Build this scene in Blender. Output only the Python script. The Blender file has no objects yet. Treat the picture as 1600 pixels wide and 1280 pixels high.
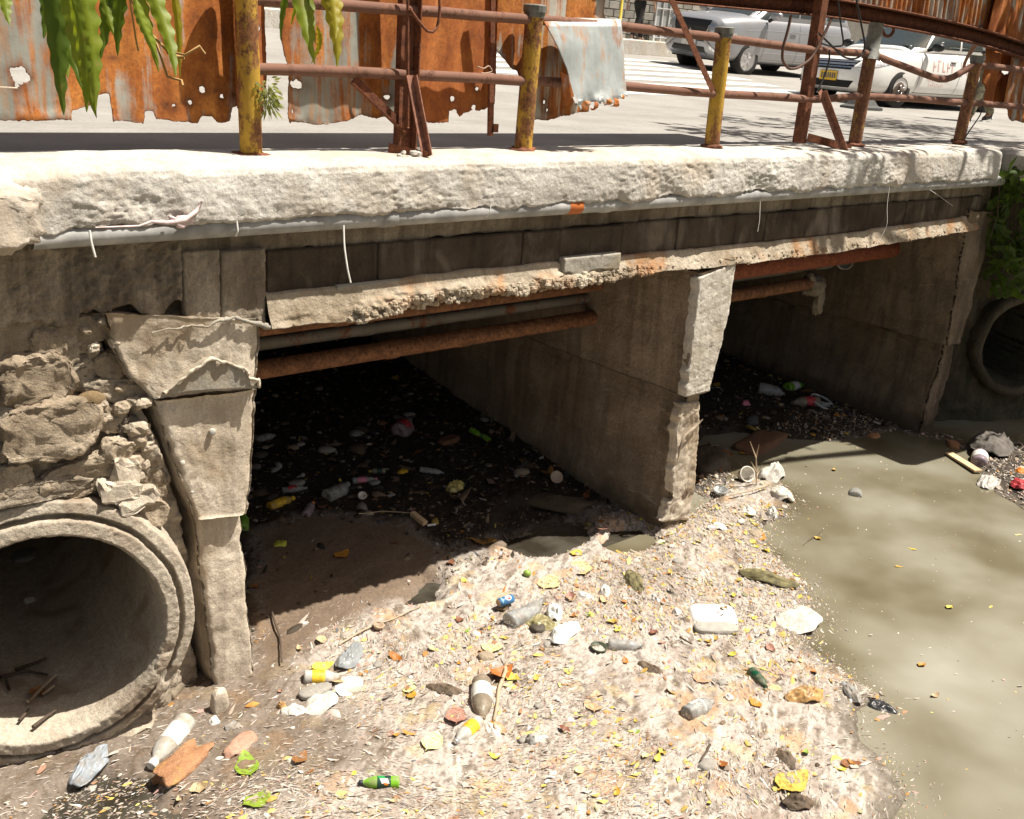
import bpy, math, random
import numpy as np
from mathutils import Vector, Matrix, Euler
from mathutils.bvhtree import BVHTree
random.seed(7)
RNG = np.random.default_rng(7)
SC = bpy.context.scene
COL = SC.collection

# ------------------------------------------------------------------ camera
FPX, CX, CY = 1621.0, 800.0, 640.0          # focal length and centre in pixels of the 1600 x 1280 photograph
def _unit(v): return v / np.linalg.norm(v)
_X = _unit(np.array([1930.0, -428.0, FPX]))
_D = np.array([-350.0, 4560.0, FPX]); _D = _D - _X * (_X @ _D) / (_X @ _X); _D = _unit(_D)
_Z = -_D; _Y = np.cross(_Z, _X)
ROT = np.array([_X, _Y, _Z])                # world axes seen from the camera
CAM = np.array([-2.52551, -4.89905, 0.64094])
def ray(px, py): return ROT @ np.array([px - CX, py - CY, FPX])
def at(px, py, axis, val):
    r = ray(px, py); i = 'xyz'.index(axis); return CAM + r * ((val - CAM[i]) / r[i])
def P(px, py, y=0.0): return at(px, py, 'y', y)
def proj(p):
    v = (np.asarray(p, float) - CAM) @ ROT
    return v[..., 0] / v[..., 2] * FPX + CX, v[..., 1] / v[..., 2] * FPX + CY, v[..., 2]
cam_data = bpy.data.cameras.new('camera')
cam_data.sensor_width = 36.0; cam_data.lens = 36.0 * FPX / 1600.0
cam_data.clip_start = 0.05; cam_data.clip_end = 400.0
cam = bpy.data.objects.new('camera', cam_data); COL.objects.link(cam)
_m = np.eye(4); _m[:3, 0] = ROT @ [1, 0, 0]; _m[:3, 1] = ROT @ [0, -1, 0]; _m[:3, 2] = ROT @ [0, 0, -1]; _m[:3, 3] = CAM
cam.matrix_world = Matrix(_m.tolist())
SC.camera = cam

# ------------------------------------------------------------------ light
SUN = _unit(np.array([0.38, -0.275, 1.0]))   # towards the sun
world = bpy.data.worlds.new('World'); SC.world = world; world.use_nodes = True
wn = world.node_tree.nodes; wl = world.node_tree.links
sky = wn.new('ShaderNodeTexSky'); sky.sky_type = 'NISHITA'; sky.sun_disc = False
sky.sun_elevation = math.asin(SUN[2]); sky.sun_rotation = math.atan2(SUN[0], SUN[1])
sky.air_density = 1.0; sky.dust_density = 3.0; sky.ozone_density = 1.0
warm = wn.new('ShaderNodeMix'); warm.data_type = 'RGBA'; warm.blend_type = 'MULTIPLY'; warm.inputs[0].default_value = 1.0; warm.inputs[7].default_value = (1.0, 0.86, 0.70, 1)   # the camera's warm white balance
wl.new(sky.outputs['Color'], warm.inputs[6]); wl.new(warm.outputs[2], wn['Background'].inputs['Color'])
wn['Background'].inputs['Strength'].default_value = 0.062
sd = bpy.data.lights.new('sun', 'SUN'); sd.energy = 5.0; sd.angle = math.radians(0.53); sd.color = (1.0, 0.94, 0.84)
sun = bpy.data.objects.new('sun', sd); COL.objects.link(sun)
sun.rotation_euler = Vector(SUN.tolist()).to_track_quat('Z', 'Y').to_euler(); sun.location = (0, -3, 12)
SC.view_settings.view_transform = 'Standard'; SC.view_settings.look = 'None'
SC.view_settings.gamma = 1.0; SC.view_settings.use_curve_mapping = False
SC.view_settings.exposure = 0.76
SC.cycles.max_bounces = 8; SC.cycles.diffuse_bounces = 4; SC.cycles.glossy_bounces = 3; SC.cycles.transmission_bounces = 6
SC.cycles.transparent_max_bounces = 8

# ------------------------------------------------------------------ noise
def _hash(ix, iy, iz, s):
    h = (ix.astype(np.uint32) * np.uint32(374761393)) ^ (iy.astype(np.uint32) * np.uint32(668265263)) ^ (iz.astype(np.uint32) * np.uint32(2246822519)) ^ np.uint32((s * 3266489917 + 97) & 0xffffffff)
    h = (h ^ (h >> np.uint32(13))) * np.uint32(1274126177)
    h = (h ^ (h >> np.uint32(16))) * np.uint32(2654435761)
    return ((h ^ (h >> np.uint32(15))) & np.uint32(0xffffff)).astype(np.float64) / 16777215.0
def vnoise(p, s=0):
    f = np.floor(p); u = p - f; u = u * u * u * (u * (u * 6 - 15) + 10); i = f.astype(np.int64)
    ix, iy, iz = i[..., 0], i[..., 1], i[..., 2]; ux, uy, uz = u[..., 0], u[..., 1], u[..., 2]
    r = 0
    for a in (0, 1):
        wx = ux if a else 1 - ux
        for b in (0, 1):
            wy = uy if b else 1 - uy
            for c in (0, 1):
                r = r + wx * wy * (uz if c else 1 - uz) * _hash(ix + a, iy + b, iz + c, s)
    return r * 2 - 1
def fbm(p, f=1.0, o=4, s=0, g=0.5, ridge=False):
    p = np.asarray(p, float) * f; t = 0; a = 1.0; n = 0
    for k in range(o):
        v = vnoise(p, s + k * 17)
        t = t + a * ((1 - 2 * np.abs(v)) if ridge else v); n += a; a *= g; p = p * 2.03 + 11.7
    return t / n
def rough(v, amp, f, o=3, s=0):
    v = np.asarray(v, float); return v + amp * np.stack([fbm(v, f, o, s + 100 * k) for k in range(3)], -1)
def terr(n, k, sharp=0.22):
    q = np.asarray(n) * k; f = np.floor(q); return (f + sstep(0.5 - sharp, 0.5 + sharp, q - f)) / k
def sstep(a, b, x):
    t = np.clip((np.asarray(x, float) - a) / (b - a), 0, 1); return t * t * (3 - 2 * t)

# ------------------------------------------------------------------ geometry: (vertices, faces)
def join(*gs):
    V = []; F = []; n = 0
    for v, f in gs:
        v = np.asarray(v, float).reshape(-1, 3); V.append(v); F += [tuple(int(i) + n for i in q) for q in f]; n += len(v)
    return np.concatenate(V), F
def xf(g, loc=(0, 0, 0), rot=None, scale=None):
    v = np.asarray(g[0], float)
    if scale is not None: v = v * np.asarray(scale, float)
    if rot is not None: v = v @ np.array(Euler(rot).to_matrix()).T
    return v + np.asarray(loc, float), g[1]
def grid_faces(nu, nv, closed_u=False, closed_v=False, off=0):
    iu = np.arange(nu if closed_u else nu - 1); iv = np.arange(nv if closed_v else nv - 1)
    a, b = np.meshgrid(iu, iv, indexing='ij'); a2 = (a + 1) % nu; b2 = (b + 1) % nv
    return np.stack([a * nv + b, a2 * nv + b, a2 * nv + b2, a * nv + b2], -1).reshape(-1, 4) + off
def grid(Pt, closed_u=False, closed_v=False, flip=False):
    f = grid_faces(Pt.shape[0], Pt.shape[1], closed_u, closed_v)
    if flip: f = f[:, ::-1]
    return Pt.reshape(-1, 3), f
def gnormal(Pt):
    du = np.gradient(Pt, axis=0); dv = np.gradient(Pt, axis=1); n = np.cross(du, dv)
    return n / (np.linalg.norm(n, axis=-1, keepdims=True) + 1e-12)
def box(c, s, rot=None, bev=0.0):
    x, y, z = np.asarray(s, float) / 2
    if bev <= 0:
        v = np.array([[-x, -y, -z], [x, -y, -z], [x, y, -z], [-x, y, -z], [-x, -y, z], [x, -y, z], [x, y, z], [-x, y, z]])
        f = [(0, 3, 2, 1), (4, 5, 6, 7), (0, 1, 5, 4), (1, 2, 6, 5), (2, 3, 7, 6), (3, 0, 4, 7)]
    else:
        b = min(bev, 0.49 * 2 * min(x, y, z)); v = []; idx = {}
        for i, sx in enumerate((-1, 1)):
            for j, sy in enumerate((-1, 1)):
                for k, sz in enumerate((-1, 1)):
                    for ax in range(3):
                        q = np.array([sx * x, sy * y, sz * z], float); sg = (sx, sy, sz)
                        for o in range(3):
                            if o != ax: q[o] -= sg[o] * b
                        idx[(i, j, k, ax)] = len(v); v.append(q)
        v = np.array(v); f = []
        for i in (0, 1):
            f.append([idx[(i, 0, 0, 0)], idx[(i, 1, 0, 0)], idx[(i, 1, 1, 0)], idx[(i, 0, 1, 0)]][::1 if i else -1])
            f.append([idx[(0, i, 0, 1)], idx[(1, i, 0, 1)], idx[(1, i, 1, 1)], idx[(0, i, 1, 1)]][::-1 if i else 1])
            f.append([idx[(0, 0, i, 2)], idx[(1, 0, i, 2)], idx[(1, 1, i, 2)], idx[(0, 1, i, 2)]][::1 if i else -1])
            for j in (0, 1):
                f.append([idx[(i, j, 0, 0)], idx[(i, j, 1, 0)], idx[(i, j, 1, 1)], idx[(i, j, 0, 1)]][::-1 if i == j else 1])
                f.append([idx[(i, 0, j, 0)], idx[(i, 1, j, 0)], idx[(i, 1, j, 2)], idx[(i, 0, j, 2)]][::1 if i == j else -1])
                f.append([idx[(0, i, j, 1)], idx[(1, i, j, 1)], idx[(1, i, j, 2)], idx[(0, i, j, 2)]][::-1 if i == j else 1])
                for k in (0, 1):
                    f.append([idx[(i, j, k, 0)], idx[(i, j, k, 1)], idx[(i, j, k, 2)]][::1 if (i + j + k) % 2 else -1])
    return xf((v, f), c, rot)
def beam(a, b, w, h, up=(0, 0, 1)):
    a = np.asarray(a, float); b = np.asarray(b, float); d = _unit(b - a); u = np.asarray(up, float)
    s = np.cross(d, u); s = _unit(s) if np.linalg.norm(s) > 1e-6 else np.array([1.0, 0, 0]); u = np.cross(s, d)
    v = [p + s * i * w / 2 + u * j * h / 2 for p in (a, b) for i, j in ((-1, -1), (1, -1), (1, 1), (-1, 1))]
    return np.array(v), [(0, 1, 2, 3), (7, 6, 5, 4), (0, 4, 5, 1), (1, 5, 6, 2), (2, 6, 7, 3), (3, 7, 4, 0)]
def tube(path, r, n=8, caps=True, closed=False):
    p = np.asarray(path, float); m = len(p); r = np.broadcast_to(np.asarray(r, float), (m,))
    if closed: t = np.roll(p, -1, 0) - np.roll(p, 1, 0)
    else: t = np.gradient(p, axis=0)
    t = t / (np.linalg.norm(t, axis=1, keepdims=True) + 1e-12)
    ref = np.array([0, 0, 1.0]) if abs(t[0][2]) < 0.9 else np.array([1.0, 0, 0])
    u = _unit(np.cross(t[0], ref)); R = []
    for i in range(m):
        u = u - t[i] * (u @ t[i]); u = _unit(u); w = np.cross(t[i], u)
        a = np.arange(n) * 2 * math.pi / n
        R.append(p[i] + r[i] * (np.cos(a)[:, None] * u + np.sin(a)[:, None] * w))
    V = np.array(R); F = [tuple(q) for q in grid_faces(m, n, closed, True)]
    if caps and not closed: F += [tuple(range(n))[::-1], tuple((m - 1) * n + k for k in range(n))]
    return V.reshape(-1, 3), F
def lathe(prof, n=16, axis='z', caps=True):
    pr = np.asarray(prof, float); a = np.arange(n) * 2 * math.pi / n
    V = np.stack([pr[:, 0:1] * np.cos(a), pr[:, 0:1] * np.sin(a), np.repeat(pr[:, 1:2], n, 1)], -1)
    F = [tuple(q) for q in grid_faces(len(pr), n, False, True)[:, ::-1]]; V = V.reshape(-1, 3)
    if caps:
        if pr[0, 0] > 1e-5: F.append(tuple(range(n))[::1])
        if pr[-1, 0] > 1e-5: F.append(tuple((len(pr) - 1) * n + k for k in range(n))[::-1])
    if axis == 'x': V = V[:, [2, 0, 1]]
    if axis == 'y': V = V[:, [1, 2, 0]]
    return V, F
def ball(c, r, nu=12, nv=8, pw=1.0):
    th = np.linspace(0, math.pi, nv + 1); ph = np.arange(nu) * 2 * math.pi / nu
    se = lambda q: np.sign(q) * np.abs(q) ** pw
    V = np.stack([se(np.sin(th))[:, None] * se(np.cos(ph)), se(np.sin(th))[:, None] * se(np.sin(ph)), np.repeat(se(np.cos(th))[:, None], nu, 1)], -1)
    return V.reshape(-1, 3) * np.asarray(r, float) + np.asarray(c, float), [tuple(q) for q in grid_faces(nv + 1, nu, False, True)]
def rock(r, s=0, sub=12, amp=0.25, pw=0.75):
    v, f = ball((0, 0, 0), (1, 1, 1), sub * 2, sub, pw)
    q = v / (np.linalg.norm(v, axis=1, keepdims=True) + 1e-9)
    v = v * (1 + amp * fbm(q, 1.3, 3, s)[:, None] + 0.35 * amp * fbm(q, 4.5, 3, s + 5, ridge=True)[:, None])
    return v * np.asarray(r, float), f
def rgrid(n):
    return np.linspace(0, 1, n)

# ------------------------------------------------------------------ objects
def mesh_np(name, g, smooth=True):
    V = np.ascontiguousarray(np.asarray(g[0], np.float32)); F = g[1]; me = bpy.data.meshes.new(name)
    if isinstance(F, np.ndarray):
        k = F.shape[1]; n = len(F)
        me.vertices.add(len(V)); me.vertices.foreach_set('co', V.ravel())
        me.loops.add(n * k); me.loops.foreach_set('vertex_index', np.ascontiguousarray(F, np.int32).ravel())
        me.polygons.add(n); me.polygons.foreach_set('loop_start', np.arange(0, n * k, k, dtype=np.int32))
        me.polygons.foreach_set('loop_total', np.full(n, k, np.int32)) if False else None
        me.update(calc_edges=True)
    else:
        me.from_pydata(V.tolist(), [], [tuple(int(i) for i in q) for q in F])
    if smooth: me.polygons.foreach_set('use_smooth', np.ones(len(me.polygons), bool))
    me.update(); return me
def origin_of(o):
    l = np.zeros(3)
    while o is not None: l = l + np.array(o.location); o = o.parent
    return l
def obj(name, g, m, parent=None, smooth=False, loc=None, local=False):
    """one mesh object; world coordinates unless local"""
    V = np.asarray(g[0], float).reshape(-1, 3)
    base = origin_of(parent) if parent is not None else np.zeros(3)
    if not local:
        if loc is None and parent is None: loc = np.array([V[:, 0].mean(), V[:, 1].mean(), V[:, 2].min()])
        if loc is None: loc = base
        V = V - np.asarray(loc, float)
        l = np.asarray(loc, float) - base
    else:
        l = np.asarray(loc if loc is not None else (0, 0, 0), float)
    o = bpy.data.objects.new(name, mesh_np(name, (V, g[1]), smooth)); COL.objects.link(o)
    o.location = l.tolist()
    if parent is not None: o.parent = parent
    for x in (m if isinstance(m, (list, tuple)) else [m]): o.data.materials.append(x)
    return o
def tag(o, label=None, cat=None, group=None, kind=None):
    if label: o['label'] = label
    if cat: o['category'] = cat
    if group: o['group'] = group
    if kind: o['kind'] = kind
    return o
def thing(name, label, cat, loc=(0, 0, 0), rot=(0, 0, 0), group=None):
    o = bpy.data.objects.new(name, None); COL.objects.link(o); o.location = [float(x) for x in loc]; o.rotation_euler = rot
    o.empty_display_size = 0.1
    return tag(o, label, cat, group)
def copy_tree(o, parent=None):
    c = o.copy(); COL.objects.link(c)
    if parent is not None: c.parent = parent
    for ch in list(o.children): copy_tree(ch, c)
    return c
def vcol(o, cols):
    a = o.data.attributes.new('Col', 'FLOAT_COLOR', 'POINT')
    c = np.ones((len(cols), 4), np.float32); c[:, :3] = cols; a.data.foreach_set('color', c.ravel())

# ------------------------------------------------------------------ materials
class NT:
    def __init__(s, name):
        s.m = bpy.data.materials.new(name); s.m.use_nodes = True; s.t = s.m.node_tree; s.b = s.t.nodes['Principled BSDF']
        s.tc = s.n('TexCoord').outputs['Object']
    def n(s, typ, **kw):
        x = s.t.nodes.new('ShaderNode' + typ)
        for k, v in kw.items(): setattr(x, k, v)
        return x
    def link(s, a, b): s.t.links.new(a, b)
    def map(s, sc, rot=(0, 0, 0), src=None):
        x = s.n('Mapping'); x.inputs['Scale'].default_value = sc; x.inputs['Rotation'].default_value = rot
        s.link(src or s.tc, x.inputs['Vector']); return x.outputs[0]
    def noise(s, scale, detail=6, rough=0.55, dist=0.0, vec=None):
        x = s.n('TexNoise'); x.inputs['Scale'].default_value = scale; x.inputs['Detail'].default_value = detail
        x.inputs['Roughness'].default_value = rough; x.inputs['Distortion'].default_value = dist
        s.link(vec or s.tc, x.inputs['Vector']); return x.outputs['Fac']
    def voro(s, scale, feat='F1', vec=None):
        x = s.n('TexVoronoi'); x.feature = feat; x.inputs['Scale'].default_value = scale
        s.link(vec or s.tc, x.inputs['Vector']); return x.outputs['Distance']
    def ramp(s, fac, stops):
        x = s.n('ValToRGB'); r = x.color_ramp
        while len(r.elements) > 1: r.elements.remove(r.elements[-1])
        for i, (p, c) in enumerate(stops):
            e = r.elements[0] if i == 0 else r.elements.new(p)
            e.position = p; c = (c, c, c) if not hasattr(c, '__len__') else c; e.color = (*c[:3], 1)
        s.link(fac, x.inputs[0]); return x.outputs[0]
    def mix(s, fac, a, b, typ='MIX'):
        x = s.n('Mix'); x.data_type = 'RGBA'; x.blend_type = typ; x.clamp_factor = True
        for v, i in ((fac, x.inputs[0]), (a, x.inputs[6]), (b, x.inputs[7])):
            if isinstance(v, (int, float)): i.default_value = v if i.type == 'VALUE' else (v, v, v, 1)
            elif isinstance(v, tuple): i.default_value = (*v[:3], 1)
            else: s.link(v, i)
        return x.outputs[2]
    def math(s, op, a, b=0.0):
        x = s.n('Math'); x.operation = op
        for v, i in ((a, x.inputs[0]), (b, x.inputs[1])):
            if isinstance(v, (int, float)): i.default_value = v
            else: s.link(v, i)
        return x.outputs[0]
    def bump(s, h, strength, dist=0.01, nrm=None):
        x = s.n('Bump'); x.inputs['Strength'].default_value = strength; x.inputs['Distance'].default_value = dist
        s.link(h, x.inputs['Height'])
        if nrm is not None: s.link(nrm, x.inputs['Normal'])
        return x.outputs[0]
    def out(s, col=None, rough=None, nrm=None, metal=None, spec=None):
        b = s.b
        for v, k in ((col, 'Base Color'), (rough, 'Roughness'), (metal, 'Metallic'), (spec, 'Specular IOR Level')):
            if v is None: continue
            if isinstance(v, (int, float)): b.inputs[k].default_value = v
            elif isinstance(v, tuple): b.inputs[k].default_value = (*v[:3], 1)
            else: s.link(v, b.inputs[k])
        if nrm is not None: s.link(nrm, b.inputs['Normal'])
        return s.m
def simple(name, col, rough=0.6, metal=0.0, var=0.12, scale=20, bump=0.0, spec=0.4):
    t = NT(name); n = t.noise(scale, 5)
    a = tuple(c * (1 - var) for c in col); b = tuple(min(1, c * (1 + var)) for c in col)
    nr = t.bump(t.noise(scale * 3, 6), bump, 0.01) if bump else None
    return t.out(t.ramp(n, [(0.35, a), (0.65, b)]), rough, nr, metal, spec)
def concrete(name, c1, c2, scale=2.5, bump=0.5, streak=None, sa=0.6, speck=0.5, pits=True, rough=0.92, stain=None, bs=1.0, tide=None):
    """c1 dark, c2 light; streak: colour of vertical runs; stain: colour of patches"""
    t = NT(name)
    c = t.ramp(t.noise(scale, 9, 0.62), [(0.3, c1), (0.7, c2)])
    c = t.mix(t.math('MULTIPLY', t.ramp(t.noise(scale * 14, 6, 0.7), [(0.35, 1.0), (0.6, 0.0)]), 0.5 * speck), c, tuple(x * 0.55 for x in c1))
    c = t.mix(t.math('MULTIPLY', t.ramp(t.noise(scale * 9, 4, 0.6), [(0.55, 0.0), (0.75, 1.0)]), 0.5 * speck), c, tuple(min(1, x * 1.25) for x in c2))
    c = t.mix(1.0, c, t.ramp(t.noise(scale * 38, 5, 0.75), [(0.3, 0.62), (0.5, 1.0), (0.72, 1.22)]), 'MULTIPLY')
    if stain: c = t.mix(t.math('MULTIPLY', t.ramp(t.noise(scale * 0.9, 6, 0.6, 0.6, t.map((1, 1, 0.6))), [(0.5, 0.0), (0.66, 1.0)]), 0.8), c, stain)
    if streak: c = t.mix(t.math('MULTIPLY', t.ramp(t.noise(9.0, 5, 0.6, 0.3, t.map((1, 1, 0.09))), [(0.46, 0.0), (0.68, 1.0)]), sa), c, streak)
    if tide is not None:
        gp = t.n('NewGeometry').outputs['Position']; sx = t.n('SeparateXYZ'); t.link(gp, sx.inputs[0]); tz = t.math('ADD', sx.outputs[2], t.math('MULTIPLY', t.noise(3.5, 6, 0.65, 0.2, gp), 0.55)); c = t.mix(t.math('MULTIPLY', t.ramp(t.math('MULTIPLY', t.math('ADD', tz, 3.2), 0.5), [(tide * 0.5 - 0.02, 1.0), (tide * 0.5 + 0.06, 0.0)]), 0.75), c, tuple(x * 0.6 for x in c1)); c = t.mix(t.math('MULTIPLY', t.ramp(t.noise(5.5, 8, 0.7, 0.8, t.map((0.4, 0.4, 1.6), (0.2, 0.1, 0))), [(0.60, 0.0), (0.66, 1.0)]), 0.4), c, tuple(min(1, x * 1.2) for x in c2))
    h = t.noise(26 * bs, 9, 0.68); n = t.bump(h, bump, 0.02)
    n = t.bump(t.noise(150 * bs, 4, 0.6), bump * 0.4, 0.003, n)
    if pits: n = t.bump(t.ramp(t.voro(34 * bs, vec=t.map((1, 1, 1))), [(0.0, 0.0), (0.16, 1.0)]), bump * 0.45, 0.006, n)
    return t.out(c, rough, n, spec=0.25)
def attr_mat(name, rough=0.85, bump=0.3, bs=60, var=0.25, spec=0.3, dist=0.006):
    t = NT(name); a = t.n('Attribute'); a.attribute_name = 'Col'
    c = t.mix(1.0, a.outputs['Color'], t.ramp(t.noise(bs * 0.8, 6, 0.65), [(0.3, 1 - var), (0.7, 1 + var * 0.6)]), 'MULTIPLY')
    n = t.bump(t.noise(bs, 8, 0.7), bump, dist) if bump else None
    return t.out(c, rough, n, spec=spec)
def rust_sheet(name, bias=0.5, sx=9.0, zinc=(0.40, 0.40, 0.36), r1=(0.36, 0.11, 0.02), r2=(0.62, 0.245, 0.05), r3=(0.12, 0.04, 0.016)):
    t = NT(name)
    st = t.noise(1.0, 5, 0.6, 0.4, t.map((sx, sx, 0.55)))
    bl = t.noise(2.2, 6, 0.62, 0.3)
    k = t.math('ADD', t.math('MULTIPLY', st, 0.65), t.math('MULTIPLY', bl, 0.35))
    k = t.ramp(k, [(bias - 0.035, 0.0), (bias + 0.035, 1.0)])
    rc = t.ramp(t.noise(7.0, 8, 0.68, 0.3, t.map((1, 1, 0.5))), [(0.28, r3), (0.45, r1), (0.68, r2)])
    rc = t.mix(t.math('MULTIPLY', t.ramp(t.noise(60, 5, 0.7), [(0.35, 1.0), (0.55, 0.0)]), 0.5), rc, r3)
    zc = t.ramp(t.noise(6, 7, 0.6, 0.2, t.map((1.4, 1.4, 0.5))), [(0.3, tuple(x * 0.75 for x in zinc)), (0.7, tuple(min(1, x * 1.15) for x in zinc))])
    zc = t.mix(t.math('MULTIPLY', t.ramp(t.noise(22, 4, 0.6, 0.2, t.map((1, 1, 0.12))), [(0.55, 0.0), (0.72, 1.0)]), 0.6), zc, tuple(x * 0.9 for x in r2))
    c = t.mix(k, zc, rc)
    ra = t.n('Attribute'); ra.attribute_name = 'rim'
    c = t.mix(t.math('MULTIPLY', ra.outputs['Fac'], t.ramp(bl, [(0.3, 0.5), (0.6, 1.0)])), c, r3)
    n = t.bump(t.noise(70, 6, 0.7), 0.25, 0.004); n = t.bump(t.noise(5, 4, 0.5), 0.25, 0.03, n)
    return t.out(c, t.ramp(k, [(0.0, 0.5), (1.0, 0.88)]), n, t.ramp(k, [(0.0, 0.25), (1.0, 0.0)]), 0.35)
def rust_metal(name, paint=None, amount=0.5, r1=(0.13, 0.045, 0.022), r2=(0.33, 0.14, 0.07), dark=(0.035, 0.018, 0.012)):
    t = NT(name)
    rc = t.ramp(t.noise(14, 8, 0.66), [(0.3, r1), (0.7, r2)])
    rc = t.mix(t.math('MULTIPLY', t.ramp(t.noise(40, 6, 0.7), [(0.4, 1.0), (0.55, 0.0)]), 0.55), rc, dark)
    c = rc
    if paint:
        pc = t.ramp(t.noise(5, 6, 0.6), [(0.3, tuple(x * 0.72 for x in paint)), (0.7, paint)])
        f = t.math('ADD', t.math('MULTIPLY', t.noise(9, 8, 0.7, 0.2, t.map((1, 1, 0.45))), 0.75), t.math('MULTIPLY', t.noise(55, 5, 0.7), 0.25))
        c = t.mix(t.ramp(f, [(amount - 0.04, 1.0), (amount + 0.03, 0.0)]), pc, rc)
    n = t.bump(t.noise(90, 6, 0.7), 0.35, 0.003); n = t.bump(t.noise(18, 6, 0.65), 0.35, 0.008, n)
    return t.out(c, 0.8, n, spec=0.3)
def plastic(name, col, alpha=1.0, rough=0.18, trans=0.0, mud=0.45):
    t = NT(name); oi = t.n('ObjectInfo'); mv_ = t.n('VectorMath'); mv_.operation = 'ADD'; t.link(t.tc, mv_.inputs[0]); t.link(oi.outputs['Location'], mv_.inputs[1]); mk = t.math('MULTIPLY', t.ramp(t.noise(16, 6, 0.65, 0.3, mv_.outputs[0]), [(0.44, 0.0), (0.62, 1.0)]), mud); t.b.inputs['Transmission Weight'].default_value = trans; t.b.inputs['IOR'].default_value = 1.35
    d = tuple(x * 0.8 for x in col)
    return t.out(t.mix(mk, t.ramp(t.noise(25, 6), [(0.4, d), (0.6, col)]), (0.30, 0.24, 0.175)), t.math('ADD', t.math('MULTIPLY', mk, 0.8), rough), t.bump(t.noise(30, 4), 0.25, 0.01), spec=0.5)
# ------------------------------------------------------------------ shared materials
M_SLAB = concrete('weathered_slab_concrete', (0.46, 0.43, 0.38), (0.72, 0.69, 0.63), 1.6, 0.6, speck=0.6, stain=(0.47, 0.385, 0.295), streak=(0.36, 0.32, 0.265), sa=0.4)
M_FACE = concrete('stained_face_concrete', (0.23, 0.185, 0.135), (0.45, 0.375, 0.285), 2.6, 0.8, streak=(0.07, 0.052, 0.035), sa=0.75, stain=(0.12, 0.09, 0.06))
M_FACE2 = concrete('paler_face_concrete', (0.28, 0.23, 0.17), (0.50, 0.425, 0.33), 2.6, 0.7, streak=(0.11, 0.085, 0.06), sa=0.6, stain=(0.16, 0.12, 0.085))
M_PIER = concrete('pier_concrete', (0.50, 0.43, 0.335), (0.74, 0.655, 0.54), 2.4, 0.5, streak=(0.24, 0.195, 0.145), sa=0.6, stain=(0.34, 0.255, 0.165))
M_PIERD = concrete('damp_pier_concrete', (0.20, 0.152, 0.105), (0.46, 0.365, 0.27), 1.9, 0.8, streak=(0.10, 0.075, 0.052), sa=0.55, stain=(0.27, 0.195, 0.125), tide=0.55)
M_WING = concrete('mossy_shaded_concrete', (0.055, 0.045, 0.03), (0.16, 0.13, 0.09), 1.9, 0.9, streak=(0.035, 0.032, 0.02), sa=0.6, stain=(0.06, 0.065, 0.03))  # base colour darkened to carry the shade on the far wall
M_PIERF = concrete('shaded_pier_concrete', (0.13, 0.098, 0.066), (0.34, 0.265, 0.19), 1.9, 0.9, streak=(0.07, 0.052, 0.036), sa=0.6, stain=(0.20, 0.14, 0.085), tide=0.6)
M_PANEL = concrete('dark_bitumen_panel', (0.050, 0.037, 0.026), (0.125, 0.093, 0.065), 3.0, 0.35, speck=0.25, stain=(0.24, 0.195, 0.15), streak=(0.034, 0.025, 0.018), sa=0.6)
M_FLANGE = concrete('spalled_flange_concrete', (0.30, 0.235, 0.16), (0.62, 0.55, 0.44), 3.2, 0.8, stain=(0.42, 0.20, 0.075), streak=(0.20, 0.15, 0.095), sa=0.6)
M_PATCH = concrete('grey_mortar', (0.27, 0.25, 0.21), (0.42, 0.39, 0.33), 3.5, 0.4, stain=(0.33, 0.26, 0.17))
M_MORTAR = concrete('crumbling_mortar', (0.28, 0.23, 0.17), (0.55, 0.475, 0.375), 4.0, 0.9, stain=(0.19, 0.145, 0.10), bs=1.3)
M_STONE = concrete('rubble_stone', (0.30, 0.235, 0.165), (0.52, 0.43, 0.32), 3.2, 0.9, stain=(0.20, 0.15, 0.10), bs=1.2)
M_DARKSTONE = concrete('dark_brick', (0.12, 0.10, 0.08), (0.22, 0.185, 0.15), 4.0, 0.6)
M_DRAIN = concrete('drain_pipe_concrete', (0.40, 0.345, 0.27), (0.60, 0.53, 0.43), 3.0, 0.75, stain=(0.26, 0.19, 0.13), speck=0.9, bs=1.4)
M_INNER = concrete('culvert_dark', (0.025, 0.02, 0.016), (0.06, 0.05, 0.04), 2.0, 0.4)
M_PVC = simple('grey_pvc', (0.36, 0.355, 0.34), 0.55, var=0.25, scale=9, bump=0.08)
M_WHITE = simple('white_plastic', (0.78, 0.77, 0.73), 0.45)
M_RUSTPIPE = rust_metal('rusty_pipe', None, 0.5, (0.12, 0.05, 0.024), (0.34, 0.16, 0.075))
M_REDPIPE = rust_metal('red_rust_pipe', None, 0.5, (0.20, 0.05, 0.028), (0.36, 0.11, 0.05))
M_GREYPIPE = rust_metal('grey_rusty_pipe', (0.24, 0.21, 0.17), 0.44)

# ------------------------------------------------------------------ bridge
bridge = thing('bridge', 'low concrete culvert bridge with white crumbling deck edge and three piers', 'bridge', (0, 0, -3.1))

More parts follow.
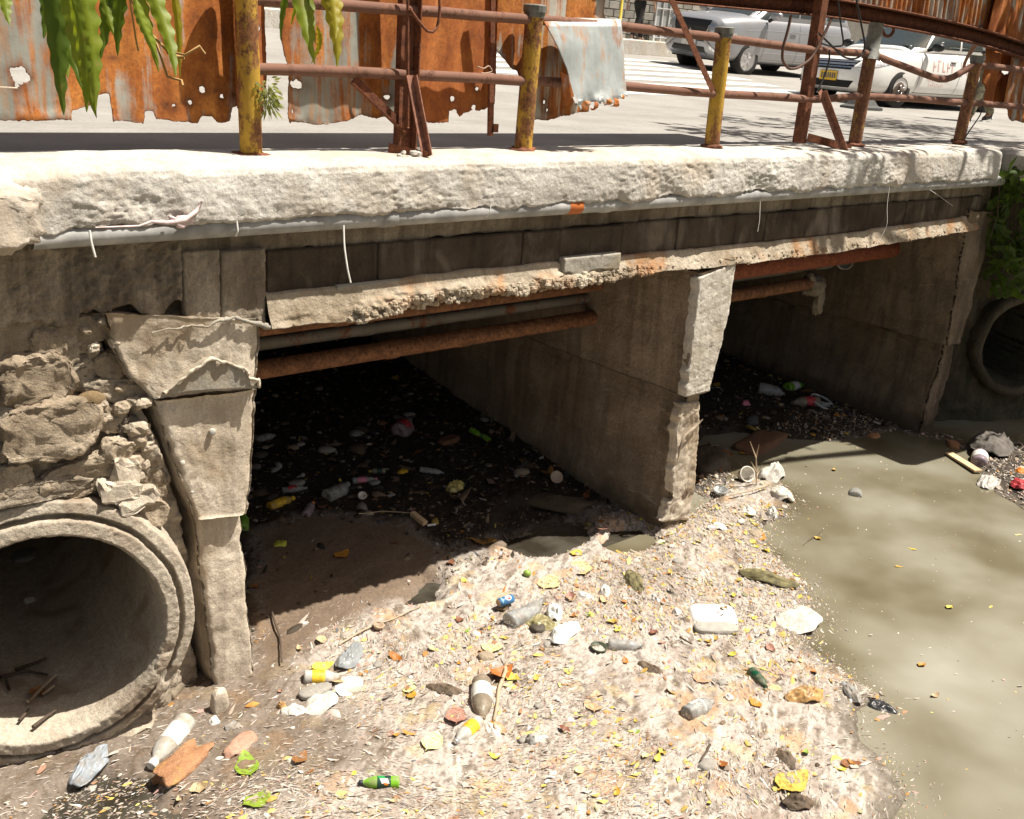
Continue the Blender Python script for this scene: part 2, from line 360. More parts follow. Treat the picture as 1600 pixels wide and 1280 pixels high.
# deck slab: a profile in (y, z) swept along x
def sweep_profile(pts, step):
    pts = np.array(pts, float); d = np.linalg.norm(np.diff(pts, axis=0), axis=1); L = np.concatenate([[0], np.cumsum(d)])
    t = np.linspace(0, L[-1], int(L[-1] / step) + 1)
    return np.stack([np.interp(t, L, pts[:, 0]), np.interp(t, L, pts[:, 1])], -1), t / L[-1]
prof, pt_ = sweep_profile([(0.30, -0.06), (0.29, 0.0), (0.1, 0.0), (-0.10, -0.004), (-0.185, -0.012), (-0.225, -0.03), (-0.243, -0.06), (-0.25, -0.13), (-0.256, -0.22), (-0.254, -0.272), (-0.228, -0.287), (-0.17, -0.29), (-0.08, -0.30)], 0.0085)
xs = np.arange(-2.3, 8.13, 0.0095)
Pt = np.zeros((len(xs), len(prof), 3)); Pt[..., 0] = xs[:, None]; Pt[..., 1] = prof[:, 0]; Pt[..., 2] = prof[:, 1]
front = sstep(-0.09, -0.20, prof[:, 0]) * sstep(-0.012, -0.05, prof[:, 1])
low = sstep(-0.10, -0.25, prof[:, 1]) * front
nr = gnormal(Pt)
q = Pt * [1.0, 1, 1.0]
crust = sstep(-0.25, 0.45, fbm(Pt * [1, 2, 1.5], 1.1, 3, 31)) 
d = 0.022 * fbm(q, 3.0, 4, 1) * front
qw = q + 0.03 * np.stack([fbm(q, 5, 3, 71), 0 * q[..., 0], fbm(q, 5, 3, 72)], -1)
d += 0.016 * terr(fbm(qw * [0.8, 1, 1.25], 4.5, 5, 33, 0.62), 5, 0.12) * front * (0.5 + 0.5 * low + 0.5 * crust)
d += 0.013 * terr(fbm(qw * [0.9, 1.2, 1.2], 15, 5, 3, 0.62), 3.5, 0.16) * front * (0.25 + 0.75 * crust)
d += 0.006 * crust * fbm(qw, 34, 4, 35, 0.6, True) * front * (0.3 + 0.7 * low)
d += 0.0055 * fbm(q * [0.4, 1, 1.6], 48, 3, 9) * front * (0.4 + crust)
d += -0.012 * np.clip(fbm(qw * [0.8, 1, 1.4], 9, 4, 14, ridge=True) - 0.62, 0, 1) / 0.38 * front * crust
d += 0.003 * fbm(q, 12, 3, 6) + 0.006 * fbm(q, 1.5, 2, 8)
# the lower lip breaks into teeth that hang over the pipe
lip = sstep(-0.20, -0.285, prof[:, 1]) * (prof[:, 0] < -0.2)
Pt = Pt + nr * (d * np.where(nr[..., 1:2].mean() > 0, 1, 1))[..., None] * (-1 if nr[len(xs) // 2, len(prof) // 2, 2] < 0 else 1)
Pt[..., 2] -= lip * (0.028 * np.clip(fbm(np.stack([xs, xs * 0, xs * 0], -1), 6.5, 4, 21)[:, None] + 0.1, -0.4, 1) + 0.008 * fbm(np.stack([xs, xs * 0, xs * 0], -1), 42, 2, 22)[:, None])
# the far end is rounded off
e = sstep(7.75, 8.13, xs)[:, None] ** 2
Pt[..., 1] += e * np.clip(0.05 - Pt[..., 1], 0, 1) * 0.55; Pt[..., 2] -= e * 0.03
obj('deck_slab', grid(Pt, flip=True), M_SLAB, bridge, True)
# broken lump of edge at the near end
v, f = rock((0.36, 0.12, 0.14), 4, 26, 0.16, 0.45); v = rough(v + [-1.47, -0.30, -0.20], 0.035, 11, 4, 3); v = rough(v, 0.012, 45, 3, 5)
obj('broken_edge', (v, f), M_SLAB, bridge, True)

# body behind the faces
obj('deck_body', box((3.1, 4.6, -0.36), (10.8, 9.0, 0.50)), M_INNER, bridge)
obj('edge_beam', box((3.6, 0.21, -0.60), (9.3, 0.50, 0.46)), M_FACE, bridge)
def face_patch(name, x0, x1, z0, z1, y, m, amp=0.008, fr=9, res=0.02, ragged=0.0, s=0, thick=0.06, edge_r=0.012, parent=None, zfun=None):
    """a slab standing in an xz plane: front grid with turned-in edges"""
    nx = max(4, int((x1 - x0) / res)); nz = max(4, int((z1 - z0) / res))
    u = np.linspace(0, 1, nx); w = np.linspace(0, 1, nz); X, Zz = np.meshgrid(x0 + (x1 - x0) * u, z0 + (z1 - z0) * w, indexing='ij')
    G = np.stack([X, np.full_like(X, y), Zz], -1)
    if ragged: G[..., 2] += (1 - w)[None, :] ** 3 * ragged * fbm(np.stack([X, X * 0, X * 0 + s], -1), 7, 4, s)
    G[..., 1] -= amp * terr(fbm(G, fr, 6, s, 0.6), 4, 0.2) + amp * 0.6 * fbm(G, fr * 3.7, 4, s + 3, 0.6, True)
    if zfun is not None: G = zfun(G)
    E = np.concatenate([G[:1], G, G[-1:]], 0); E = np.concatenate([E[:, :1], E, E[:, -1:]], 1)
    b = E.copy(); b[0, :, 1] = y + thick; b[-1, :, 1] = y + thick; b[:, 0, 1] = y + thick; b[:, -1, 1] = y + thick
    return obj(name, grid(b), m, parent or bridge, True)
# course of concrete above the dark panels
face_patch('top_course', -0.42, 7.95, -0.475, -0.27, -0.085, M_FACE, 0.012, 7, 0.018, 0.03, 3)
# dark panels, one object each
pxs = [0.045, 0.735, 1.815, 2.72, 3.30, 4.35, 5.25, 6.48, 7.96]
for i in range(8):
    a, b = pxs[i] + 0.006, pxs[i + 1] - 0.006
    face_patch('panel', a, b, -0.70, -0.47 - 0.004 * (i % 3), -0.098 - 0.005 * ((i * 7) % 3), M_PANEL, 0.006, 7, 0.014, 0.0, 40 + i)
# plain beam end on the near side and two blocks
face_patch('beam_end', -2.3, -0.415, -0.71, -0.28, -0.11, M_FACE, 0.036, 6, 0.011, 0.10, 60)
face_patch('end_block', -0.408, -0.222, -0.84, -0.44, -0.115, M_FACE2, 0.020, 6, 0.010, 0.03, 61)
face_patch('end_block', -0.214, 0.028, -0.84, -0.45, -0.12, M_FACE2, 0.018, 6, 0.010, 0.02, 62)

# lower flange: swept with its own crust
xs = np.arange(0.03, 7.85, 0.0095); nv = 44; w = rgrid(nv)
topz = np.interp(xs, [0.03, 0.6, 1.2, 2.9, 5.2, 7.7, 7.85], [-0.685, -0.68, -0.665, -0.685, -0.70, -0.655, -0.66]) + 0.012 * fbm(np.stack([xs, xs * 0, xs * 0], -1), 5, 4, 2)
botz = np.interp(xs, [0.03, 0.55, 1.2, 2.0, 2.9, 4.1, 5.2, 7.7, 7.85], [-0.865, -0.885, -0.85, -0.84, -0.825, -0.84, -0.845, -0.80, -0.79]) + 0.012 * fbm(np.stack([xs, xs * 0, xs * 0], -1), 6, 5, 4)
cr = np.interp(xs, [0.0, 0.45, 0.65, 2.85, 3.0, 8], [0.30, 0.35, 1.0, 1.0, 0.25, 0.22])
G = np.zeros((len(xs), nv, 3)); G[..., 0] = xs[:, None]
G[..., 2] = topz[:, None] + (botz - topz)[:, None] * np.clip(w / 0.80, 0, 1)
pr_ = np.interp(w, [0, 0.06, 0.45, 0.62, 0.80, 0.84, 1.0], [-0.05, -0.125, -0.15, -0.165, -0.18, -0.11, 0.25])
G[..., 1] = pr_[None, :]
G[..., 2] += np.where(w > 0.8, 0.03 * (w - 0.8) / 0.2, 0)[None, :]
m_ = sstep(0.25, 0.5, w)[None, :] * (1 - sstep(0.85, 1.0, w))[None, :]
th = sstep(-0.1, 0.35, fbm(G * [1, 0, 2], 4.5, 4, 77)) * cr[:, None] * m_
G[..., 1] -= 0.024 * th + 0.034 * th * fbm(G * [1, 0, 1], 19, 5, 5, 0.6, True) + 0.007 * fbm(G, 9, 4, 6) * m_ + 0.004 * fbm(G, 40, 3, 8) * m_
hollow = sstep(0.15, 0.55, fbm(G * [1, 0, 1.4], 3.2, 3, 91)) * cr[:, None] * sstep(0.5, 0.68, w)[None, :] * (1 - sstep(0.84, 0.95, w))[None, :]
G[..., 1] += 0.06 * hollow
obj('flange', grid(G, flip=True), M_FLANGE, bridge, True)
gs = []
for i in range(620):
    x = RNG.uniform(0.5, 3.0) if i < 520 else RNG.uniform(3.0, 7.7); k = int(np.searchsorted(xs, x)); k = min(k, len(xs) - 1); wv_ = RNG.uniform(0.52, 0.82); j = int(wv_ * (nv - 1)); r = RNG.uniform(0.006, 0.02) * (1 if i < 520 else 0.6)
    v, f = rock((r * 1.2, r, r), i, 4, 0.5, 0.8); gs.append((v + G[k, j] + [0, -0.002, 0], f))
tag(obj('crumbs', join(*gs), M_FLANGE, bridge, False), kind='stuff')
a, b = P(525, 450, -0.12), P(600, 470, -0.12)
def patch_shape(G):
    return G
face_patch('mortar_patch', a[0], b[0] + 0.10, -0.79, -0.685, -0.125, M_PATCH, 0.008, 7, 0.012, 0.05, 70)
a, b = P(882, 402, -0.16), P(968, 402, -0.16)
face_patch('mortar_patch', a[0], b[0], -0.765, -0.655, -0.165, M_PATCH, 0.008, 7, 0.012, 0.04, 71)

# piers: rows of (left pixel, right pixel) at a front plane
def pier_piece(name, rows, yf, depth, m, ny=40, nx=26, res=0.022, amp=0.012, edge=0.018, s=0, parent=None, side_m=None, yrow=None):
    L = [P(r[0], r[1], yf) for r in rows]; R = [P(r[2], r[3], yf) for r in rows]
    zc = np.array([(l[2] + r[2]) / 2 for l, r in zip(L, R)]); h = zc[0] - zc[-1]
    nz = max(6, int(h / res)); t = np.linspace(zc[0], zc[-1], nz)
    g = lambda A, k: np.interp(-t, -zc, np.array([p[k] for p in A]))
    Lx, Lz, Rx, Rz = g(L, 0), g(L, 2), g(R, 0), g(R, 2)
    tt_ = np.stack([t * 0 + s, t * 0, t], -1); Lx = Lx + 0.020 * fbm(tt_, 5, 5, s, 0.6); Rx = Rx + 0.014 * fbm(tt_, 6, 5, s + 1, 0.6)
    w = Rx - Lx; r = 0.028
    u = rgrid(nx)
    ys = yf + (depth - yf) * rgrid(ny) ** 1.8
    # ring: left side from the back to the front, the front, right side to the back
    ringx = np.concatenate([[0.0] * ny, u[1:-1], [1.0] * ny]); ringy = np.concatenate([ys[::-1], [yf] * (nx - 2), ys])
    G = np.zeros((nz, len(ringx), 3))
    G[..., 0] = Lx[:, None] + w[:, None] * ringx; G[..., 2] = Lz[:, None] + (Rz - Lz)[:, None] * ringx; G[..., 1] = ringy
    # round the two front corners
    dx = np.minimum(ringx, 1 - ringx)[None, :] * w[:, None]
    G[..., 1] = np.where((ringy == yf)[None, :] & (dx < r), yf + r - np.sqrt(np.clip(r * r - (r - dx) ** 2, 0, None)) , G[..., 1])
    G = rough(G, amp, 5.5, 4, s); tq = terr(fbm(G * [1, 1, 1.4], 5, 6, s + 31, 0.62), 4, 0.12) * amp * 0.8; G[..., 1] += tq * (np.abs(ringy - yf) < 0.02)[None]; G[..., 0] += tq * (ringx < 0.01)[None]; G = rough(G, amp * 0.4, 30, 4, s + 9)
    chip = np.exp(-((np.minimum(np.abs(ringx), np.abs(1 - ringx)) / 0.06) ** 2))[None, :] * (np.abs(ringy - yf) < 0.09)[None, :]
    c = chip * np.clip(fbm(G, 12, 4, s + 4), 0, 1)
    G[..., 1] += c * edge * 2.2; G[..., 0] += c * edge * np.where(ringx < 0.5, 1, -1)[None, :] * 1.4
    V, F = grid(G, flip=False); F = [tuple(q) for q in F]
    nn = len(ringx); F += [tuple(range(nn))[::-1], tuple((nz - 1) * nn + k for k in range(nn))]
    return obj(name, (V, F), m, parent or bridge, True)
pl = pier_piece('pier', [(165, 492, 403, 500), (178, 540, 403, 540), (205, 590, 402, 578), (241, 622, 402, 606)], -0.15, 0.5, M_PIER, s=1, nx=44, amp=0.016)
pier_piece('pier_shaft', [(243, 627, 400, 609), (265, 700, 398, 690), (290, 770, 390, 770), (308, 814, 384, 804)], -0.125, 0.6, M_PIER, s=2, nx=34, parent=pl)
pier_piece('pier_foot', [(303, 796, 381, 788), (309, 819, 379, 811), (316, 900, 385, 900), (326, 1000, 393, 1000), (339, 1095, 401, 1066), (345, 1160, 404, 1130)], -0.07, 8.9, M_PIER, s=3, nx=24, parent=pl)
obj('pier_core', box((-0.22, 4.9, -2.0), (0.36, 8.8, 2.75)), M_PIERD, pl)
# smooth patch with a raised edge on the near pier
hp = [(255, 614), (292, 583), (325, 558), (352, 567), (378, 574), (386, 582), (378, 590), (402, 592), (402, 605)]
T = np.array([P(a, b, -0.172) for a, b in hp]); n = 30; bt = P(255, 616, -0.172); bt2 = P(402, 606, -0.172)
u = rgrid(n); top = np.stack([np.interp(u, np.linspace(0, 1, len(T)), T[:, k]) for k in range(3)], -1)
xx = np.sort(top[:, 0]); zt = np.interp(xx, T[:, 0], T[:, 2]); zb = np.interp(xx, [bt[0], bt2[0]], [bt[2], bt2[2]])
G = np.zeros((n, 12, 3)); w = rgrid(12)
G[..., 0] = xx[:, None]; G[..., 2] = zb[:, None] + np.maximum(zt - zb, 0.004)[:, None] * w; G[..., 1] = -0.176 + 0.0 * w
G = rough(G, 0.008, 12, 3, 4); E = np.concatenate([G, G[:, -1:] + [0, 0.05, 0]], 1); E = np.concatenate([E[:, :1] + [0, 0.05, 0], E], 1)
obj('mortar_patch', grid(E), M_PATCH, pl, True)
lv = np.stack([xx, -0.185 + 0 * xx, zt], -1); lv = rough(lv, 0.008, 20, 2, 3)
lv = np.stack([np.interp(rgrid(90), rgrid(len(lv)), lv[:, k]) for k in range(3)], -1); lv = rough(lv, 0.012, 30, 3, 8)
obj('mortar_ridge', tube(lv, 0.008 + 0.006 * fbm(lv, 40, 2, 5), 6), M_PIER, pl, True)
rl = np.array([P(x, y, -0.172) for x, y in ((240, 520), (290, 512), (330, 505), (370, 497), (405, 505), (424, 512))]); t = np.linspace(0, 5, 60)
rl = np.stack([np.interp(t, range(6), rl[:, k]) for k in range(3)], -1); rl = rough(rl, 0.02, 9, 3, 6)
rl = rough(rl, 0.012, 30, 3, 9); obj('mortar_ridge', tube(rl, np.interp(t, [0, 2, 5], [0.003, 0.008, 0.018]) * (1 + 0.7 * fbm(rl, 45, 2, 7)), 6), M_PATCH, pl, True)
for a, b, r in ((285, 724, 0.014), (332, 675, 0.018), (300, 770, 0.008), (365, 520, 0.012)):
    v, f = rock((r, r * 0.7, r), a, 6, 0.4); obj('mortar_lump', (v + P(a, b, -0.14), f), M_SLAB, pl, True)

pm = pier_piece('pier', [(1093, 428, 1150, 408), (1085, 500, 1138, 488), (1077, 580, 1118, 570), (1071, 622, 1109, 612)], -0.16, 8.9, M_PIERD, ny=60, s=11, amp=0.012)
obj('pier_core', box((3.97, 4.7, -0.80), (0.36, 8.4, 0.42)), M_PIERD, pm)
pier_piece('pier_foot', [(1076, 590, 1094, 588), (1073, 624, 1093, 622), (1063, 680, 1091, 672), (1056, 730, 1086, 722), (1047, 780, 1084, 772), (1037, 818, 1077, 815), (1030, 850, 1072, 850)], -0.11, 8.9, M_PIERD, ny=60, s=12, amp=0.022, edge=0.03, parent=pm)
# skin on the front of the middle pier, its sunlight put into a paler colour
def front_skin(rows, yf, m, name, parent, s, amp=0.006, ragged=0.0):
    nz = 60; nx = 22; t = rgrid(nz) * (len(rows) - 1); A = np.array(rows, float)
    lx, ly, rx, ry = [np.interp(t, range(len(rows)), A[:, k]) for k in range(4)]
    G = np.zeros((nz, nx, 3)); w = rgrid(nx)
    for i in range(nz):
        a, b = P(lx[i], ly[i], yf), P(rx[i], ry[i], yf); G[i] = a + (b - a) * w[:, None]
    if ragged: G[:, 0, 0] += ragged * fbm(G[:, 0], 14, 3, s); 
    G[..., 1] -= amp * fbm(G, 9, 4, s) + amp * 0.8 * fbm(G, 40, 3, s + 2, ridge=True)
    E = np.concatenate([G[:, :1] + [0, 0.08, 0], G, G[:, -1:] + [0, 0.10, 0]], 1); E = np.concatenate([E[:1] + [0, 0.08, 0], E, E[-1:] + [0, 0.1, 0]], 0)
    return obj(name, grid(E, flip=True), m, parent, True)
M_PALE = concrete('pale_concrete', (0.54, 0.50, 0.43), (0.78, 0.73, 0.65), 3.0, 0.7, speck=0.6, stain=(0.46, 0.40, 0.31), streak=(0.40, 0.34, 0.26), sa=0.5)
front_skin([(1093, 434, 1150, 410), (1085, 500, 1138, 490), (1077, 580, 1118, 572), (1072, 620, 1108, 611)], -0.172, M_PALE, 'lit_front_skin', pm, 5, 0.010, 0.03)
front_skin([(1066, 632, 1092, 627), (1060, 655, 1091, 645), (1056, 700, 1090, 690), (1052, 740, 1086, 730), (1048, 780, 1084, 772), (1036, 815, 1074, 812)], -0.122, M_PIER, 'lit_front_skin', pm, 6, 0.016, 0.05)
rp = [P(1098, 655, -0.16), P(1085, 668, -0.17), P(1070, 680, -0.17), P(1062, 700, -0.17), P(1060, 720, -0.16)]
obj('root', tube(rough(rp, 0.01, 10, 2, 1), [0.006, 0.012, 0.014, 0.012, 0.006], 6), simple('dry_root', (0.38, 0.31, 0.23), 0.9), pm, True)

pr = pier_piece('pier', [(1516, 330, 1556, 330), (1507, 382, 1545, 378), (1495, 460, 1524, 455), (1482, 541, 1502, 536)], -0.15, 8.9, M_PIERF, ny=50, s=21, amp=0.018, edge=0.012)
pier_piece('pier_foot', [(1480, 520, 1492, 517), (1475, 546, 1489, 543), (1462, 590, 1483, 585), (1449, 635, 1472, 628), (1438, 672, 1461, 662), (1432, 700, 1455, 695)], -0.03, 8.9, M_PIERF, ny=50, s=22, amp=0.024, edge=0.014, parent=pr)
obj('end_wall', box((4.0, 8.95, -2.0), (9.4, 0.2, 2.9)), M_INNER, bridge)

# ------------------------------------------------------------------ pipes along the bridge
def xpipe(name, label, x0, x1, y, z, r, m, cat='pipe', joints=(), sag=0.0, group=None, n=14):
    t = thing(name, label, cat, ((x0 + x1) / 2, y, z - r), group=group)
    xs = np.linspace(x0, x1, 40); u = (xs - x0) / (x1 - x0)
    obj('pipe_run', tube(np.stack([xs, y + 0 * xs, z - sag * 4 * u * (1 - u)], -1), r, n), m, t, True)
    for j in joints:
        obj('coupling', xf(lathe([(r, -0.05), (r * 1.1, -0.045), (r * 1.1, 0.045), (r, 0.05)], n, 'x', False), (j, y, z - sag * 4 * ((j - x0) / (x1 - x0)) * (1 - (j - x0) / (x1 - x0)))), m, t, True)
    return t
conduit = xpipe('drain_conduit', 'long grey plastic conduit pipe tucked under the white deck edge', -1.13, 8.06, -0.196, -0.312, 0.05, M_PVC, 'pipe', (0.72, 2.42))
conduit_tape = obj('tape', xf(lathe([(0.0508, -0.06), (0.0518, -0.055), (0.0518, 0.055), (0.0508, 0.06)], 14, 'x', False), (P(902, 318, -0.24)[0], -0.196, -0.312)), simple('orange_tape', (0.50, 0.14, 0.03)), conduit, True)
xpipe('utility_pipe', 'lowest orange rusty pipe crossing both culvert openings', -0.02, 6.75, 0.90, -1.47, 0.062, M_RUSTPIPE, 'pipe', (1.55, 2.2, 5.9), 0.0, 'rusty pipes slung under the deck')
xpipe('utility_pipe', 'grey brown pipe slung just above the lowest rusty pipe', -0.02, 7.2, 1.00, -1.33, 0.045, M_GREYPIPE, 'pipe', (1.4, 1.9), 0.0, 'rusty pipes slung under the deck')
xpipe('utility_pipe', 'topmost dark brown pipe close under the deck flange of the near opening', -0.02, 3.75, 0.85, -1.18, 0.05, M_RUSTPIPE, 'pipe', (1.1, 1.3), 0.0, 'rusty pipes slung under the deck')
xpipe('utility_pipe', 'thick red painted pipe under the deck of the far opening', 4.1, 7.95, 0.62, -1.12, 0.10, M_REDPIPE, 'pipe', (), 0.0, 'rusty pipes slung under the deck')
# rag wrapped on the pipe end
v, f = rock((0.10, 0.09, 0.10), 3, 16, 0.5); v2, f2 = rock((0.06, 0.05, 0.16), 5, 14, 0.5)
tag(obj('rag', join((rough(v, 0.04, 9, 3, 2) + [6.78, 0.9, -1.48], f), (rough(v2, 0.03, 12, 3, 2) + [6.86, 0.86, -1.62], f2)), simple('dirty_cloth', (0.24, 0.20, 0.15), 0.95, bump=0.4), None, True), 'dirty cloth rag knotted round the end of the orange pipe', 'rag')
tag(obj('bowl', xf(lathe([(0.0, -0.03), (0.06, -0.03), (0.09, 0.0), (0.10, 0.06), (0.09, 0.06), (0.08, 0.0), (0.0, -0.02)], 16), (7.35, 0.95, -1.30), (1.2, 0.2, -0.7)), simple('dull_white', (0.42, 0.40, 0.36)), None, True), 'pale plastic cup jammed at the pipe end by the far pier', 'cup')

# ties hanging from the conduit
def tie(pts, y, label, w=0.012):
    q = np.array([P(a, b, yy) for (a, b), yy in zip(pts, y)]); t = np.linspace(0, len(q) - 1, 14)
    q = np.stack([np.interp(t, range(len(q)), q[:, k]) for k in range(3)], -1); q[1:-1] = (q[:-2] + 2 * q[1:-1] + q[2:]) / 4
    s = np.array([w, 0.003, 0.0]); V = np.concatenate([q - s / 2, q + s / 2, q + s / 2 + [0, 0.002, 0], q - s / 2 + [0, 0.002, 0]]); n = len(q); F = []
    for k in range(4):
        a, b = k * n, ((k + 1) % 4) * n
        F += [(a + i, b + i, b + i + 1, a + i + 1) for i in range(n - 1)]
    return tag(obj('strap', (V, F), M_WHITE, None, True), label, 'strap', 'white ties hanging from the conduit')
tie([(140, 360), (143, 380), (149, 402)], [-0.32, -0.32, -0.31], 'short white tie hanging at the near end of the conduit')
tie([(537, 352), (538, 385), (543, 420), (548, 442)], [-0.315, -0.315, -0.31, -0.29], 'long white tie hanging over the first dark panel')
tie([(370, 345), (372, 362), (368, 370)], [-0.318, -0.318, -0.3], 'white loop of tie between the pink rag and the first dark panel', 0.01)
tie([(767, 317), (766, 332), (760, 340)], [-0.318, -0.318, -0.30], 'small white tie hanging above the second dark panel', 0.009)
tie([(1188, 315), (1187, 345), (1184, 362)], [-0.28, -0.26, -0.2], 'thin grey tie hanging above the middle pier', 0.009)
tie([(1390, 292), (1386, 322), (1387, 352), (1370, 384)], [-0.30, -0.28, -0.26, -0.26], 'thin pale wire tie hanging over the far flange', 0.01)
tie([(1452, 296), (1470, 308), (1489, 322)], [-0.26, -0.2, -0.14], 'white strap sticking out sideways near the far end', 0.014)
v, f = ball((0, 0, 0), (0.05, 0.012, 0.022), 26, 16); v = rough(v, 0.03, 26, 4, 5)
tag(obj('rag', join((v + P(283, 346, -0.28), f), tube(rough([P(318, 316, -0.27), P(308, 330, -0.285), P(290, 344, -0.29), P(262, 350, -0.29), P(235, 346, -0.285), P(215, 352, -0.28), P(150, 356, -0.27)], 0.014, 12, 3, 2), [0.004, 0.010, 0.013, 0.012, 0.008, 0.005, 0.003], 5)), simple('white_pink_cloth', (0.66, 0.52, 0.50), 0.8, var=0.35, scale=12), None, True), 'torn white and pink cloth caught on the conduit at its near end', 'rag')

# ------------------------------------------------------------------ near retaining wall of rubble
wall = thing('rubble_wall', 'crumbling rubble stone retaining wall around the big drain pipe', 'wall', (-1.2, 0, -3.1))
xr = np.arange(-2.9, -0.06, 0.0125); zr = np.arange(-3.3, -0.765, 0.0125); X, Zg = np.meshgrid(xr, zr, indexing='ij')
G = np.stack([X, -0.02 + 0 * X, Zg], -1)
G[..., 1] -= 0.05 + 0.06 * fbm(G, 2.2, 4, 3) + 0.06 * terr(fbm(G * [1, 1, 1.2], 5, 6, 5, 0.62), 4, 0.15) + 0.018 * fbm(G, 24, 4, 7, ridge=True) + 0.006 * fbm(G, 70, 2, 8)
crk = np.interp(-Zg[0], [0.66, 0.95, 1.2, 1.6, 1.95, 3.3], [-0.78, -0.70, -0.545, -0.42, -0.33, -0.20])
G[..., 1] += 0.40 * sstep(-0.095, -0.045, X - crk[None, :] + 0.03 * fbm(G * [0, 0, 1], 6, 3, 9)) + 0.14 * sstep(-2.0, -2.35, Zg) * sstep(-0.6, -0.4, X)
bowl = (X + 1.195) ** 2 + (Zg + 2.315) ** 2
F_ = grid_faces(G.shape[0], G.shape[1]); kp = (bowl > 0.66 ** 2).reshape(-1); F_ = F_[kp[F_].all(1)]
obj('mortar_bed', (G.reshape(-1, 3), F_), M_MORTAR, wall, True)
def stone(px, py, rx, rz, s, m=None, y=-0.08, ry=None, rot=0.0, pw=0.7, amp=0.3, name='stone'):
    br_ = m is M_PIER
    v, f = rock((rx, ry or min(rx, rz) * 0.75, rz), s, 9 if br_ else 30, 0.55 if br_ else amp, 0.5 if br_ else pw)
    v, f = xf((v, f), (0, 0, 0), (0, rot, 0)); v = v + P(px, py, y); v = rough(v, min(rx, rz) * 0.16, 9, 4, s); v[:, 1] = np.maximum(v[:, 1], P(px, py, y)[1] - (ry or min(rx, rz) * 0.75) * 0.62 + 0.02 * fbm(v, 5, 3, s + 6)); v[:, 1] += 0.034 * min(1, min(rx, rz) / 0.1) * terr(fbm(v * [1, 0.4, 1.4], 9, 6, s + 1, 0.65), 4, 0.14); v = rough(v, 0.008, 45, 3, s + 2)
    return obj(name, (v, f), m or M_STONE, wall, not br_)
S_ = [(75, 670, .235, .135, 1, None, -.11, None, .05), (72, 536, .085, .085, 2, None, -.06, None, 0), (48, 592, .17, .125, 3, None, -.07, None, -.1), (28, 512, .22, .15, 4, None, -.04, .06, .1),
      (130, 740, .21, .095, 5, None, -.09, None, -.15), (15, 750, .10, .085, 6, None, -.09, None, 0), (182, 705, .075, .07, 7, None, -.12, None, .4), (196, 740, .065, .075, 8, M_PIER, -.15, None, .2),
      (186, 768, .085, .058, 9, M_PIER, -.17, None, .1), (212, 783, .095, .050, 10, M_PIER, -.18, None, -.25), (238, 800, .08, .07, 11, None, -.13, None, .2), (120, 515, .14, .075, 12, None, -.05, .06, .1),
      (112, 566, .07, .036, 13, M_DARKSTONE, -.06, None, 0), (108, 590, .08, .034, 14, M_DARKSTONE, -.05, None, .05), (195, 572, .15, .09, 15, None, -.05, .05, .25), (185, 606, .16, .06, 16, M_MORTAR, -.07, .06, .12),
      (205, 672, .065, .11, 17, M_DARKSTONE, -.05, .09, -.6), (222, 690, .06, .10, 18, None, -.03, .05, -.3), (194, 690, .09, .15, 19, None, -.03, .05, -.5), (228, 748, .08, .13, 20, None, -.05, .05, -.42),
      (165, 650, .10, .07, 21, None, -.07, .06, .5), (142, 655, .13, .035, 22, M_MORTAR, -.08, .05, .15), (30, 770, .30, .05, 23, M_MORTAR, -.11, .05, .05), (190, 700, .03, .03, 24, M_MORTAR, -.10, None, 0), (10, 640, .09, .14, 25, M_MORTAR, -.05, .05, 0), (20, 700, .08, .05, 26, None, -.06, None, 0)]
for k in S_: stone(k[0], k[1], k[2], k[3], k[4], k[5], k[6], k[7], k[8])
v, f = ball((0, 0, 0), (0.075, 0.03, 0.05), 20, 12); obj('cobble', (rough(v, 0.006, 9, 3, 1) + P(140, 626, -0.115), f), concrete('brown_cobble', (0.15, 0.10, 0.05), (0.25, 0.18, 0.10), 3, 0.3), wall, True)
for i in range(46):
    a, b = RNG.uniform(120, 235), RNG.uniform(500, 770)
    if b > 560 + (a - 120) * 3.0 or a > 165 + (b - 480) * 0.42: continue
    r = RNG.uniform(0.012, 0.035); v, f = rock((r * 1.3, r, r), i, 6, 0.5, 0.8)
    obj('rubble', (v + P(a, b, RNG.uniform(-0.13, -0.08)), f), [M_STONE, M_PIER, M_MORTAR][i % 3], wall, False)

# big drain pipe: axis goes in (+y), tilted
dr = thing('drain_pipe', 'big open concrete drain pipe with a broken stepped rim in the rubble wall', 'pipe', (-1.27, -0.13, -3.14))
yaw, pit = math.radians(10), math.radians(0)
nn_ = np.array([math.sin(yaw) * math.cos(pit), math.cos(yaw) * math.cos(pit), math.sin(pit)]); uu = _unit(np.cross(nn_, [0, 0, 1])); vv = np.cross(uu, nn_)
c0 = np.array([-1.195, -0.14, -2.315])
def cav(G):
    return sstep(0.2, 0.6, fbm(G, 6, 4, 77)) * 0.8
def drain_surface(prof, na=220, seed=0, amp=0.008):
    th = np.arange(na) * 2 * math.pi / na; pr = np.asarray(prof, float)
    pr, _ = sweep_profile(pr[:10], 0.0085); pr = np.concatenate([pr, [[0.638, 0.1], [0.635, 0.3], [0.635, 1.2], [0.635, 3.2]]])
    G = c0 + nn_ * pr[None, :, 1:2] + 0.875 * pr[None, :, 0:1] * (np.cos(th)[:, None, None] * uu + np.sin(th)[:, None, None] * vv)
    G = rough(G, amp, 5, 5, seed); G = rough(G, amp * 0.7, 40, 3, seed + 3); cm = cav(G); G = G + nn_ * (cm * 0.03)[..., None]
    return grid(G, True, False)
ring = drain_surface([(0.90, 0.55), (0.86, 0.50), (0.845, 0.06), (0.835, 0.004), (0.772, -0.012), (0.762, 0.03), (0.742, 0.034), (0.735, -0.03), (0.662, -0.042), (0.646, -0.02), (0.640, 0.02), (0.635, 0.3), (0.635, 3.2)], 520, 3, 0.007)
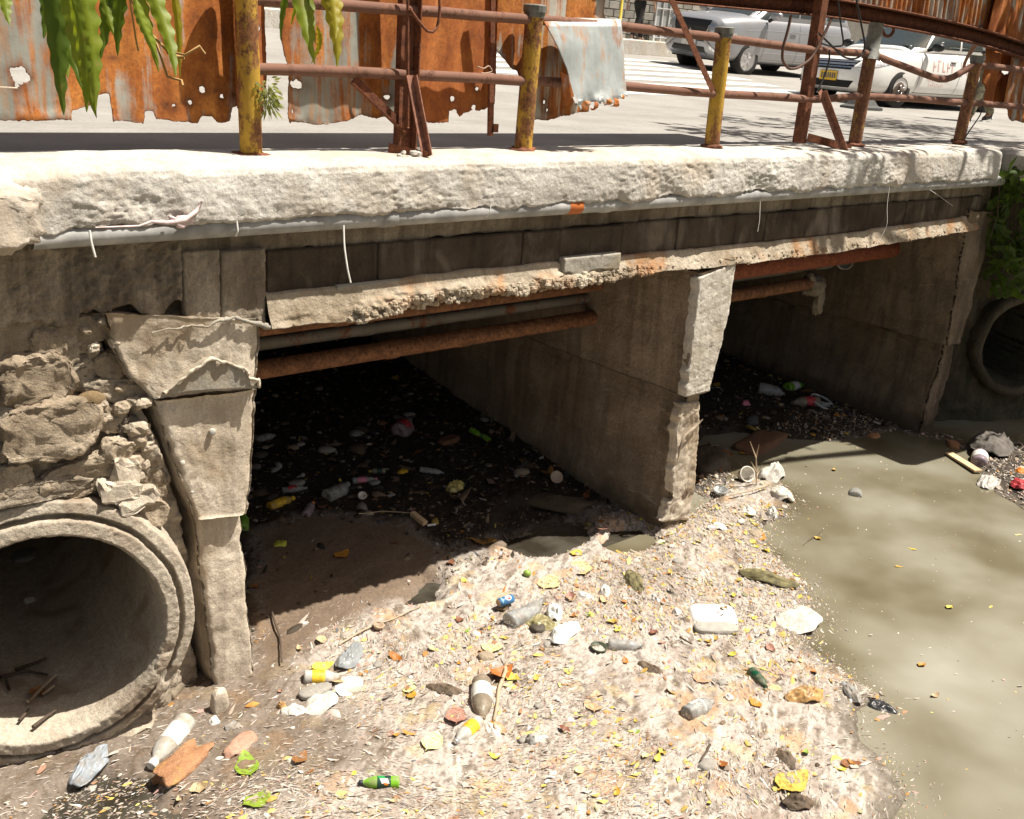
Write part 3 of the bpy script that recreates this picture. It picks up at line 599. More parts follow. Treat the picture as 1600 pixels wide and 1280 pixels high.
obj('pipe_barrel', ring, M_DRAIN, dr, True)
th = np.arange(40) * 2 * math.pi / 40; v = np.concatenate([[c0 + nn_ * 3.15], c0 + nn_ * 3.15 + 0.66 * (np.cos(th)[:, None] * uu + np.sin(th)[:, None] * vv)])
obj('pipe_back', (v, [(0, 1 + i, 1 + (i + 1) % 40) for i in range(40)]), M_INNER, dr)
for i, (r, a) in enumerate(()):
    v, f = rock((0.05, 0.03, 0.03), i, 7, 0.4); obj('spall', (v + c0 + nn_ * -0.01 + r * (math.cos(a) * uu + math.sin(a) * vv), f), M_DRAIN, dr, True)
# earth fill behind the near wall
tag(obj('earth_fill', box((-1.7, 6.1, -1.75), (2.5, 6.0, 3.1)), M_INNER), kind='structure')

# ------------------------------------------------------------------ far wing wall and its drain
ww = thing('wing_wall', 'concrete wing wall beyond the far pier, shade put into its dark colour', 'wall', (9.6, -0.7, -3.2))
wd = _unit(np.array([0.86, -0.5, 0])); wnrm = np.array([-0.5, -0.86, 0])
w0 = np.array([8.42, 0.22, 0]); sL = np.arange(0, 4.2, 0.03); zL = np.arange(-3.3, -0.12, 0.03); A, B = np.meshgrid(sL, zL, indexing='ij')
cD = w0 + wd * 0.95 + np.array([0, 0, -2.12])
G = w0 + A[..., None] * wd + B[..., None] * np.array([0, 0, 1]); G = G + wnrm * (0.09 * fbm(G, 1.7, 5, 8) + 0.04 * fbm(G, 6, 4, 9, ridge=True))[..., None]
hole = (A - 0.95) ** 2 + (B + 2.12) ** 2 < 0.49 ** 2; G = G - wnrm * (hole * 1.2)[..., None]
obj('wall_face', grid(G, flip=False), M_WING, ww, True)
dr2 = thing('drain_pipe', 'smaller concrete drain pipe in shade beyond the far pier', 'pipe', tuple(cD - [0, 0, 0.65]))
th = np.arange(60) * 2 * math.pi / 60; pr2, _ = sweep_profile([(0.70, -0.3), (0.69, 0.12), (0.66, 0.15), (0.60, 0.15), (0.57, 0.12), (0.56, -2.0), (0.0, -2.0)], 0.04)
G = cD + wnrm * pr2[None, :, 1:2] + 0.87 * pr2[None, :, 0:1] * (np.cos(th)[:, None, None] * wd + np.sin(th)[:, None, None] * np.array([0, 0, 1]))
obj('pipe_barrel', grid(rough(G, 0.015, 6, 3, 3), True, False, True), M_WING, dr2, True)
# ------------------------------------------------------------------ ground and water
WATER_Z = -3.055
def gpoly(pts, z=-3.02): return np.array([at(a, b, 'z', z)[:2] for a, b in pts])
def sdist(X, Y, poly):
    """signed distance to a polygon, positive inside"""
    d = np.full(X.shape, 1e9); ins = np.zeros(X.shape, bool); n = len(poly)
    for i in range(n):
        a, b = poly[i], poly[(i + 1) % n]; e = b - a
        t = np.clip(((X - a[0]) * e[0] + (Y - a[1]) * e[1]) / (e @ e + 1e-12), 0, 1)
        d = np.minimum(d, np.hypot(X - a[0] - t * e[0], Y - a[1] - t * e[1]))
        c = (a[1] > Y) != (b[1] > Y)
        ins ^= c & (X < (b[0] - a[0]) * (Y - a[1]) / (b[1] - a[1] + 1e-12) + a[0])
    return np.where(ins, d, -d)
MAT_EDGE = [(1088, 795), (1120, 775), (1128, 752), (1180, 738), (1212, 742), (1231, 770), (1226, 800), (1192, 815), (1196, 850), (1228, 885), (1256, 908), (1276, 955), (1262, 1003), (1312, 1038), (1372, 1086), (1336, 1104), (1346, 1150), (1385, 1192), (1408, 1232), (1386, 1285), (1330, 1420), (900, 1700), (300, 1500), (-300, 1300)]
POLY_MAT = np.concatenate([gpoly(MAT_EDGE), [[-2.6, -0.3], [-2.6, 0.3], [0.0, 0.25], [0.0, 9], [3.76, 9], [3.76, 0.0]]])
POLY_R = np.concatenate([gpoly([(1100, 676), (1150, 668), (1190, 674), (1240, 680), (1300, 684), (1350, 678), (1400, 668), (1425, 664)]), [[7.95, 0.3], [7.95, 9], [4.16, 9], [4.16, 0.5]]])
POLY_C = gpoly([(1086, 760), (1086, 705), (1105, 692), (1128, 700), (1142, 725), (1132, 752), (1105, 770)])
POLY_B = gpoly([(1395, 668), (1440, 678), (1470, 682), (1500, 690), (1528, 712), (1536, 735), (1560, 765), (1600, 790), (1680, 830), (1800, 760), (1640, 690), (1560, 690), (1515, 690), (1475, 674), (1440, 672)])
PUD = [gpoly(p) for p in ([(40, 1300), (95, 1238), (160, 1206), (238, 1212), (236, 1250), (290, 1268), (340, 1300), (250, 1420), (60, 1420)], [(775, 848), (790, 800), (850, 788), (912, 808), (925, 838), (880, 862), (825, 868)],
                          [(938, 850), (955, 826), (1000, 822), (1032, 842), (1010, 860), (965, 864)], [(640, 938), (668, 905), (690, 905), (678, 935)])]
POLY_MUD = gpoly([(398, 860), (480, 830), (640, 835), (700, 870), (690, 905), (600, 950), (540, 990), (470, 1020), (430, 1060), (398, 1075)])
def g_masks(X, Y):
    sm = sdist(X, Y, POLY_MAT); sr = np.maximum(sdist(X, Y, POLY_R), np.maximum(sdist(X, Y, POLY_C), sdist(X, Y, POLY_B)))
    wob = 0.06 * fbm(np.stack([X, Y, X * 0], -1), 4, 6, 3, 0.62)
    pu = np.max([sdist(X, Y, p) for p in PUD], 0) + wob * 0.6 + 0.045
    mud = sstep(-0.10, 0.12, sdist(X, Y, POLY_MUD) + wob * 1.5)
    return sm + wob * 0.9, sr + wob, pu, mud
def gh(X, Y, fine=True):
    X = np.asarray(X, float); Y = np.asarray(Y, float)
    sm, sr, pu, mud = g_masks(X, Y); s = np.maximum(sm, sr)
    h = np.where(s > 0, 0.05 * (1 - np.exp(-np.maximum(s, 0) / 0.16)) , 0.5 * s)
    h = np.maximum(h, -0.5)
    h += np.where((X > -0.1) & (X < 3.95), 0.13, 0.07) * np.clip(Y - 0.35, 0, 6) * (s > 0)
    p3 = np.stack([X, Y, X * 0], -1)
    on = sstep(0.0, 0.12, s)
    h += on * (0.022 * fbm(p3, 1.6, 3, 11) + (1 - 0.8 * mud) * (0.016 * fbm(p3, 6, 4, 12) + 0.011 * fbm(p3 * [1, 1.6, 1], 17, 4, 13, ridge=True)))
    if fine: h += on * (1 - 0.75 * mud) * 0.006 * fbm(p3, 45, 3, 14)
    h -= sstep(-0.06, 0.08, pu) * (0.075 + 0.05 * np.clip(pu, 0, .3))
    return WATER_Z + 0.008 + h
def ghit(px, py, dz=0.0):
    """the point of the ground or the water seen through a pixel"""
    r = ray(px, py); r = r / np.linalg.norm(r); t = np.linspace(3.0, 16.0, 400); Q = CAM + r * t[:, None]
    z = np.maximum(gh(Q[:, 0], Q[:, 1], False), WATER_Z); k = np.argmax(Q[:, 2] < z)
    t = np.linspace(t[max(k - 1, 0)], t[k], 40); Q = CAM + r * t[:, None]
    z = np.maximum(gh(Q[:, 0], Q[:, 1], False), WATER_Z); k = np.argmax(Q[:, 2] < z)
    q = Q[k].copy(); q[2] = z[k] + dz; return q
def axis_pts(a, lo, hi, b, fine, coarse):
    return np.concatenate([np.arange(a, lo, coarse), np.arange(lo, hi, fine), np.arange(hi, b + coarse, coarse)])
gx = axis_pts(-6, -1.9, 5.0, 14, 0.0135, 0.07); gy = axis_pts(-9, -3.7, 1.5, 9, 0.0135, 0.06)
X, Yg = np.meshgrid(gx, gy, indexing='ij'); Hh = gh(X, Yg)
sm, sr, pu, mud = g_masks(X, Yg)
p3 = np.stack([X, Yg, 0 * X], -1)
# colour of the mat: pale pulp and scum, streaked by the flow, brown mud, humus under the deck darkened further for its shade
wx = p3 + 0.22 * np.stack([fbm(p3, 1.1, 2, 50), fbm(p3, 1.1, 2, 51), 0 * X], -1)
ca, sa_ = math.cos(0.5), math.sin(0.5)
st = np.stack([wx[..., 0] * ca + wx[..., 1] * sa_, (-wx[..., 0] * sa_ + wx[..., 1] * ca) * 4.0, 0 * X], -1)
n1 = fbm(st, 2.6, 5, 60); n2 = fbm(st, 9, 4, 61); n3 = fbm(p3, 30, 3, 62)
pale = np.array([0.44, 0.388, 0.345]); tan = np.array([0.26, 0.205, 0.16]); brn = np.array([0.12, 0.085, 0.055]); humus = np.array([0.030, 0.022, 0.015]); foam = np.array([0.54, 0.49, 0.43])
lerp = lambda a, b, t: a + (b - a) * np.clip(t, 0, 1)[..., None]
n4 = fbm(p3, 13, 4, 63); cg = lerp(pale, tan, 0.75 * sstep(0.0, 0.5, n1 + 0.5 * n4)); cg = lerp(cg, foam, sstep(0.05, 0.5, -0.6 * n1 + 0.8 * n4)); cg = lerp(cg, brn, sstep(0.06, 0.42, 0.6 * n2 + 0.6 * n4) * 0.7); cg = lerp(cg, brn * 0.7, sstep(0.2, 0.5, n3) * 0.6)
blot = sstep(0.28, 0.45, fbm(p3, 4.2, 4, 66)); cg = lerp(cg, np.array([0.50, 0.31, 0.17]), 0.65 * blot); blot = sstep(0.33, 0.45, fbm(p3, 6.2, 4, 67)); cg = lerp(cg, np.array([0.52, 0.40, 0.20]), 0.4 * blot)
edge = sstep(0.20, 0.0, sm + 0.1 * n4); cg = lerp(cg, np.array([0.10, 0.083, 0.058]), edge * 0.85)
mudc = np.array([0.16, 0.115, 0.08]) * (1 + 0.25 * n1 + 0.15 * n3)[..., None]
cg = lerp(cg, mudc, mud)
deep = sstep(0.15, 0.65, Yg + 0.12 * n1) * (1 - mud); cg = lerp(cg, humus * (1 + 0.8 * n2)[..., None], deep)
leftw = sstep(0.5, -0.1, X + 0.25 * n1) * sstep(-1.3, -1.0, Yg) ; cg = lerp(cg, brn * 0.9, 0.75 * leftw)
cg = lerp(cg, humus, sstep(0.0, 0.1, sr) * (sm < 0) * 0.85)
cg = lerp(cg, np.array([0.05, 0.042, 0.03]), sstep(WATER_Z + 0.012, WATER_Z - 0.02, Hh))
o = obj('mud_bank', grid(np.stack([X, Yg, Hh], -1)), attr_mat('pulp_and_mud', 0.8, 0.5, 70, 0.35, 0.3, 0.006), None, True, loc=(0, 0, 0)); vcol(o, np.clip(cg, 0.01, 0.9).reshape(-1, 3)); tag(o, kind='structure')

# murky water with drifting clouds of silt
t = NT('murky_water')
w1 = t.noise(0.62, 3, 0.45, 0.2, t.map((1, 1.15, 1), (0, 0, 0.5))); w2 = t.noise(1.5, 3, 0.45, 0.2)
k = t.math('ADD', t.math('MULTIPLY', w1, 0.65), t.math('MULTIPLY', w2, 0.35))
c = t.ramp(k, [(0.35, (0.092, 0.077, 0.044)), (0.46, (0.150, 0.133, 0.088)), (0.56, (0.215, 0.200, 0.150)), (0.70, (0.30, 0.288, 0.24))])
n = t.bump(t.noise(7, 4, 0.6), 0.05, 0.02); n = t.bump(t.noise(38, 3, 0.6), 0.03, 0.004, n)
t.b.inputs['IOR'].default_value = 1.33
wm = t.out(c, t.ramp(t.noise(1.2, 3), [(0.4, 0.05), (0.6, 0.14)]), n, spec=0.5)
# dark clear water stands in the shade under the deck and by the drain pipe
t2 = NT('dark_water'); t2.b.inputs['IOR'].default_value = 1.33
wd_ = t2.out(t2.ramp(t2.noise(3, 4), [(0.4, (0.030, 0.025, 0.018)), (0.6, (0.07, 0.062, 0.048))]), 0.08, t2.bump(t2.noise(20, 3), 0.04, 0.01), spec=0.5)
wxs = np.linspace(-8, 16, 49); wys = np.linspace(-14, 9, 47); A, B = np.meshgrid(wxs, wys, indexing='ij')
ow = obj('water', grid(np.stack([A, B, A * 0 + WATER_Z], -1)), wm, None, True, loc=(0, 0, WATER_Z)); tag(ow, kind='structure')
ow.data.materials.append(wd_)
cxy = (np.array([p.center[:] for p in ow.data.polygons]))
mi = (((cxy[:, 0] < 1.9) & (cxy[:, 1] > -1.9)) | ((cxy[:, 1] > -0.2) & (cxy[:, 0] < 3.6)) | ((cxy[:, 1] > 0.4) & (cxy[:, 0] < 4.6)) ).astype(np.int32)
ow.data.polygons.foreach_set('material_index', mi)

# ------------------------------------------------------------------ road
def rz(Y): return np.where(Y < 5, -0.08 + 0.08 * (np.asarray(Y) - 0.35) / 4.65, 0.065 * (np.asarray(Y) - 5))
t = NT('pale_concrete_road')
c = t.ramp(t.noise(1.1, 8, 0.6), [(0.3, (0.25, 0.235, 0.215)), (0.7, (0.35, 0.335, 0.31))])
c = t.mix(t.math('MULTIPLY', t.ramp(t.noise(30, 4, 0.7), [(0.35, 1.0), (0.5, 0.0)]), 0.35), c, (0.16, 0.15, 0.14))
c = t.mix(t.math('MULTIPLY', t.ramp(t.noise(1.0, 4, 0.6, 0.2, t.map((0.5, 9, 1), (0, 0, 0.05))), [(0.55, 0.0), (0.7, 1.0)]), 0.35), c, (0.18, 0.17, 0.155))
wv = t.n('TexWave'); wv.inputs['Scale'].default_value = 7; wv.inputs['Distortion'].default_value = 3; wv.inputs['Detail'].default_value = 3; t.link(t.map((1, 1, 1), (0, 0, 0.9)), wv.inputs['Vector'])
n = t.bump(t.noise(80, 6, 0.7), 0.3, 0.004)
M_ROAD = t.out(c, 0.9, n, spec=0.25)
ys = np.concatenate([np.arange(0.30, 5.0, 0.2), np.arange(5.0, 13.3, 0.5), [13.3]]); xs = np.linspace(-14, 60, 75); A, B = np.meshgrid(xs, ys, indexing='ij')
tag(obj('road', grid(np.stack([A, B, rz(B)], -1)), M_ROAD, None, True, loc=(0, 0, 0)), kind='structure')
M_PAINT = concrete('worn_road_paint', (0.58, 0.57, 0.54), (0.82, 0.81, 0.78), 5, 0.2, speck=0.9)
zeb = []
for i in range(7):
    y0 = 5.7 + i * 0.95; nx = 30; G = np.zeros((nx, 4, 3)); xx = np.linspace(7.5 + 0.2 * i, 14.6 + 0.35 * i, nx); yy = np.array([0, .16, .33, .5]) + y0
    G[..., 0] = xx[:, None]; G[..., 1] = yy[None]; G[..., 2] = rz(yy)[None] + 0.005; zeb.append(grid(G))
tag(obj('crossing_stripes', join(*zeb), M_PAINT, None, True, loc=(10, 8, 0)), kind='structure')
# ground beyond the near end and far end of the slab, and the verge above the wing wall
tag(obj('verge', box((11.6, -0.6, -0.16), (7.0, 1.9, 0.28), (0, 0, -0.09), 0.04), M_SLAB), kind='structure')
# far kerb, pavement, block wall
zk = float(rz(13.3))
tag(obj('far_kerb', box((20, 13.42, zk + 0.10), (70, 0.22, 0.50), None, 0.03), M_SLAB), kind='structure')
tag(obj('far_pavement', box((20, 14.75, zk + 0.17), (70, 2.45, 0.3)), concrete('pavement', (0.36, 0.33, 0.29), (0.52, 0.48, 0.43), 2, 0.3)), kind='structure')
bw = thing('block_wall', 'grey hollow block wall behind the far pavement', 'wall', (20, 16, zk + 0.3))
M_BLOCK = [concrete('block_%s' % s, a, b, 3, 0.5) for s, a, b in (('grey', (0.25, 0.24, 0.21), (0.38, 0.36, 0.32)), ('dark', (0.19, 0.18, 0.16), (0.30, 0.285, 0.25)), ('light', (0.31, 0.29, 0.26), (0.44, 0.42, 0.37)))]
obj('mortar_backing', box((20, 16.13, zk + 1.8), (70, 0.2, 3.2)), concrete('block_mortar', (0.16, 0.15, 0.13), (0.24, 0.225, 0.2), 3, 0.4), bw)
bme = mesh_np('block', box((0, 0, 0), (0.385, 0.10, 0.185), None, 0.012), False); bme.materials.append(M_BLOCK[0])
bmes = [bme] + [bme.copy() for _ in range(2)]
for k in (1, 2): bmes[k].materials[0] = M_BLOCK[k]
for r in range(9):
    for c_ in range(26):
        x = 14.6 + 0.40 * c_ + 0.2 * (r % 2); o = bpy.data.objects.new('block', bmes[random.randrange(3)]); COL.objects.link(o); o.parent = bw
        o.location = (x - 20, 15.985 - 16 + random.uniform(-0.006, 0.006), 0.10 + 0.20 * r)
# ------------------------------------------------------------------ yellow railing
M_YEL = rust_metal('chipped_yellow_paint', (0.54, 0.325, 0.045), 0.505, (0.14, 0.05, 0.02), (0.33, 0.15, 0.06))
M_YELR = rust_metal('mostly_rusted_yellow', (0.45, 0.27, 0.06), 0.56, (0.13, 0.05, 0.025), (0.30, 0.14, 0.07))
M_RAIL = rust_metal('brown_rust_rail', (0.22, 0.11, 0.075), 0.47, (0.11, 0.045, 0.027), (0.27, 0.13, 0.08))
M_CAP = simple('grey_cap', (0.16, 0.16, 0.14), 0.6, var=0.25, bump=0.15)
M_STEEL = rust_metal('rusted_section', None, 0.5, (0.12, 0.042, 0.022), (0.28, 0.105, 0.05))
M_STEELP = rust_metal('pinkish_rusted_section', None, 0.5, (0.22, 0.09, 0.055), (0.40, 0.20, 0.14), (0.08, 0.03, 0.02))
rail = thing('railing', 'rusty pipe railing with chipped yellow posts along the deck edge', 'railing', P(817, 235, 0.12))
YR = 0.12
def rpath(pts, y=YR, n=None):
    q = np.array([P(a, b, y) for a, b in pts]); 
    if n:
        t = np.linspace(0, len(q) - 1, n); q = np.stack([np.interp(t, range(len(q)), q[:, k]) for k in range(3)], -1)
        for _ in range(2): q[1:-1] = (q[:-2] + q[1:-1] * 2 + q[2:]) / 4
    return q
def post(base, top, m, r=0.057, cap=True, label=None):
    a, b = P(*base, YR), P(*top, YR); a = a - [0, 0, 0.05]; n = 24; t = rgrid(n)[:, None]; q = a + (b - a) * t
    p = obj('post', tube(q, r * (1 + 0.02 * fbm(q, 3, 2, 3)), 20), m, rail, True); 
    if label: p['label'] = label
    if cap:
        d = _unit(b - a); obj('post_cap', tube([b - d * 0.012, b + d * 0.015, b + d * 0.018, b + d * 0.055, b + d * 0.062], [r * 1.12, r * 1.16, r * 1.28, r * 1.28, r * 1.1], 16), M_CAP, p)
    v, f = rock((r * 1.5, r * 1.4, 0.02), int(base[0]), 10, 0.5, 0.9); obj('weld_foot', (v + P(*base, YR), f), M_STEEL, p, True)
    return p
post((393, 243), (382, -60), M_YEL, 0.058)
post((817, 234), (835, 24), M_YEL, 0.056)
post((1112, 229), (1131, 56), M_YEL, 0.056)
p4 = post((1335, 226), (1362, 74), M_YELR, 0.056, False, 'mostly rusted post with a grey sleeve on its top')
a, b = P(1359, 92, YR), P(1370, 36, YR); d = _unit(b - a)
obj('sleeve', tube([a, a + d * 0.06, a + d * 0.065, b], [0.07, 0.07, 0.062, 0.062], 18), M_CAP, p4, True)
post((1498, 221), (1526, 97), M_YELR, 0.055)
def railp(pts, r=0.030, n=None, wob=0.004, s=0):
    q = rpath(pts, YR - 0.0, n or 24); q = rough(q, wob, 2.5, 2, s); obj('rail', tube(q, r, 12), M_RAIL, rail, True)
railp([(387, -2), (540, 9), (700, 21), (834, 31)], s=1); railp([(391, 107), (560, 113), (700, 120), (827, 127)], s=2)
railp([(834, 31), (960, 40), (1131, 60)], s=3); railp([(827, 127), (960, 133), (1123, 147)], s=4)
railp([(1131, 60), (1200, 69), (1290, 80), (1360, 84)], s=5); railp([(1123, 147), (1200, 151), (1275, 156), (1310, 153), (1349, 149)], s=6)
q = np.array([P(x, y, YR) for x, y in ((1360, 84), (1410, 103), (1455, 120), (1468, 124), (1478, 124), (1490, 120), (1524, 101))])
obj('rail', tube(q, 0.030, 12), M_RAIL, rail, True)
railp([(1349, 150), (1430, 155), (1512, 161)], s=7); railp([(1524, 101), (1600, 110), (1690, 120)], s=8); railp([(1512, 161), (1600, 167), (1690, 174)], s=11)

# ------------------------------------------------------------------ steel supports of the tin fence
s1 = thing('fence_support', 'rusty steel upright with two braces between the first two yellow posts', 'fence support', P(640, 240, 0.1), group='steel supports of the tin fence')
a = P(627, 240, 0.13); obj('upright', beam(a, a + [0.012, 0.02, 1.9], 0.085, 0.05, (0, 1, 0)), M_STEEL, s1)
obj('upright_flange', beam(a + [0.05, -0.03, 0], a + [0.062, -0.01, 1.9], 0.008, 0.09, (0, 1, 0)), M_STEEL, s1)
a, b = P(640, 118, 0.05), P(664, 243, -0.10); obj('front_brace', join(beam(a, b, 0.045, 0.006, (0, -1, 0.3)), beam(a + [0.02, -0.02, 0], b + [0.02, -0.02, 0], 0.006, 0.045, (0, -1, 0.3))), M_STEELP, s1)
a, b = P(552, 124, 0.12), P(632, 200, 0.12); obj('side_brace', join(beam(a, b, 0.05, 0.006, (0, -1, 0)), beam(a + [-.02, -.02, -.02], b + [-.02, -.02, -.02], 0.006, 0.04, (0, -1, 0))), M_STEEL, s1)
a, b = P(607, 232, 0.08), P(668, 246, -0.12); obj('base_angle', join(beam(a, b, 0.006, 0.06), beam(a + [-0.03, -0.03, -0.028], b + [-0.03, -0.03, -0.028], 0.06, 0.006)), M_STEEL, s1)
q = np.array([P(637, y, 0.06) for y in np.linspace(-30, 200, 90)]); obj('rebar', tube(q, np.where(np.arange(90) % 2, 0.0095, 0.0075), 7), M_STEEL, s1, True)
q = np.array([P(x, y, 0.05) for x, y in ((640, 14), (650, 28), (660, 41), (668, 49), (676, 50), (683, 43), (686, 28), (687, 10), (686, -20))]); t = np.linspace(0, 8, 60)
q = np.stack([np.interp(t, range(9), q[:, k]) for k in range(3)], -1); obj('rebar', tube(q, np.where(np.arange(60) % 2, 0.0095, 0.0078), 7), M_STEEL, s1, True)
for i in range(9):
    r = random.uniform(0.01, 0.022); v, f = rock((r, r, r * .7), i, 5, .4); tag(obj('rubble', (v + P(random.uniform(622, 655), random.uniform(238, 246), -0.08), f), M_SLAB), 'small concrete crumb on the foot plate of the near fence support', 'rubble', 'crumbs on the foot plate')
s2 = thing('fence_support', 'rusty steel upright with a leaning brace beside the grey sleeved post', 'fence support', P(1262, 222, 0.1), group='steel supports of the tin fence')
a, b = P(1254, 224, 0.10), P(1296, -40, 0.10); obj('upright', join(beam(a, b, 0.085, 0.008, (0, 1, 0)), beam(a + [0.042, 0.035, 0], b + [0.042, 0.035, 0], 0.008, 0.07, (0, 1, 0)), beam(a + [-0.042, 0.035, 0], b + [-0.042, 0.035, 0], 0.008, 0.07, (0, 1, 0))), M_STEEL, s2)
a, b = P(1281, 142, 0.05), P(1316, 238, -0.08); obj('front_brace', join(beam(a, b, 0.06, 0.006, (0, -1, 0.3)), beam(a + [0.028, -0.02, 0], b + [0.028, -0.02, 0], 0.006, 0.05, (0, -1, 0.3))), M_STEELP, s2)
a, b = P(1262, 214, 0.10), P(1330, 232, -0.02); obj('base_angle', join(beam(a, b, 0.006, 0.06), beam(a + [-.03, -.03, -.028], b + [-.03, -.03, -.028], 0.06, 0.006)), M_STEEL, s2)
a, b = P(1252, 160, 0.03), P(1270, 60, 0.03); 
a, b = P(766, 212, 0.20), P(770, -30, 0.20); s3 = thing('thin_stake', 'thin rusty steel stake behind the rails at the edge of the orange sheet', 'stake', a)
obj('stake_bar', beam(a, b, 0.035, 0.02, (0, 1, 0)), M_STEEL, s3); obj('lug', box(a + [0.03, 0, 0.045], (0.05, 0.02, 0.05)), M_STEEL, s3)
a, b = P(1046, -8, 0.06), P(1114, 142, 0.06); tag(obj('diagonal_bar', join(beam(a, b, 0.045, 0.007, (0, -1, 0)), ), M_STEEL), 'flat rusty bar slanting down to the third yellow post', 'bar')
# curved channel beam
cb = thing('channel_beam', 'long bowed rusty channel beam under the far tin sheets', 'beam', P(1290, 30, 0.3))
cp = np.array([P(x, y, 0.30) for x, y in ((930, -26), (1060, -11), (1180, 1), (1290, 12), (1400, 31), (1480, 47), (1540, 62), (1600, 82), (1660, 105))]); t = np.linspace(0, 8, 60)
cp = np.stack([np.interp(t, range(9), cp[:, k]) for k in range(3)], -1)
for _ in range(4): cp[1:-1] = (cp[:-2] + 2 * cp[1:-1] + cp[2:]) / 4
def strip(path, w, h, dy, dz):
    n = len(path); s = [(-w / 2 + dy, -h / 2 + dz), (w / 2 + dy, -h / 2 + dz), (w / 2 + dy, h / 2 + dz), (-w / 2 + dy, h / 2 + dz)]
    G = np.stack([path + [0, a, b] for a, b in s], 1); return grid(G, False, True)
obj('beam_web', strip(cp, 0.012, 0.12, 0, 0), M_STEEL, cb); obj('beam_top', strip(cp, 0.10, 0.012, -0.05, 0.066), M_STEEL, cb); obj('beam_bottom', strip(cp, 0.09, 0.012, -0.045, -0.067), M_STEEL, cb)
def cable(pts, ys, r, label, m=None, cat='cable'):
    q = np.array([P(a, b, y) for (a, b), y in zip(pts, ys if hasattr(ys, '__len__') else [ys] * len(pts))]); t = np.linspace(0, len(q) - 1, len(q) * 7)
    q = np.stack([np.interp(t, range(len(q)), q[:, k]) for k in range(3)], -1)
    for _ in range(6): q[1:-1] = (q[:-2] + 2 * q[1:-1] + q[2:]) / 4
    return tag(obj('cable', tube(q, r, 7), m or M_CABLE, None, True), label, cat)
M_CABLE = simple('black_cable', (0.025, 0.022, 0.02), 0.6)
cable([(1236, 24), (1231, 48), (1223, 75), (1222, 95), (1232, 108), (1246, 107), (1268, 92), (1285, 60), (1300, 28)], 0.0, 0.011, 'dark cable looped in front of the silver car', simple('brown_cable', (0.10, 0.05, 0.035), 0.7))
cable([(1308, -10), (1314, 40), (1319, 72), (1300, 73), (1284, 68)], 0.02, 0.007, 'black wire dropping to the top rail beside the steel upright')
cable([(1336, -10), (1345, 35), (1352, 70), (1348, 86), (1335, 93), (1318, 90), (1296, 68), (1279, 52)], 0.02, 0.008, 'black cable hanging in a loop before the white car windscreen')
cable([(1296, 78), (1296, 95), (1288, 120), (1276, 145)], 0.0, 0.007, 'black wire running down to the top of the leaning brace')
cable([(1378, 45), (1382, 56), (1390, 57), (1396, 50), (1396, 42)], 0.26, 0.014, 'short loop of rusty strip hanging under the bowed beam', M_STEEL, 'strip')
cable([(1536, 165), (1532, 180), (1518, 200), (1508, 215)], 0.05, 0.006, 'thin wire hanging from the lower rail to the deck at the last yellow post')
cable([(746, 104), (756, 108), (764, 102), (770, 112), (758, 115), (750, 114), (772, 116)], 0.14, 0.004, 'pale twist of tie wire on the thin stake', simple('pale_wire', (0.45, 0.33, 0.24), 0.7), 'wire')
cable([(-20, 136), (10, 137), (28, 138)], 0.16, 0.004, 'short pale wire end sticking out at the left edge of the tin fence', simple('pale_wire_two', (0.50, 0.42, 0.32), 0.7), 'wire')

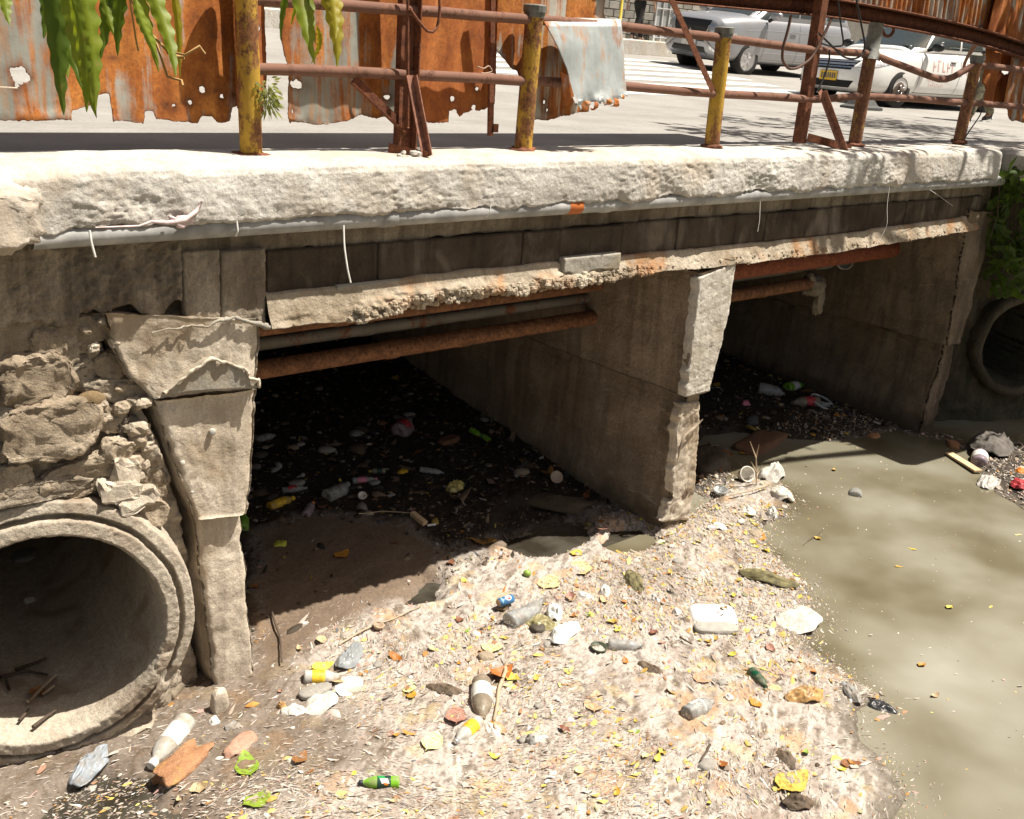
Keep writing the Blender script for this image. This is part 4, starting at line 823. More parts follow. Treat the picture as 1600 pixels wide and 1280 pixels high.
# ------------------------------------------------------------------ rusted tin sheets
SH_A = rust_sheet('zinc_with_rust_runs', 0.49, 7.0, (0.36, 0.36, 0.31))
SH_B = rust_sheet('mostly_rusted_zinc', 0.43, 7.0, (0.42, 0.42, 0.37))
SH_C = rust_sheet('orange_rust_tin', 0.36, 5.0, (0.42, 0.40, 0.36), (0.34, 0.10, 0.022), (0.52, 0.19, 0.045), (0.16, 0.05, 0.02))
SH_D = rust_sheet('streaky_tin', 0.47, 11.0, (0.52, 0.50, 0.43))
SH_E = rust_sheet('clean_zinc', 0.585, 9.0, (0.42, 0.45, 0.44))
SH_F = rust_sheet('corrugated_rust', 0.485, 12.0, (0.48, 0.44, 0.36))
def sheet(name, label, px0, px1, y, bottom, holes, m, ztop=1.35, corr=(0.004, 0.19), res=0.0085, seed=0, left=None, right=None, ragged=0.012, group='rusted tin sheets of the fence', buckle=0.02, fold=None):
    buckle = 0.008 if buckle == 0.02 else buckle
    x0, x1 = P(px0, 150, y)[0], P(px1, 150, y)[0]
    B = np.array([P(a, b, y) for a, b in bottom]); zmin = B[:, 2].min() - 0.06
    nx = int((x1 - x0) / res); zs = np.concatenate([np.arange(zmin, 1.0, res), np.arange(1.0, ztop + 0.03, 0.03)]); xs = np.linspace(x0, x1, nx)
    X, Zg = np.meshgrid(xs, zs, indexing='ij'); p = np.stack([X, 0 * X + seed, Zg], -1)
    zb = np.interp(xs, B[:, 0], B[:, 2]) + ragged * fbm(np.stack([xs, xs * 0 + seed, xs * 0], -1), 9, 5, seed) - 0.6 * ragged * np.abs(fbm(np.stack([xs, xs * 0 + seed, xs * 0], -1), 38, 3, seed + 1))
    ph = Zg - zb[:, None]
    for hx, hy, rx, rzv in holes:
        c = P(hx, hy, y); s_ = abs(P(hx + 1, hy, y)[0] - c[0]); sz = abs(P(hx, hy + 1, y)[2] - c[2])
        dd = np.hypot((X - c[0]) / (rx * s_), (Zg - c[2]) / (rzv * sz)) + 1.1 * fbm(p, 22, 5, int(hx), 0.6)
        ph = np.minimum(ph, (dd - 1.0) * 0.7 * (rx * s_ + rzv * sz) / 2)
    if left is not None:
        L = np.array([P(a, b, y) for a, b in left]); o_ = np.argsort(L[:, 2]); ph = np.minimum(ph, X - np.interp(zs, L[o_, 2], L[o_, 0])[None] - 0.006 * fbm(p, 14, 3, 3))
    if right is not None:
        L = np.array([P(a, b, y) for a, b in right]); o_ = np.argsort(L[:, 2]); ph = np.minimum(ph, np.interp(zs, L[o_, 2], L[o_, 0])[None] + 0.006 * fbm(p, 14, 3, 4) - X)
    Yv = y + corr[0] * np.sin(X * 2 * math.pi / corr[1]) + buckle * fbm(p * [1, 1, 0.6], 1.8, 3, seed + 7) + 0.055 * np.clip(Zg, 0, 1.4) + 0.0015 * fbm(p, 9, 3, seed + 2) + 0.012 * np.exp(-((Zg - zb[:, None]) / 0.04) ** 2) * fbm(p, 12, 3, seed + 5)
    if fold is not None: Yv = Yv + fold(X, Zg)
    V = np.stack([X + 0.003 * fbm(p, 60, 2, 5), Yv, Zg + 0.003 * fbm(p, 60, 2, 6)], -1).reshape(-1, 3); nz = len(zs)
    # vertices just outside the torn edge are drawn back onto it
    g0, g1 = np.gradient(ph, xs, zs); gm = np.hypot(g0, g1) + 1e-6; mv = np.where(ph < 0, np.clip(-ph / gm, 0, res * 1.3), 0); V[:, 0] += (mv * g0 / gm).reshape(-1); V[:, 2] += (mv * g1 / gm).reshape(-1)
    F = grid_faces(nx, nz); k = (ph > 0).reshape(-1)[F].any(1); F = F[k]; rim = np.exp(-np.clip(ph, 0, 1) / 0.016).reshape(-1)
    us = np.unique(F); mp = np.zeros(len(V), int); mp[us] = np.arange(len(us))
    V2 = V[us]; F2 = mp[F]; o = obj(name, (V2, F2), m, None, True); at_ = o.data.attributes.new('rim', 'FLOAT', 'POINT'); at_.data.foreach_set('value', rim[us].astype(np.float32))
    md = o.modifiers.new('thickness', 'SOLIDIFY'); md.thickness = 0.0022; md.offset = 0
    return tag(o, label, 'tin sheet', group)
sheet('tin_sheet', 'grey tin sheet with one ragged hole behind the hanging leaves', -60, 148, 0.20, [(-60, 185), (0, 187), (112, 187), (113, 172), (148, 165)], [(33, 118, 15, 11), (28, 134, 3, 4)], SH_A, seed=1)
sheet('tin_sheet', 'orange and grey tin sheet with scattered rust holes left of the first yellow post', 134, 388, 0.235, [(134, 156), (146, 152), (172, 146), (174, 188), (225, 191), (228, 172), (240, 172), (244, 184), (310, 192), (318, 180), (332, 180), (340, 190), (360, 190), (366, 168), (388, 160)],
      [(262, 164, 3, 3), (273, 168, 3, 4), (298, 160, 5, 4), (319, 140, 4, 5), (339, 142, 2.5, 2.5), (348, 151, 3, 3), (368, 150, 2, 3), (338, 58, 2, 1.5), (180, 91, 2, 1)], SH_B, seed=2)
sheet('tin_sheet', 'dark folded orange tin strip behind the first yellow post', 372, 436, 0.19, [(372, 168), (400, 185), (410, 182), (425, 176), (436, 120)], [(416, 45, 6, 4), (410, 27, 2, 2)], SH_C, seed=3, fold=lambda X, Z: 0.12 * sstep(0.10, 0.32, X))
sheet('tin_sheet', 'grey tin sheet with brown runs between the first yellow post and the steel upright', 444, 628, 0.22, [(444, 150), (452, 190), (500, 194), (540, 190), (565, 178), (585, 183), (628, 180)], [(468, 134, 10, 7), (460, 174, 2.5, 2.5), (607, 152, 4, 3)], SH_A, seed=4, left=[(444, -60), (444, 60), (455, 120), (450, 190)])
sheet('tin_sheet', 'bright orange rusted tin sheet right of the steel upright', 634, 776, 0.25, [(634, 188), (702, 190), (703, 172), (712, 172), (720, 180), (738, 170), (752, 172), (776, 162)], [(710, 155, 4, 4), (748, 139, 2.5, 2.5), (713, 175, 5, 4), (741, 168, 3, 4)], SH_C, seed=5, ragged=0.02)
# torn sheet that folds over the top rail
fs = thing('folded_tin_sheet', 'torn pale tin sheet folded over the top rail by the second yellow post', 'tin sheet', P(900, 190, 0.2), group='rusted tin sheets of the fence')
o = sheet('back_panel', None, 776, 965, 0.20, [(776, 70), (800, 106), (812, 112), (826, 150), (832, 188), (870, 186), (900, 176), (922, 172), (965, 60)], [(856, 172, 2, 3), (861, 178, 2, 2), (853, 160, 2, 2)], SH_D, seed=6, right=[(968, -60), (952, 20), (965, 60), (960, 100), (925, 150), (920, 180)], ztop=1.3)
for kk in ('category', 'group'): del o[kk]
o.parent = fs; o.location = Vector(o.location) - fs.location
nu, nv = 60, 70; u = rgrid(nu); w = rgrid(nv); G = np.zeros((nu, nv, 3))
tl, tr_, bl, br = (846, 27), (970, 30), (896, 174), (980, 158)
for j in range(nv):
    s_ = w[j]; yv = np.interp(s_, [0, 0.06, 0.14, 1.0], [0.19, 0.12, 0.075, -0.04]); f_ = max(0, (s_ - 0.06) / 0.94)
    ax = np.interp(f_, [0, .55, .62, 1.0], [tl[0], 885, 888, bl[0]]); ay = tl[1] + (bl[1] - tl[1]) * f_; bx = tr_[0] + (br[0] - tr_[0]) * f_; by = tr_[1] + (br[1] - tr_[1]) * f_
    for i in range(nu):
        G[i, j] = P(ax + (bx - ax) * u[i], ay + (by - ay) * u[i], yv)
    if s_ < 0.06: G[:, j, 2] -= 0.03 * (1 - s_ / 0.06)
dn_ = (0.003 + 0.045 * sstep(0.80, 1, w))[None, :] * np.stack([fbm(G * [1, 1, .7], 9, 3, 4)] * 1, -1)[..., 0] + 0.03 * fbm(G, 1.6, 2, 8) * sstep(.1, .4, w)[None]
G[..., 1] += dn_; cut = sstep(0.86, 0.99, w)[None, :] * (0.55 + 0.6 * fbm(G * [1, 1, 0], 22, 3, 2)); keep = (cut < 0.5).reshape(-1)
F = grid_faces(nu, nv); F = F[keep[F].sum(1) >= 3]; us = np.unique(F); mp = np.zeros(nu * nv, int); mp[us] = np.arange(len(us))
fl = obj('folded_flap', (G.reshape(-1, 3)[us], mp[F]), SH_E, fs, True); md = fl.modifiers.new('thickness', 'SOLIDIFY'); md.thickness = 0.003
pts = [P(x, y, yy) for x, y, yy in ((876, 112, -.0), (888, 118, -.02), (897, 150, -.03), (894, 165, -.03), (884, 166, -.01))]
v = np.array(pts + [p + [0, 0.004, 0] for p in pts]); obj('torn_tongue', (v, [(0, 1, 2, 3, 4), (9, 8, 7, 6, 5)] + [(i, (i + 1) % 5, 5 + (i + 1) % 5, 5 + i) for i in range(5)]), SH_C, fs)
for i in range(7):
    c = P(905 + i * 11, 160 - i * 1.5 + (i % 3) * 4, -0.06); G2 = np.zeros((8, 6, 3)); aa = np.linspace(0.2, 3.6, 8); rr = 0.014 + 0.006 * (i % 3)
    G2[..., 0] = c[0] + np.linspace(-.022, .022, 6)[None]; G2[..., 1] = c[1] - rr * np.sin(aa)[:, None]; G2[..., 2] = c[2] + rr * np.cos(aa)[:, None]
    G2 = rough(G2, 0.012, 25, 2, i); cu = obj('rust_curl', grid(G2), [SH_E, SH_D, SH_C][i % 3], fs, True); md = cu.modifiers.new('thickness', 'SOLIDIFY'); md.thickness = 0.002
# far sheets
sheet('tin_sheet', 'corrugated rusty tin sheet hanging above the bowed beam before the white car', 1286, 1424, 0.33, [(1286, 0), (1320, 6), (1375, 14), (1395, 18), (1424, 27)], [], SH_F, ztop=2.1, corr=(0.014, 0.085), seed=7, ragged=0.03)
sheet('tin_sheet', 'corrugated orange tin sheet at the far end above the bowed beam', 1416, 1528, 0.35, [(1416, 24), (1440, 28), (1470, 33), (1500, 40), (1528, 42)], [], SH_F, ztop=2.1, corr=(0.014, 0.085), seed=8, ragged=0.03)
sheet('tin_sheet', 'long crumpled dark orange tin sheet reaching down behind the last yellow post', 1524, 1584, 0.33, [(1524, 110), (1540, 165), (1560, 168), (1584, 170)], [(1580, 114, 4, 4), (1543, 128, 2, 2)], SH_C, ztop=2.1, seed=9, ragged=0.03, buckle=0.16, corr=(0.02, 0.3))
sheet('tin_sheet', 'olive grey tin strip beside the long crumpled orange sheet', 1572, 1700, 0.27, [(1572, 165), (1578, 186), (1600, 192), (1640, 196), (1700, 196)], [], SH_A, ztop=0.75, seed=10, ragged=0.02, buckle=0.06)
sheet('tin_sheet', 'upper rusty tin sheet at the far end over the bowed beam', 1520, 1700, 0.36, [(1520, 42), (1560, 56), (1600, 66), (1700, 90)], [], SH_F, ztop=2.1, seed=11, corr=(0.012, 0.09), ragged=0.03)
sheet('tin_sheet', 'dark tin strip at the far top behind the bowed beam', 1060, 1292, 0.40, [(1060, -30), (1180, -14), (1250, -6), (1292, -2)], [], SH_C, ztop=2.1, seed=12, ragged=0.03)
# unseen eave added over the fence line: it shades the strip of road behind the deck edge
aw = thing('shade_eave', 'unseen tin eave added along the top of the fence to shade the road', 'eave', (4, 0.2, 2.75))
def eave(x0, x1, y0, y1):
    xs = np.arange(x0, x1, 0.02); ys = np.linspace(y0, y1, 6); G = np.zeros((len(xs), 6, 3)); G[..., 0] = xs[:, None]; G[..., 1] = ys[None]; G[..., 2] = 2.75 + 0.012 * np.sin(xs * 2 * math.pi / 0.085)[:, None] * (np.abs(ys - 0.1) < 0.2)[None] + 0.05 * (ys - 0.2)[None]
    o = obj('shade_eave_sheet', grid(G), SH_F, aw, True); md = o.modifiers.new('thickness', 'SOLIDIFY'); md.thickness = 0.002
eave(-3.0, 1.36, -0.20, 0.80); eave(1.34, 6.3, 0.06, 0.80)
for x in (-2.5, 1.06, 4.95): obj('shade_eave_arm', beam((x, 0.16, 1.9), (x, 0.30, 2.74), 0.05, 0.05, (0, 1, 0)), M_STEEL, aw)
# ------------------------------------------------------------------ cars: local x runs from the nose to the tail, the left side is -y
def superell(w, b, t, n, k, tumble=0.0):
    a = np.arange(k) * 2 * math.pi / k - math.pi / 2; c, s = np.cos(a), np.sin(a); e = 2.0 / n
    y = w * np.sign(c) * np.abs(c) ** e; z = (t + b) / 2 + (t - b) / 2 * np.sign(s) * np.abs(s) ** e
    f = np.clip((z - (b + (t - b) * 0.45)) / ((t - b) * 0.55 + 1e-6), 0, 1); return y * (1 - tumble * f), z
def loft(st, n=5.0, k=48, tumble=0.06, sub=4):
    S = np.array(st, float); tt = np.linspace(0, len(S) - 1, (len(S) - 1) * sub + 1); D = np.stack([np.interp(tt, range(len(S)), S[:, i]) for i in range(4)], -1)
    for _ in range(2): D[1:-1, 1:] = (D[:-2, 1:] + 2 * D[1:-1, 1:] + D[2:, 1:]) / 4
    G = np.zeros((len(D), k, 3))
    for i, (x, b, t, w) in enumerate(D):
        y, z = superell(w, b, t, n, k, tumble); G[i, :, 0] = x; G[i, :, 1] = y; G[i, :, 2] = z
    V, F = grid(G, False, True); F = [tuple(q) for q in F]; m = len(D)
    F += [tuple(range(k)), tuple((m - 1) * k + i for i in range(k))[::-1]]
    return V, F
def bvh_of(g): return BVHTree.FromPolygons([tuple(v) for v in np.asarray(g[0])], [tuple(q) for q in g[1]])
def decal(bvh, axis, c4, n=8, m=6, off=0.006, sgn=-1):
    """a patch laid on the body: four corners in the two other axes, cast along the axis from the side sgn"""
    ax = 'xyz'.index(axis); oth = [i for i in range(3) if i != ax]; c = np.array(c4, float); G = np.zeros((n, m, 3)); u = rgrid(n); w = rgrid(m)
    for i in range(n):
        for j in range(m):
            p = (c[0] * (1 - u[i]) + c[1] * u[i]) * (1 - w[j]) + (c[3] * (1 - u[i]) + c[2] * u[i]) * w[j]
            o = np.zeros(3); o[oth[0]], o[oth[1]] = p; o[ax] = 8.0 * sgn if sgn < 0 else 8.0; d = np.zeros(3); d[ax] = -sgn
            h = bvh.ray_cast(Vector(o), Vector(d))
            if h[0] is None: h = bvh.find_nearest(Vector((o[0], o[1], o[2]) if ax else (0, o[1], o[2])))
            q = np.array(h[0]); nn = np.array(h[1]); nn = nn if nn @ d < 0 else -nn
            G[i, j] = q + nn * off
    return grid(G)
def cut_arches(body, cuts):
    bm = bpy.data.meshes.new('c')
    V, F = join(*[xf(lathe([(r, -0.35), (r, 0.35)], 28, 'y'), (x, y, z)) for x, y, z, r in cuts]); bm.from_pydata(V.tolist(), [], F)
    import bmesh
    b = bmesh.new(); b.from_mesh(bm); bmesh.ops.recalc_face_normals(b, faces=b.faces); b.to_mesh(bm); b.free()
    b = bmesh.new(); b.from_mesh(body.data); bmesh.ops.recalc_face_normals(b, faces=b.faces); b.to_mesh(body.data); b.free()
    co = bpy.data.objects.new('c', bm); COL.objects.link(co); md = body.modifiers.new('b', 'BOOLEAN'); md.object = co; md.operation = 'DIFFERENCE'; md.solver = 'EXACT'
    dg = bpy.context.evaluated_depsgraph_get(); me = bpy.data.meshes.new_from_object(body.evaluated_get(dg)); body.modifiers.clear(); old = body.data; body.data = me
    me.name = old.name; bpy.data.objects.remove(co); bpy.data.meshes.remove(bm)
    me.polygons.foreach_set('use_smooth', np.ones(len(me.polygons), bool))
M_GLASS = simple('tinted_car_glass', (0.035, 0.045, 0.045), 0.06, spec=0.6); M_TRIM = simple('black_trim', (0.015, 0.015, 0.016), 0.45); M_TYRE = simple('tyre_rubber', (0.03, 0.028, 0.026), 0.9, bump=0.2)
M_CHROME = simple('chrome', (0.55, 0.56, 0.58), 0.2, 0.9); M_ALLOY = simple('alloy', (0.62, 0.61, 0.60), 0.35, 0.6); M_DKALLOY = simple('dark_alloy', (0.05, 0.05, 0.052), 0.5, 0.3)
M_LAMP = simple('lamp_glass', (0.55, 0.57, 0.58), 0.1, 0.2, 0.35, 30); M_SEAM = simple('panel_gap', (0.10, 0.10, 0.10), 0.8); M_UNDER = simple('underbody', (0.012, 0.011, 0.01), 0.9)
def carpaint(name, col, metal, dust):
    t = NT(name); c = t.mix(t.math('MULTIPLY', t.ramp(t.noise(2.2, 6, 0.6), [(0.4, 0.0), (0.7, 1.0)]), 0.35), col, dust); t.b.inputs['Coat Weight'].default_value = 0.5; t.b.inputs['Coat Roughness'].default_value = 0.08
    return t.out(c, 0.38, None, metal, 0.5)
def letters(body, name, txt, x, z, size, m, parent, bvh, squeeze=1.0):
    cu = bpy.data.curves.new(name, 'FONT'); cu.body = txt; cu.size = size; cu.extrude = 0.0; cu.resolution_u = 2
    o = bpy.data.objects.new(name, cu); COL.objects.link(o); dg = bpy.context.evaluated_depsgraph_get(); me = bpy.data.meshes.new_from_object(o.evaluated_get(dg)); bpy.data.objects.remove(o)
    V = np.array([v.co[:] for v in me.vertices])
    if len(V) == 0: return
    # the left side is seen from -y: local +x reads to the right there
    out = []
    for v in V:
        h = bvh.ray_cast(Vector((x + v[0] * squeeze, -8, z + v[1])), Vector((0, 1, 0))); y = h[0].y if h[0] else -0.8; out.append((x + v[0] * squeeze, y - 0.005, z + v[1]))
    F = [tuple(p.vertices) for p in me.polygons]; return obj(name, (np.array(out), F), m, parent, local=True)
def wheel(parent, x, y, r, wd, style, side):
    prof = [(r * .62, -wd / 2), (r * .70, -wd / 2 * 1.02), (r * .93, -wd / 2), (r, -wd * .36), (r, wd * .36), (r * .93, wd / 2), (r * .70, wd / 2 * 1.02), (r * .62, wd / 2)]
    w = obj('wheel', xf(lathe([(r * .2, -0.03), (r * .64, -0.03), (r * .64, 0.03), (r * .2, 0.03)], 28, 'y'), (0, 0.0, 0)), M_DKALLOY, parent, True, (x, y, r), True)
    obj('tyre', lathe(prof, 36, 'y', False), M_TYRE, w, True, (0, 0, 0), True); s = -1 if side < 0 else 1; yo = s * wd * 0.42
    if style == 'alloy':
        gs = [xf(lathe([(r * .60, -.012), (r * .655, -.02), (r * .655, .02), (r * .60, .012)], 32, 'y'), (0, yo, 0)), xf(lathe([(0.001, -.02), (r * .13, -.02), (r * .15, .02), (0.001, .02)], 16, 'y'), (0, yo, 0))]
        for k in range(5):
            for dd in (-0.17, 0.17):
                a = k * 2 * math.pi / 5 + 0.3; b = a + dd; p0 = np.array([math.cos(a + dd * .6) * r * .12, yo + s * 0.012, math.sin(a + dd * .6) * r * .12]); p1 = np.array([math.cos(b) * r * .62, yo, math.sin(b) * r * .62]); gs.append(beam(p0, p1, 0.035, 0.03, (0, 1, 0)))
        obj('rim', join(*gs), M_ALLOY, w, False, (0, 0, 0), True)
    else:
        obj('rim', xf(lathe([(0.001, .05), (r * .14, .05), (r * .2, .015), (r * .34, .035), (r * .50, -.01), (r * .60, .0), (r * .66, .03)] if s > 0 else [(0.001, -.05), (r * .14, -.05), (r * .2, -.015), (r * .34, -.035), (r * .50, .01), (r * .60, .0), (r * .66, -.03)], 32, 'y', False), (0, yo, 0)), simple('brown_steel_rim', (0.13, 0.095, 0.075), 0.7), w, True, (0, 0, 0), True)
        gs = [ball((math.cos(a) * r * .22, yo + s * 0.04, math.sin(a) * r * .22), (.016, .016, .016), 8, 6) for a in np.arange(4) * math.pi / 2 + 0.4]
        obj('wheel_nuts', join(*gs), M_CHROME, w, False, (0, 0, 0), True)
    return w
def side_glass(t, bv, c4, name='side_window'): return obj(name, decal(bv, 'y', c4, 10, 6, 0.006), M_GLASS, t, True, (0, 0, 0), True)
def seam(t, bv, pts, wd=0.009, m=None):
    gs = []
    for (x0, z0), (x1, z1) in zip(pts[:-1], pts[1:]):
        d = np.array([x1 - x0, z1 - z0]); d = d / np.linalg.norm(d); n = np.array([-d[1], d[0]]) * wd / 2
        gs.append(decal(bv, 'y', [(x0 - n[0], z0 - n[1]), (x1 - n[0], z1 - n[1]), (x1 + n[0], z1 + n[1]), (x0 + n[0], z0 + n[1])], 8, 2, 0.003))
    return join(*gs)
# white taxi saloon
front = np.array([15.19, 5.19, 0.01]); ang = math.radians(-7)
def car_root(name, label, contact, ang, ax, track, group=None, pitch=0.0, roll=0.0, sc_=1.0):
    ax, track = ax * sc_, track * sc_; ca, sa = math.cos(ang), math.sin(ang); lx, ly = ax, -track / 2
    l = np.array([contact[0] - (ca * lx - sa * ly), contact[1] - (sa * lx + ca * ly), contact[2]]); r = thing(name, label, 'car', l, (roll, pitch, ang), group); r.scale = (sc_,) * 3; return r
wc = car_root('white_taxi', 'white taxi saloon with faded red door lettering and a yellow number plate', front, ang, 0.82, 1.46, None, 0.0, 0.0, 1.06)
M_WHITEP = carpaint('white_car_paint', (0.82, 0.81, 0.78), 0.0, (0.52, 0.46, 0.40))
bg = loft([(0.0, .32, .52, .50), (0.03, .26, .62, .62), (0.14, .21, .70, .74), (0.35, .19, .775, .80), (0.7, .18, .85, .832), (1.05, .18, .925, .842), (1.35, .18, .955, .845), (2.2, .18, .965, .848), (3.1, .18, .98, .845), (3.55, .19, 1.0, .835), (4.0, .24, 1.0, .80), (4.22, .32, .93, .72), (4.3, .40, .80, .60)], 5.5)
body = obj('body', bg, M_WHITEP, wc, True, (0, 0, 0), True); bvb = bvh_of(bg)
cut_arches(body, [(.82, sy * .84, .29, .345) for sy in (-1, 1)] + [(3.37, sy * .84, .29, .345) for sy in (-1, 1)])
cg_ = loft([(1.05, .80, .95, .70), (1.25, .82, 1.03, .73), (1.6, .84, 1.22, .75), (1.95, .84, 1.39, .755), (2.2, .84, 1.445, .755), (2.7, .84, 1.46, .75), (3.1, .84, 1.43, .74), (3.45, .84, 1.30, .72), (3.75, .86, 1.12, .69), (3.95, .86, 1.01, .64)], 4.2, 48, 0.26)
obj('cabin', cg_, M_WHITEP, wc, True, (0, 0, 0), True); bvc = bvh_of(cg_)
obj('windscreen', decal(bvc, 'z', [(1.16, -.66), (1.90, -.52), (1.90, .52), (1.16, .66)], 12, 10, 0.007, 1), M_GLASS, wc, True, (0, 0, 0), True)
side_glass(wc, bvc, [(1.50, .985), (2.38, .985), (2.36, 1.37), (1.95, 1.33)]); side_glass(wc, bvc, [(2.44, .985), (3.22, 1.0), (3.10, 1.33), (2.42, 1.37)]); side_glass(wc, bvc, [(1.24, .98), (1.46, .985), (1.80, 1.25), (1.70, 1.24)], 'quarter_glass')
dm = obj('door_gaps', seam(wc, bvb, [(1.33, .93), (1.30, .62), (1.22, .28), (1.20, .24)]), M_SEAM, wc, True, (0, 0, 0), True)
obj('door_gaps', join(seam(wc, bvb, [(2.41, .95), (2.40, .6), (2.30, .27)]), seam(wc, bvb, [(3.20, .95), (3.18, .62), (3.05, .40)]), seam(wc, bvb, [(1.22, .26), (3.0, .26)])), M_SEAM, wc, True, (0, 0, 0), True)
obj('window_trim', seam(wc, bvb, [(1.35, .952), (3.3, .968)], 0.02), M_TRIM, wc, True, (0, 0, 0), True)
for hx in (2.18, 2.98): 
    h = bvb.ray_cast(Vector((hx, -8, .80)), Vector((0, 1, 0)))[0]; dh = obj('door_handle', box((hx, h.y - .022, .80), (0.17, 0.02, 0.03), None, 0.009), M_WHITEP, wc, False, (0, 0, 0), True); obj('handle_recess', xf(ball((0, 0, 0), (0.075, 0.012, 0.035), 14, 8), (hx, h.y - .002, .79)), M_SEAM, dh, True, (0, 0, 0), True)
M_RED = simple('faded_red_lettering', (0.66, 0.40, 0.36), 0.5)
def strokes(x, z, h, n, gap, th):
    # the faded lettering on the doors is worn to unreadable strokes
    g = np.random.default_rng(int(x * 100 + z * 10)); gs = []
    for k in range(n):
        x0 = x + gap * k; hh = h * g.uniform(.75, 1.0)
        gs.append(decal(bvb, 'y', [(x0, z), (x0 + th, z), (x0 + th, z + hh), (x0, z + hh)], 2, 3, .004))
        if g.random() < .7: zz = z + hh * g.choice([0, .45, .85]); gs.append(decal(bvb, 'y', [(x0, zz), (x0 + gap * .6, zz), (x0 + gap * .6, zz + th), (x0, zz + th)], 3, 2, .0045))
    return join(*gs)
o = obj('door_lettering', join(strokes(1.62, .62, .20, 5, .13, .022), strokes(1.56, .535, .06, 9, .055, .010), strokes(1.48, .455, .06, 12, .052, .010), strokes(1.55, .37, .06, 8, .055, .010)), M_RED, wc, True, (0, 0, 0), True)
o2 = obj('door_lettering', strokes(2.58, .60, .22, 3, .14, .022), M_RED, wc, True, (0, 0, 0), True)
mr = obj('mirror', ball((0, 0, 0), (0.075, 0.11, 0.07), 16, 10, 0.85), M_TRIM, wc, True, (1.50, -.93, 1.0), True); obj('mirror_arm', beam((0, .09, -.03), (-.04, .17, -.06), .05, .05), M_TRIM, mr, False, (0, 0, 0), True)
mr = obj('mirror', ball((0, 0, 0), (0.075, 0.11, 0.07), 16, 10, 0.85), M_TRIM, wc, True, (1.50, .93, 1.0), True)
obj('grille', decal(bvb, 'x', [(-.42, .55), (.42, .55), (.50, .70), (-.50, .70)], 14, 6, 0.006), M_TRIM, wc, True, (0, 0, 0), True)
obj('grille_bars', join(*[decal(bvb, 'x', [(-.47, z), (.47, z), (.47, z + .022), (-.47, z + .022)], 14, 2, 0.018) for z in (.575, .615, .655)]), M_CHROME, wc, True, (0, 0, 0), True)
obj('bumper_intake', decal(bvb, 'x', [(-.42, .27), (.42, .27), (.52, .38), (-.52, .38)], 14, 4, 0.006), M_UNDER, wc, True, (0, 0, 0), True)
pl_ = obj('number_plate', box((-0.02, 0, .44), (.012, .36, .15), None, .004), simple('yellow_plate', (0.66, 0.40, 0.02), 0.5), wc, False, (0, 0, 0), True)
obj('plate_characters', join(*[box((-.028, -.14 + .045 * i, .44), (.004, .026, .085)) for i in range(7)]), M_SEAM, pl_, False, (0, 0, 0), True)
for s in (-1, 1):
    obj('headlight', decal(bvb, 'x', [(s * .50, .60), (s * .70, .60), (s * .775, .74), (s * .56, .70)], 8, 6, 0.008), M_LAMP, wc, True, (0, 0, 0), True)
    obj('fog_lamp_recess', decal(bvb, 'x', [(s * .60, .32), (s * .70, .32), (s * .72, .42), (s * .62, .42)], 4, 4, 0.006), M_UNDER, wc, True, (0, 0, 0), True)
obj('headlight', decal(bvb, 'y', [(.17, .60), (.52, .67), (.60, .74), (.30, .735)], 10, 5, 0.008), M_LAMP, wc, True, (0, 0, 0), True)
obj('wiper', join(beam((1.17, -.6, .985), (1.32, .0, 1.065), .015, .015), beam((1.17, 0, .99), (1.32, .55, 1.06), .015, .015)), M_TRIM, wc, False, (0, 0, 0), True)
obj('permit_sticker', decal(bvc, 'z', [(1.78, .1), (1.86, .1), (1.86, .42), (1.78, .42)], 3, 5, 0.012, 1), simple('yellow_sticker', (0.62, 0.46, 0.06), 0.6), wc, True, (0, 0, 0), True)
obj('underbody', box((2.1, 0, .24), (3.6, 1.4, .12)), M_UNDER, wc, False, (0, 0, 0), True)
for x in (.82, 3.37):
    for s in (-1, 1): wheel(wc, x, s * .735, .295, .19, 'steel', s)
# silver people carrier
M_SILVER = carpaint('silver_car_paint', (0.36, 0.37, 0.39), 0.45, (0.34, 0.29, 0.27))
sa2 = math.radians(-3)
sc = car_root('silver_van', 'silver people carrier with black slatted grille and ten spoke wheels', np.array([16.9, 9.87, float(rz(9.87))]), sa2, 0.90, 1.52, None, 0.0, 0.06, 1.05)
bg = loft([(0.0, .42, .90, .60), (0.04, .34, 1.03, .70), (0.15, .28, 1.10, .80), (0.4, .26, 1.14, .86), (0.8, .25, 1.18, .875), (1.15, .25, 1.20, .878), (1.6, .25, 1.21, .88), (2.6, .25, 1.22, .88), (3.6, .26, 1.24, .875), (4.2, .30, 1.24, .84), (4.45, .40, 1.15, .76), (4.5, .5, .95, .66)], 6.0)
body2 = obj('body', bg, M_SILVER, sc, True, (0, 0, 0), True); bvb = bvh_of(bg)
cut_arches(body2, [(.90, sy * .87, .34, .40) for sy in (-1, 1)] + [(3.675, sy * .87, .34, .40) for sy in (-1, 1)])
cg_ = loft([(0.95, .98, 1.18, .72), (1.15, .98, 1.27, .76), (1.5, .98, 1.46, .78), (1.85, .98, 1.64, .78), (2.2, .98, 1.68, .78), (3.2, .98, 1.70, .775), (3.9, .98, 1.66, .76), (4.25, .98, 1.5, .73), (4.42, 1.0, 1.2, .70)], 4.5, 48, 0.22)
obj('cabin', cg_, M_SILVER, sc, True, (0, 0, 0), True); bvc = bvh_of(cg_)
obj('windscreen', decal(bvc, 'z', [(1.03, -.70), (1.84, -.58), (1.84, .58), (1.03, .70)], 12, 10, 0.007, 1), M_GLASS, sc, True, (0, 0, 0), True)
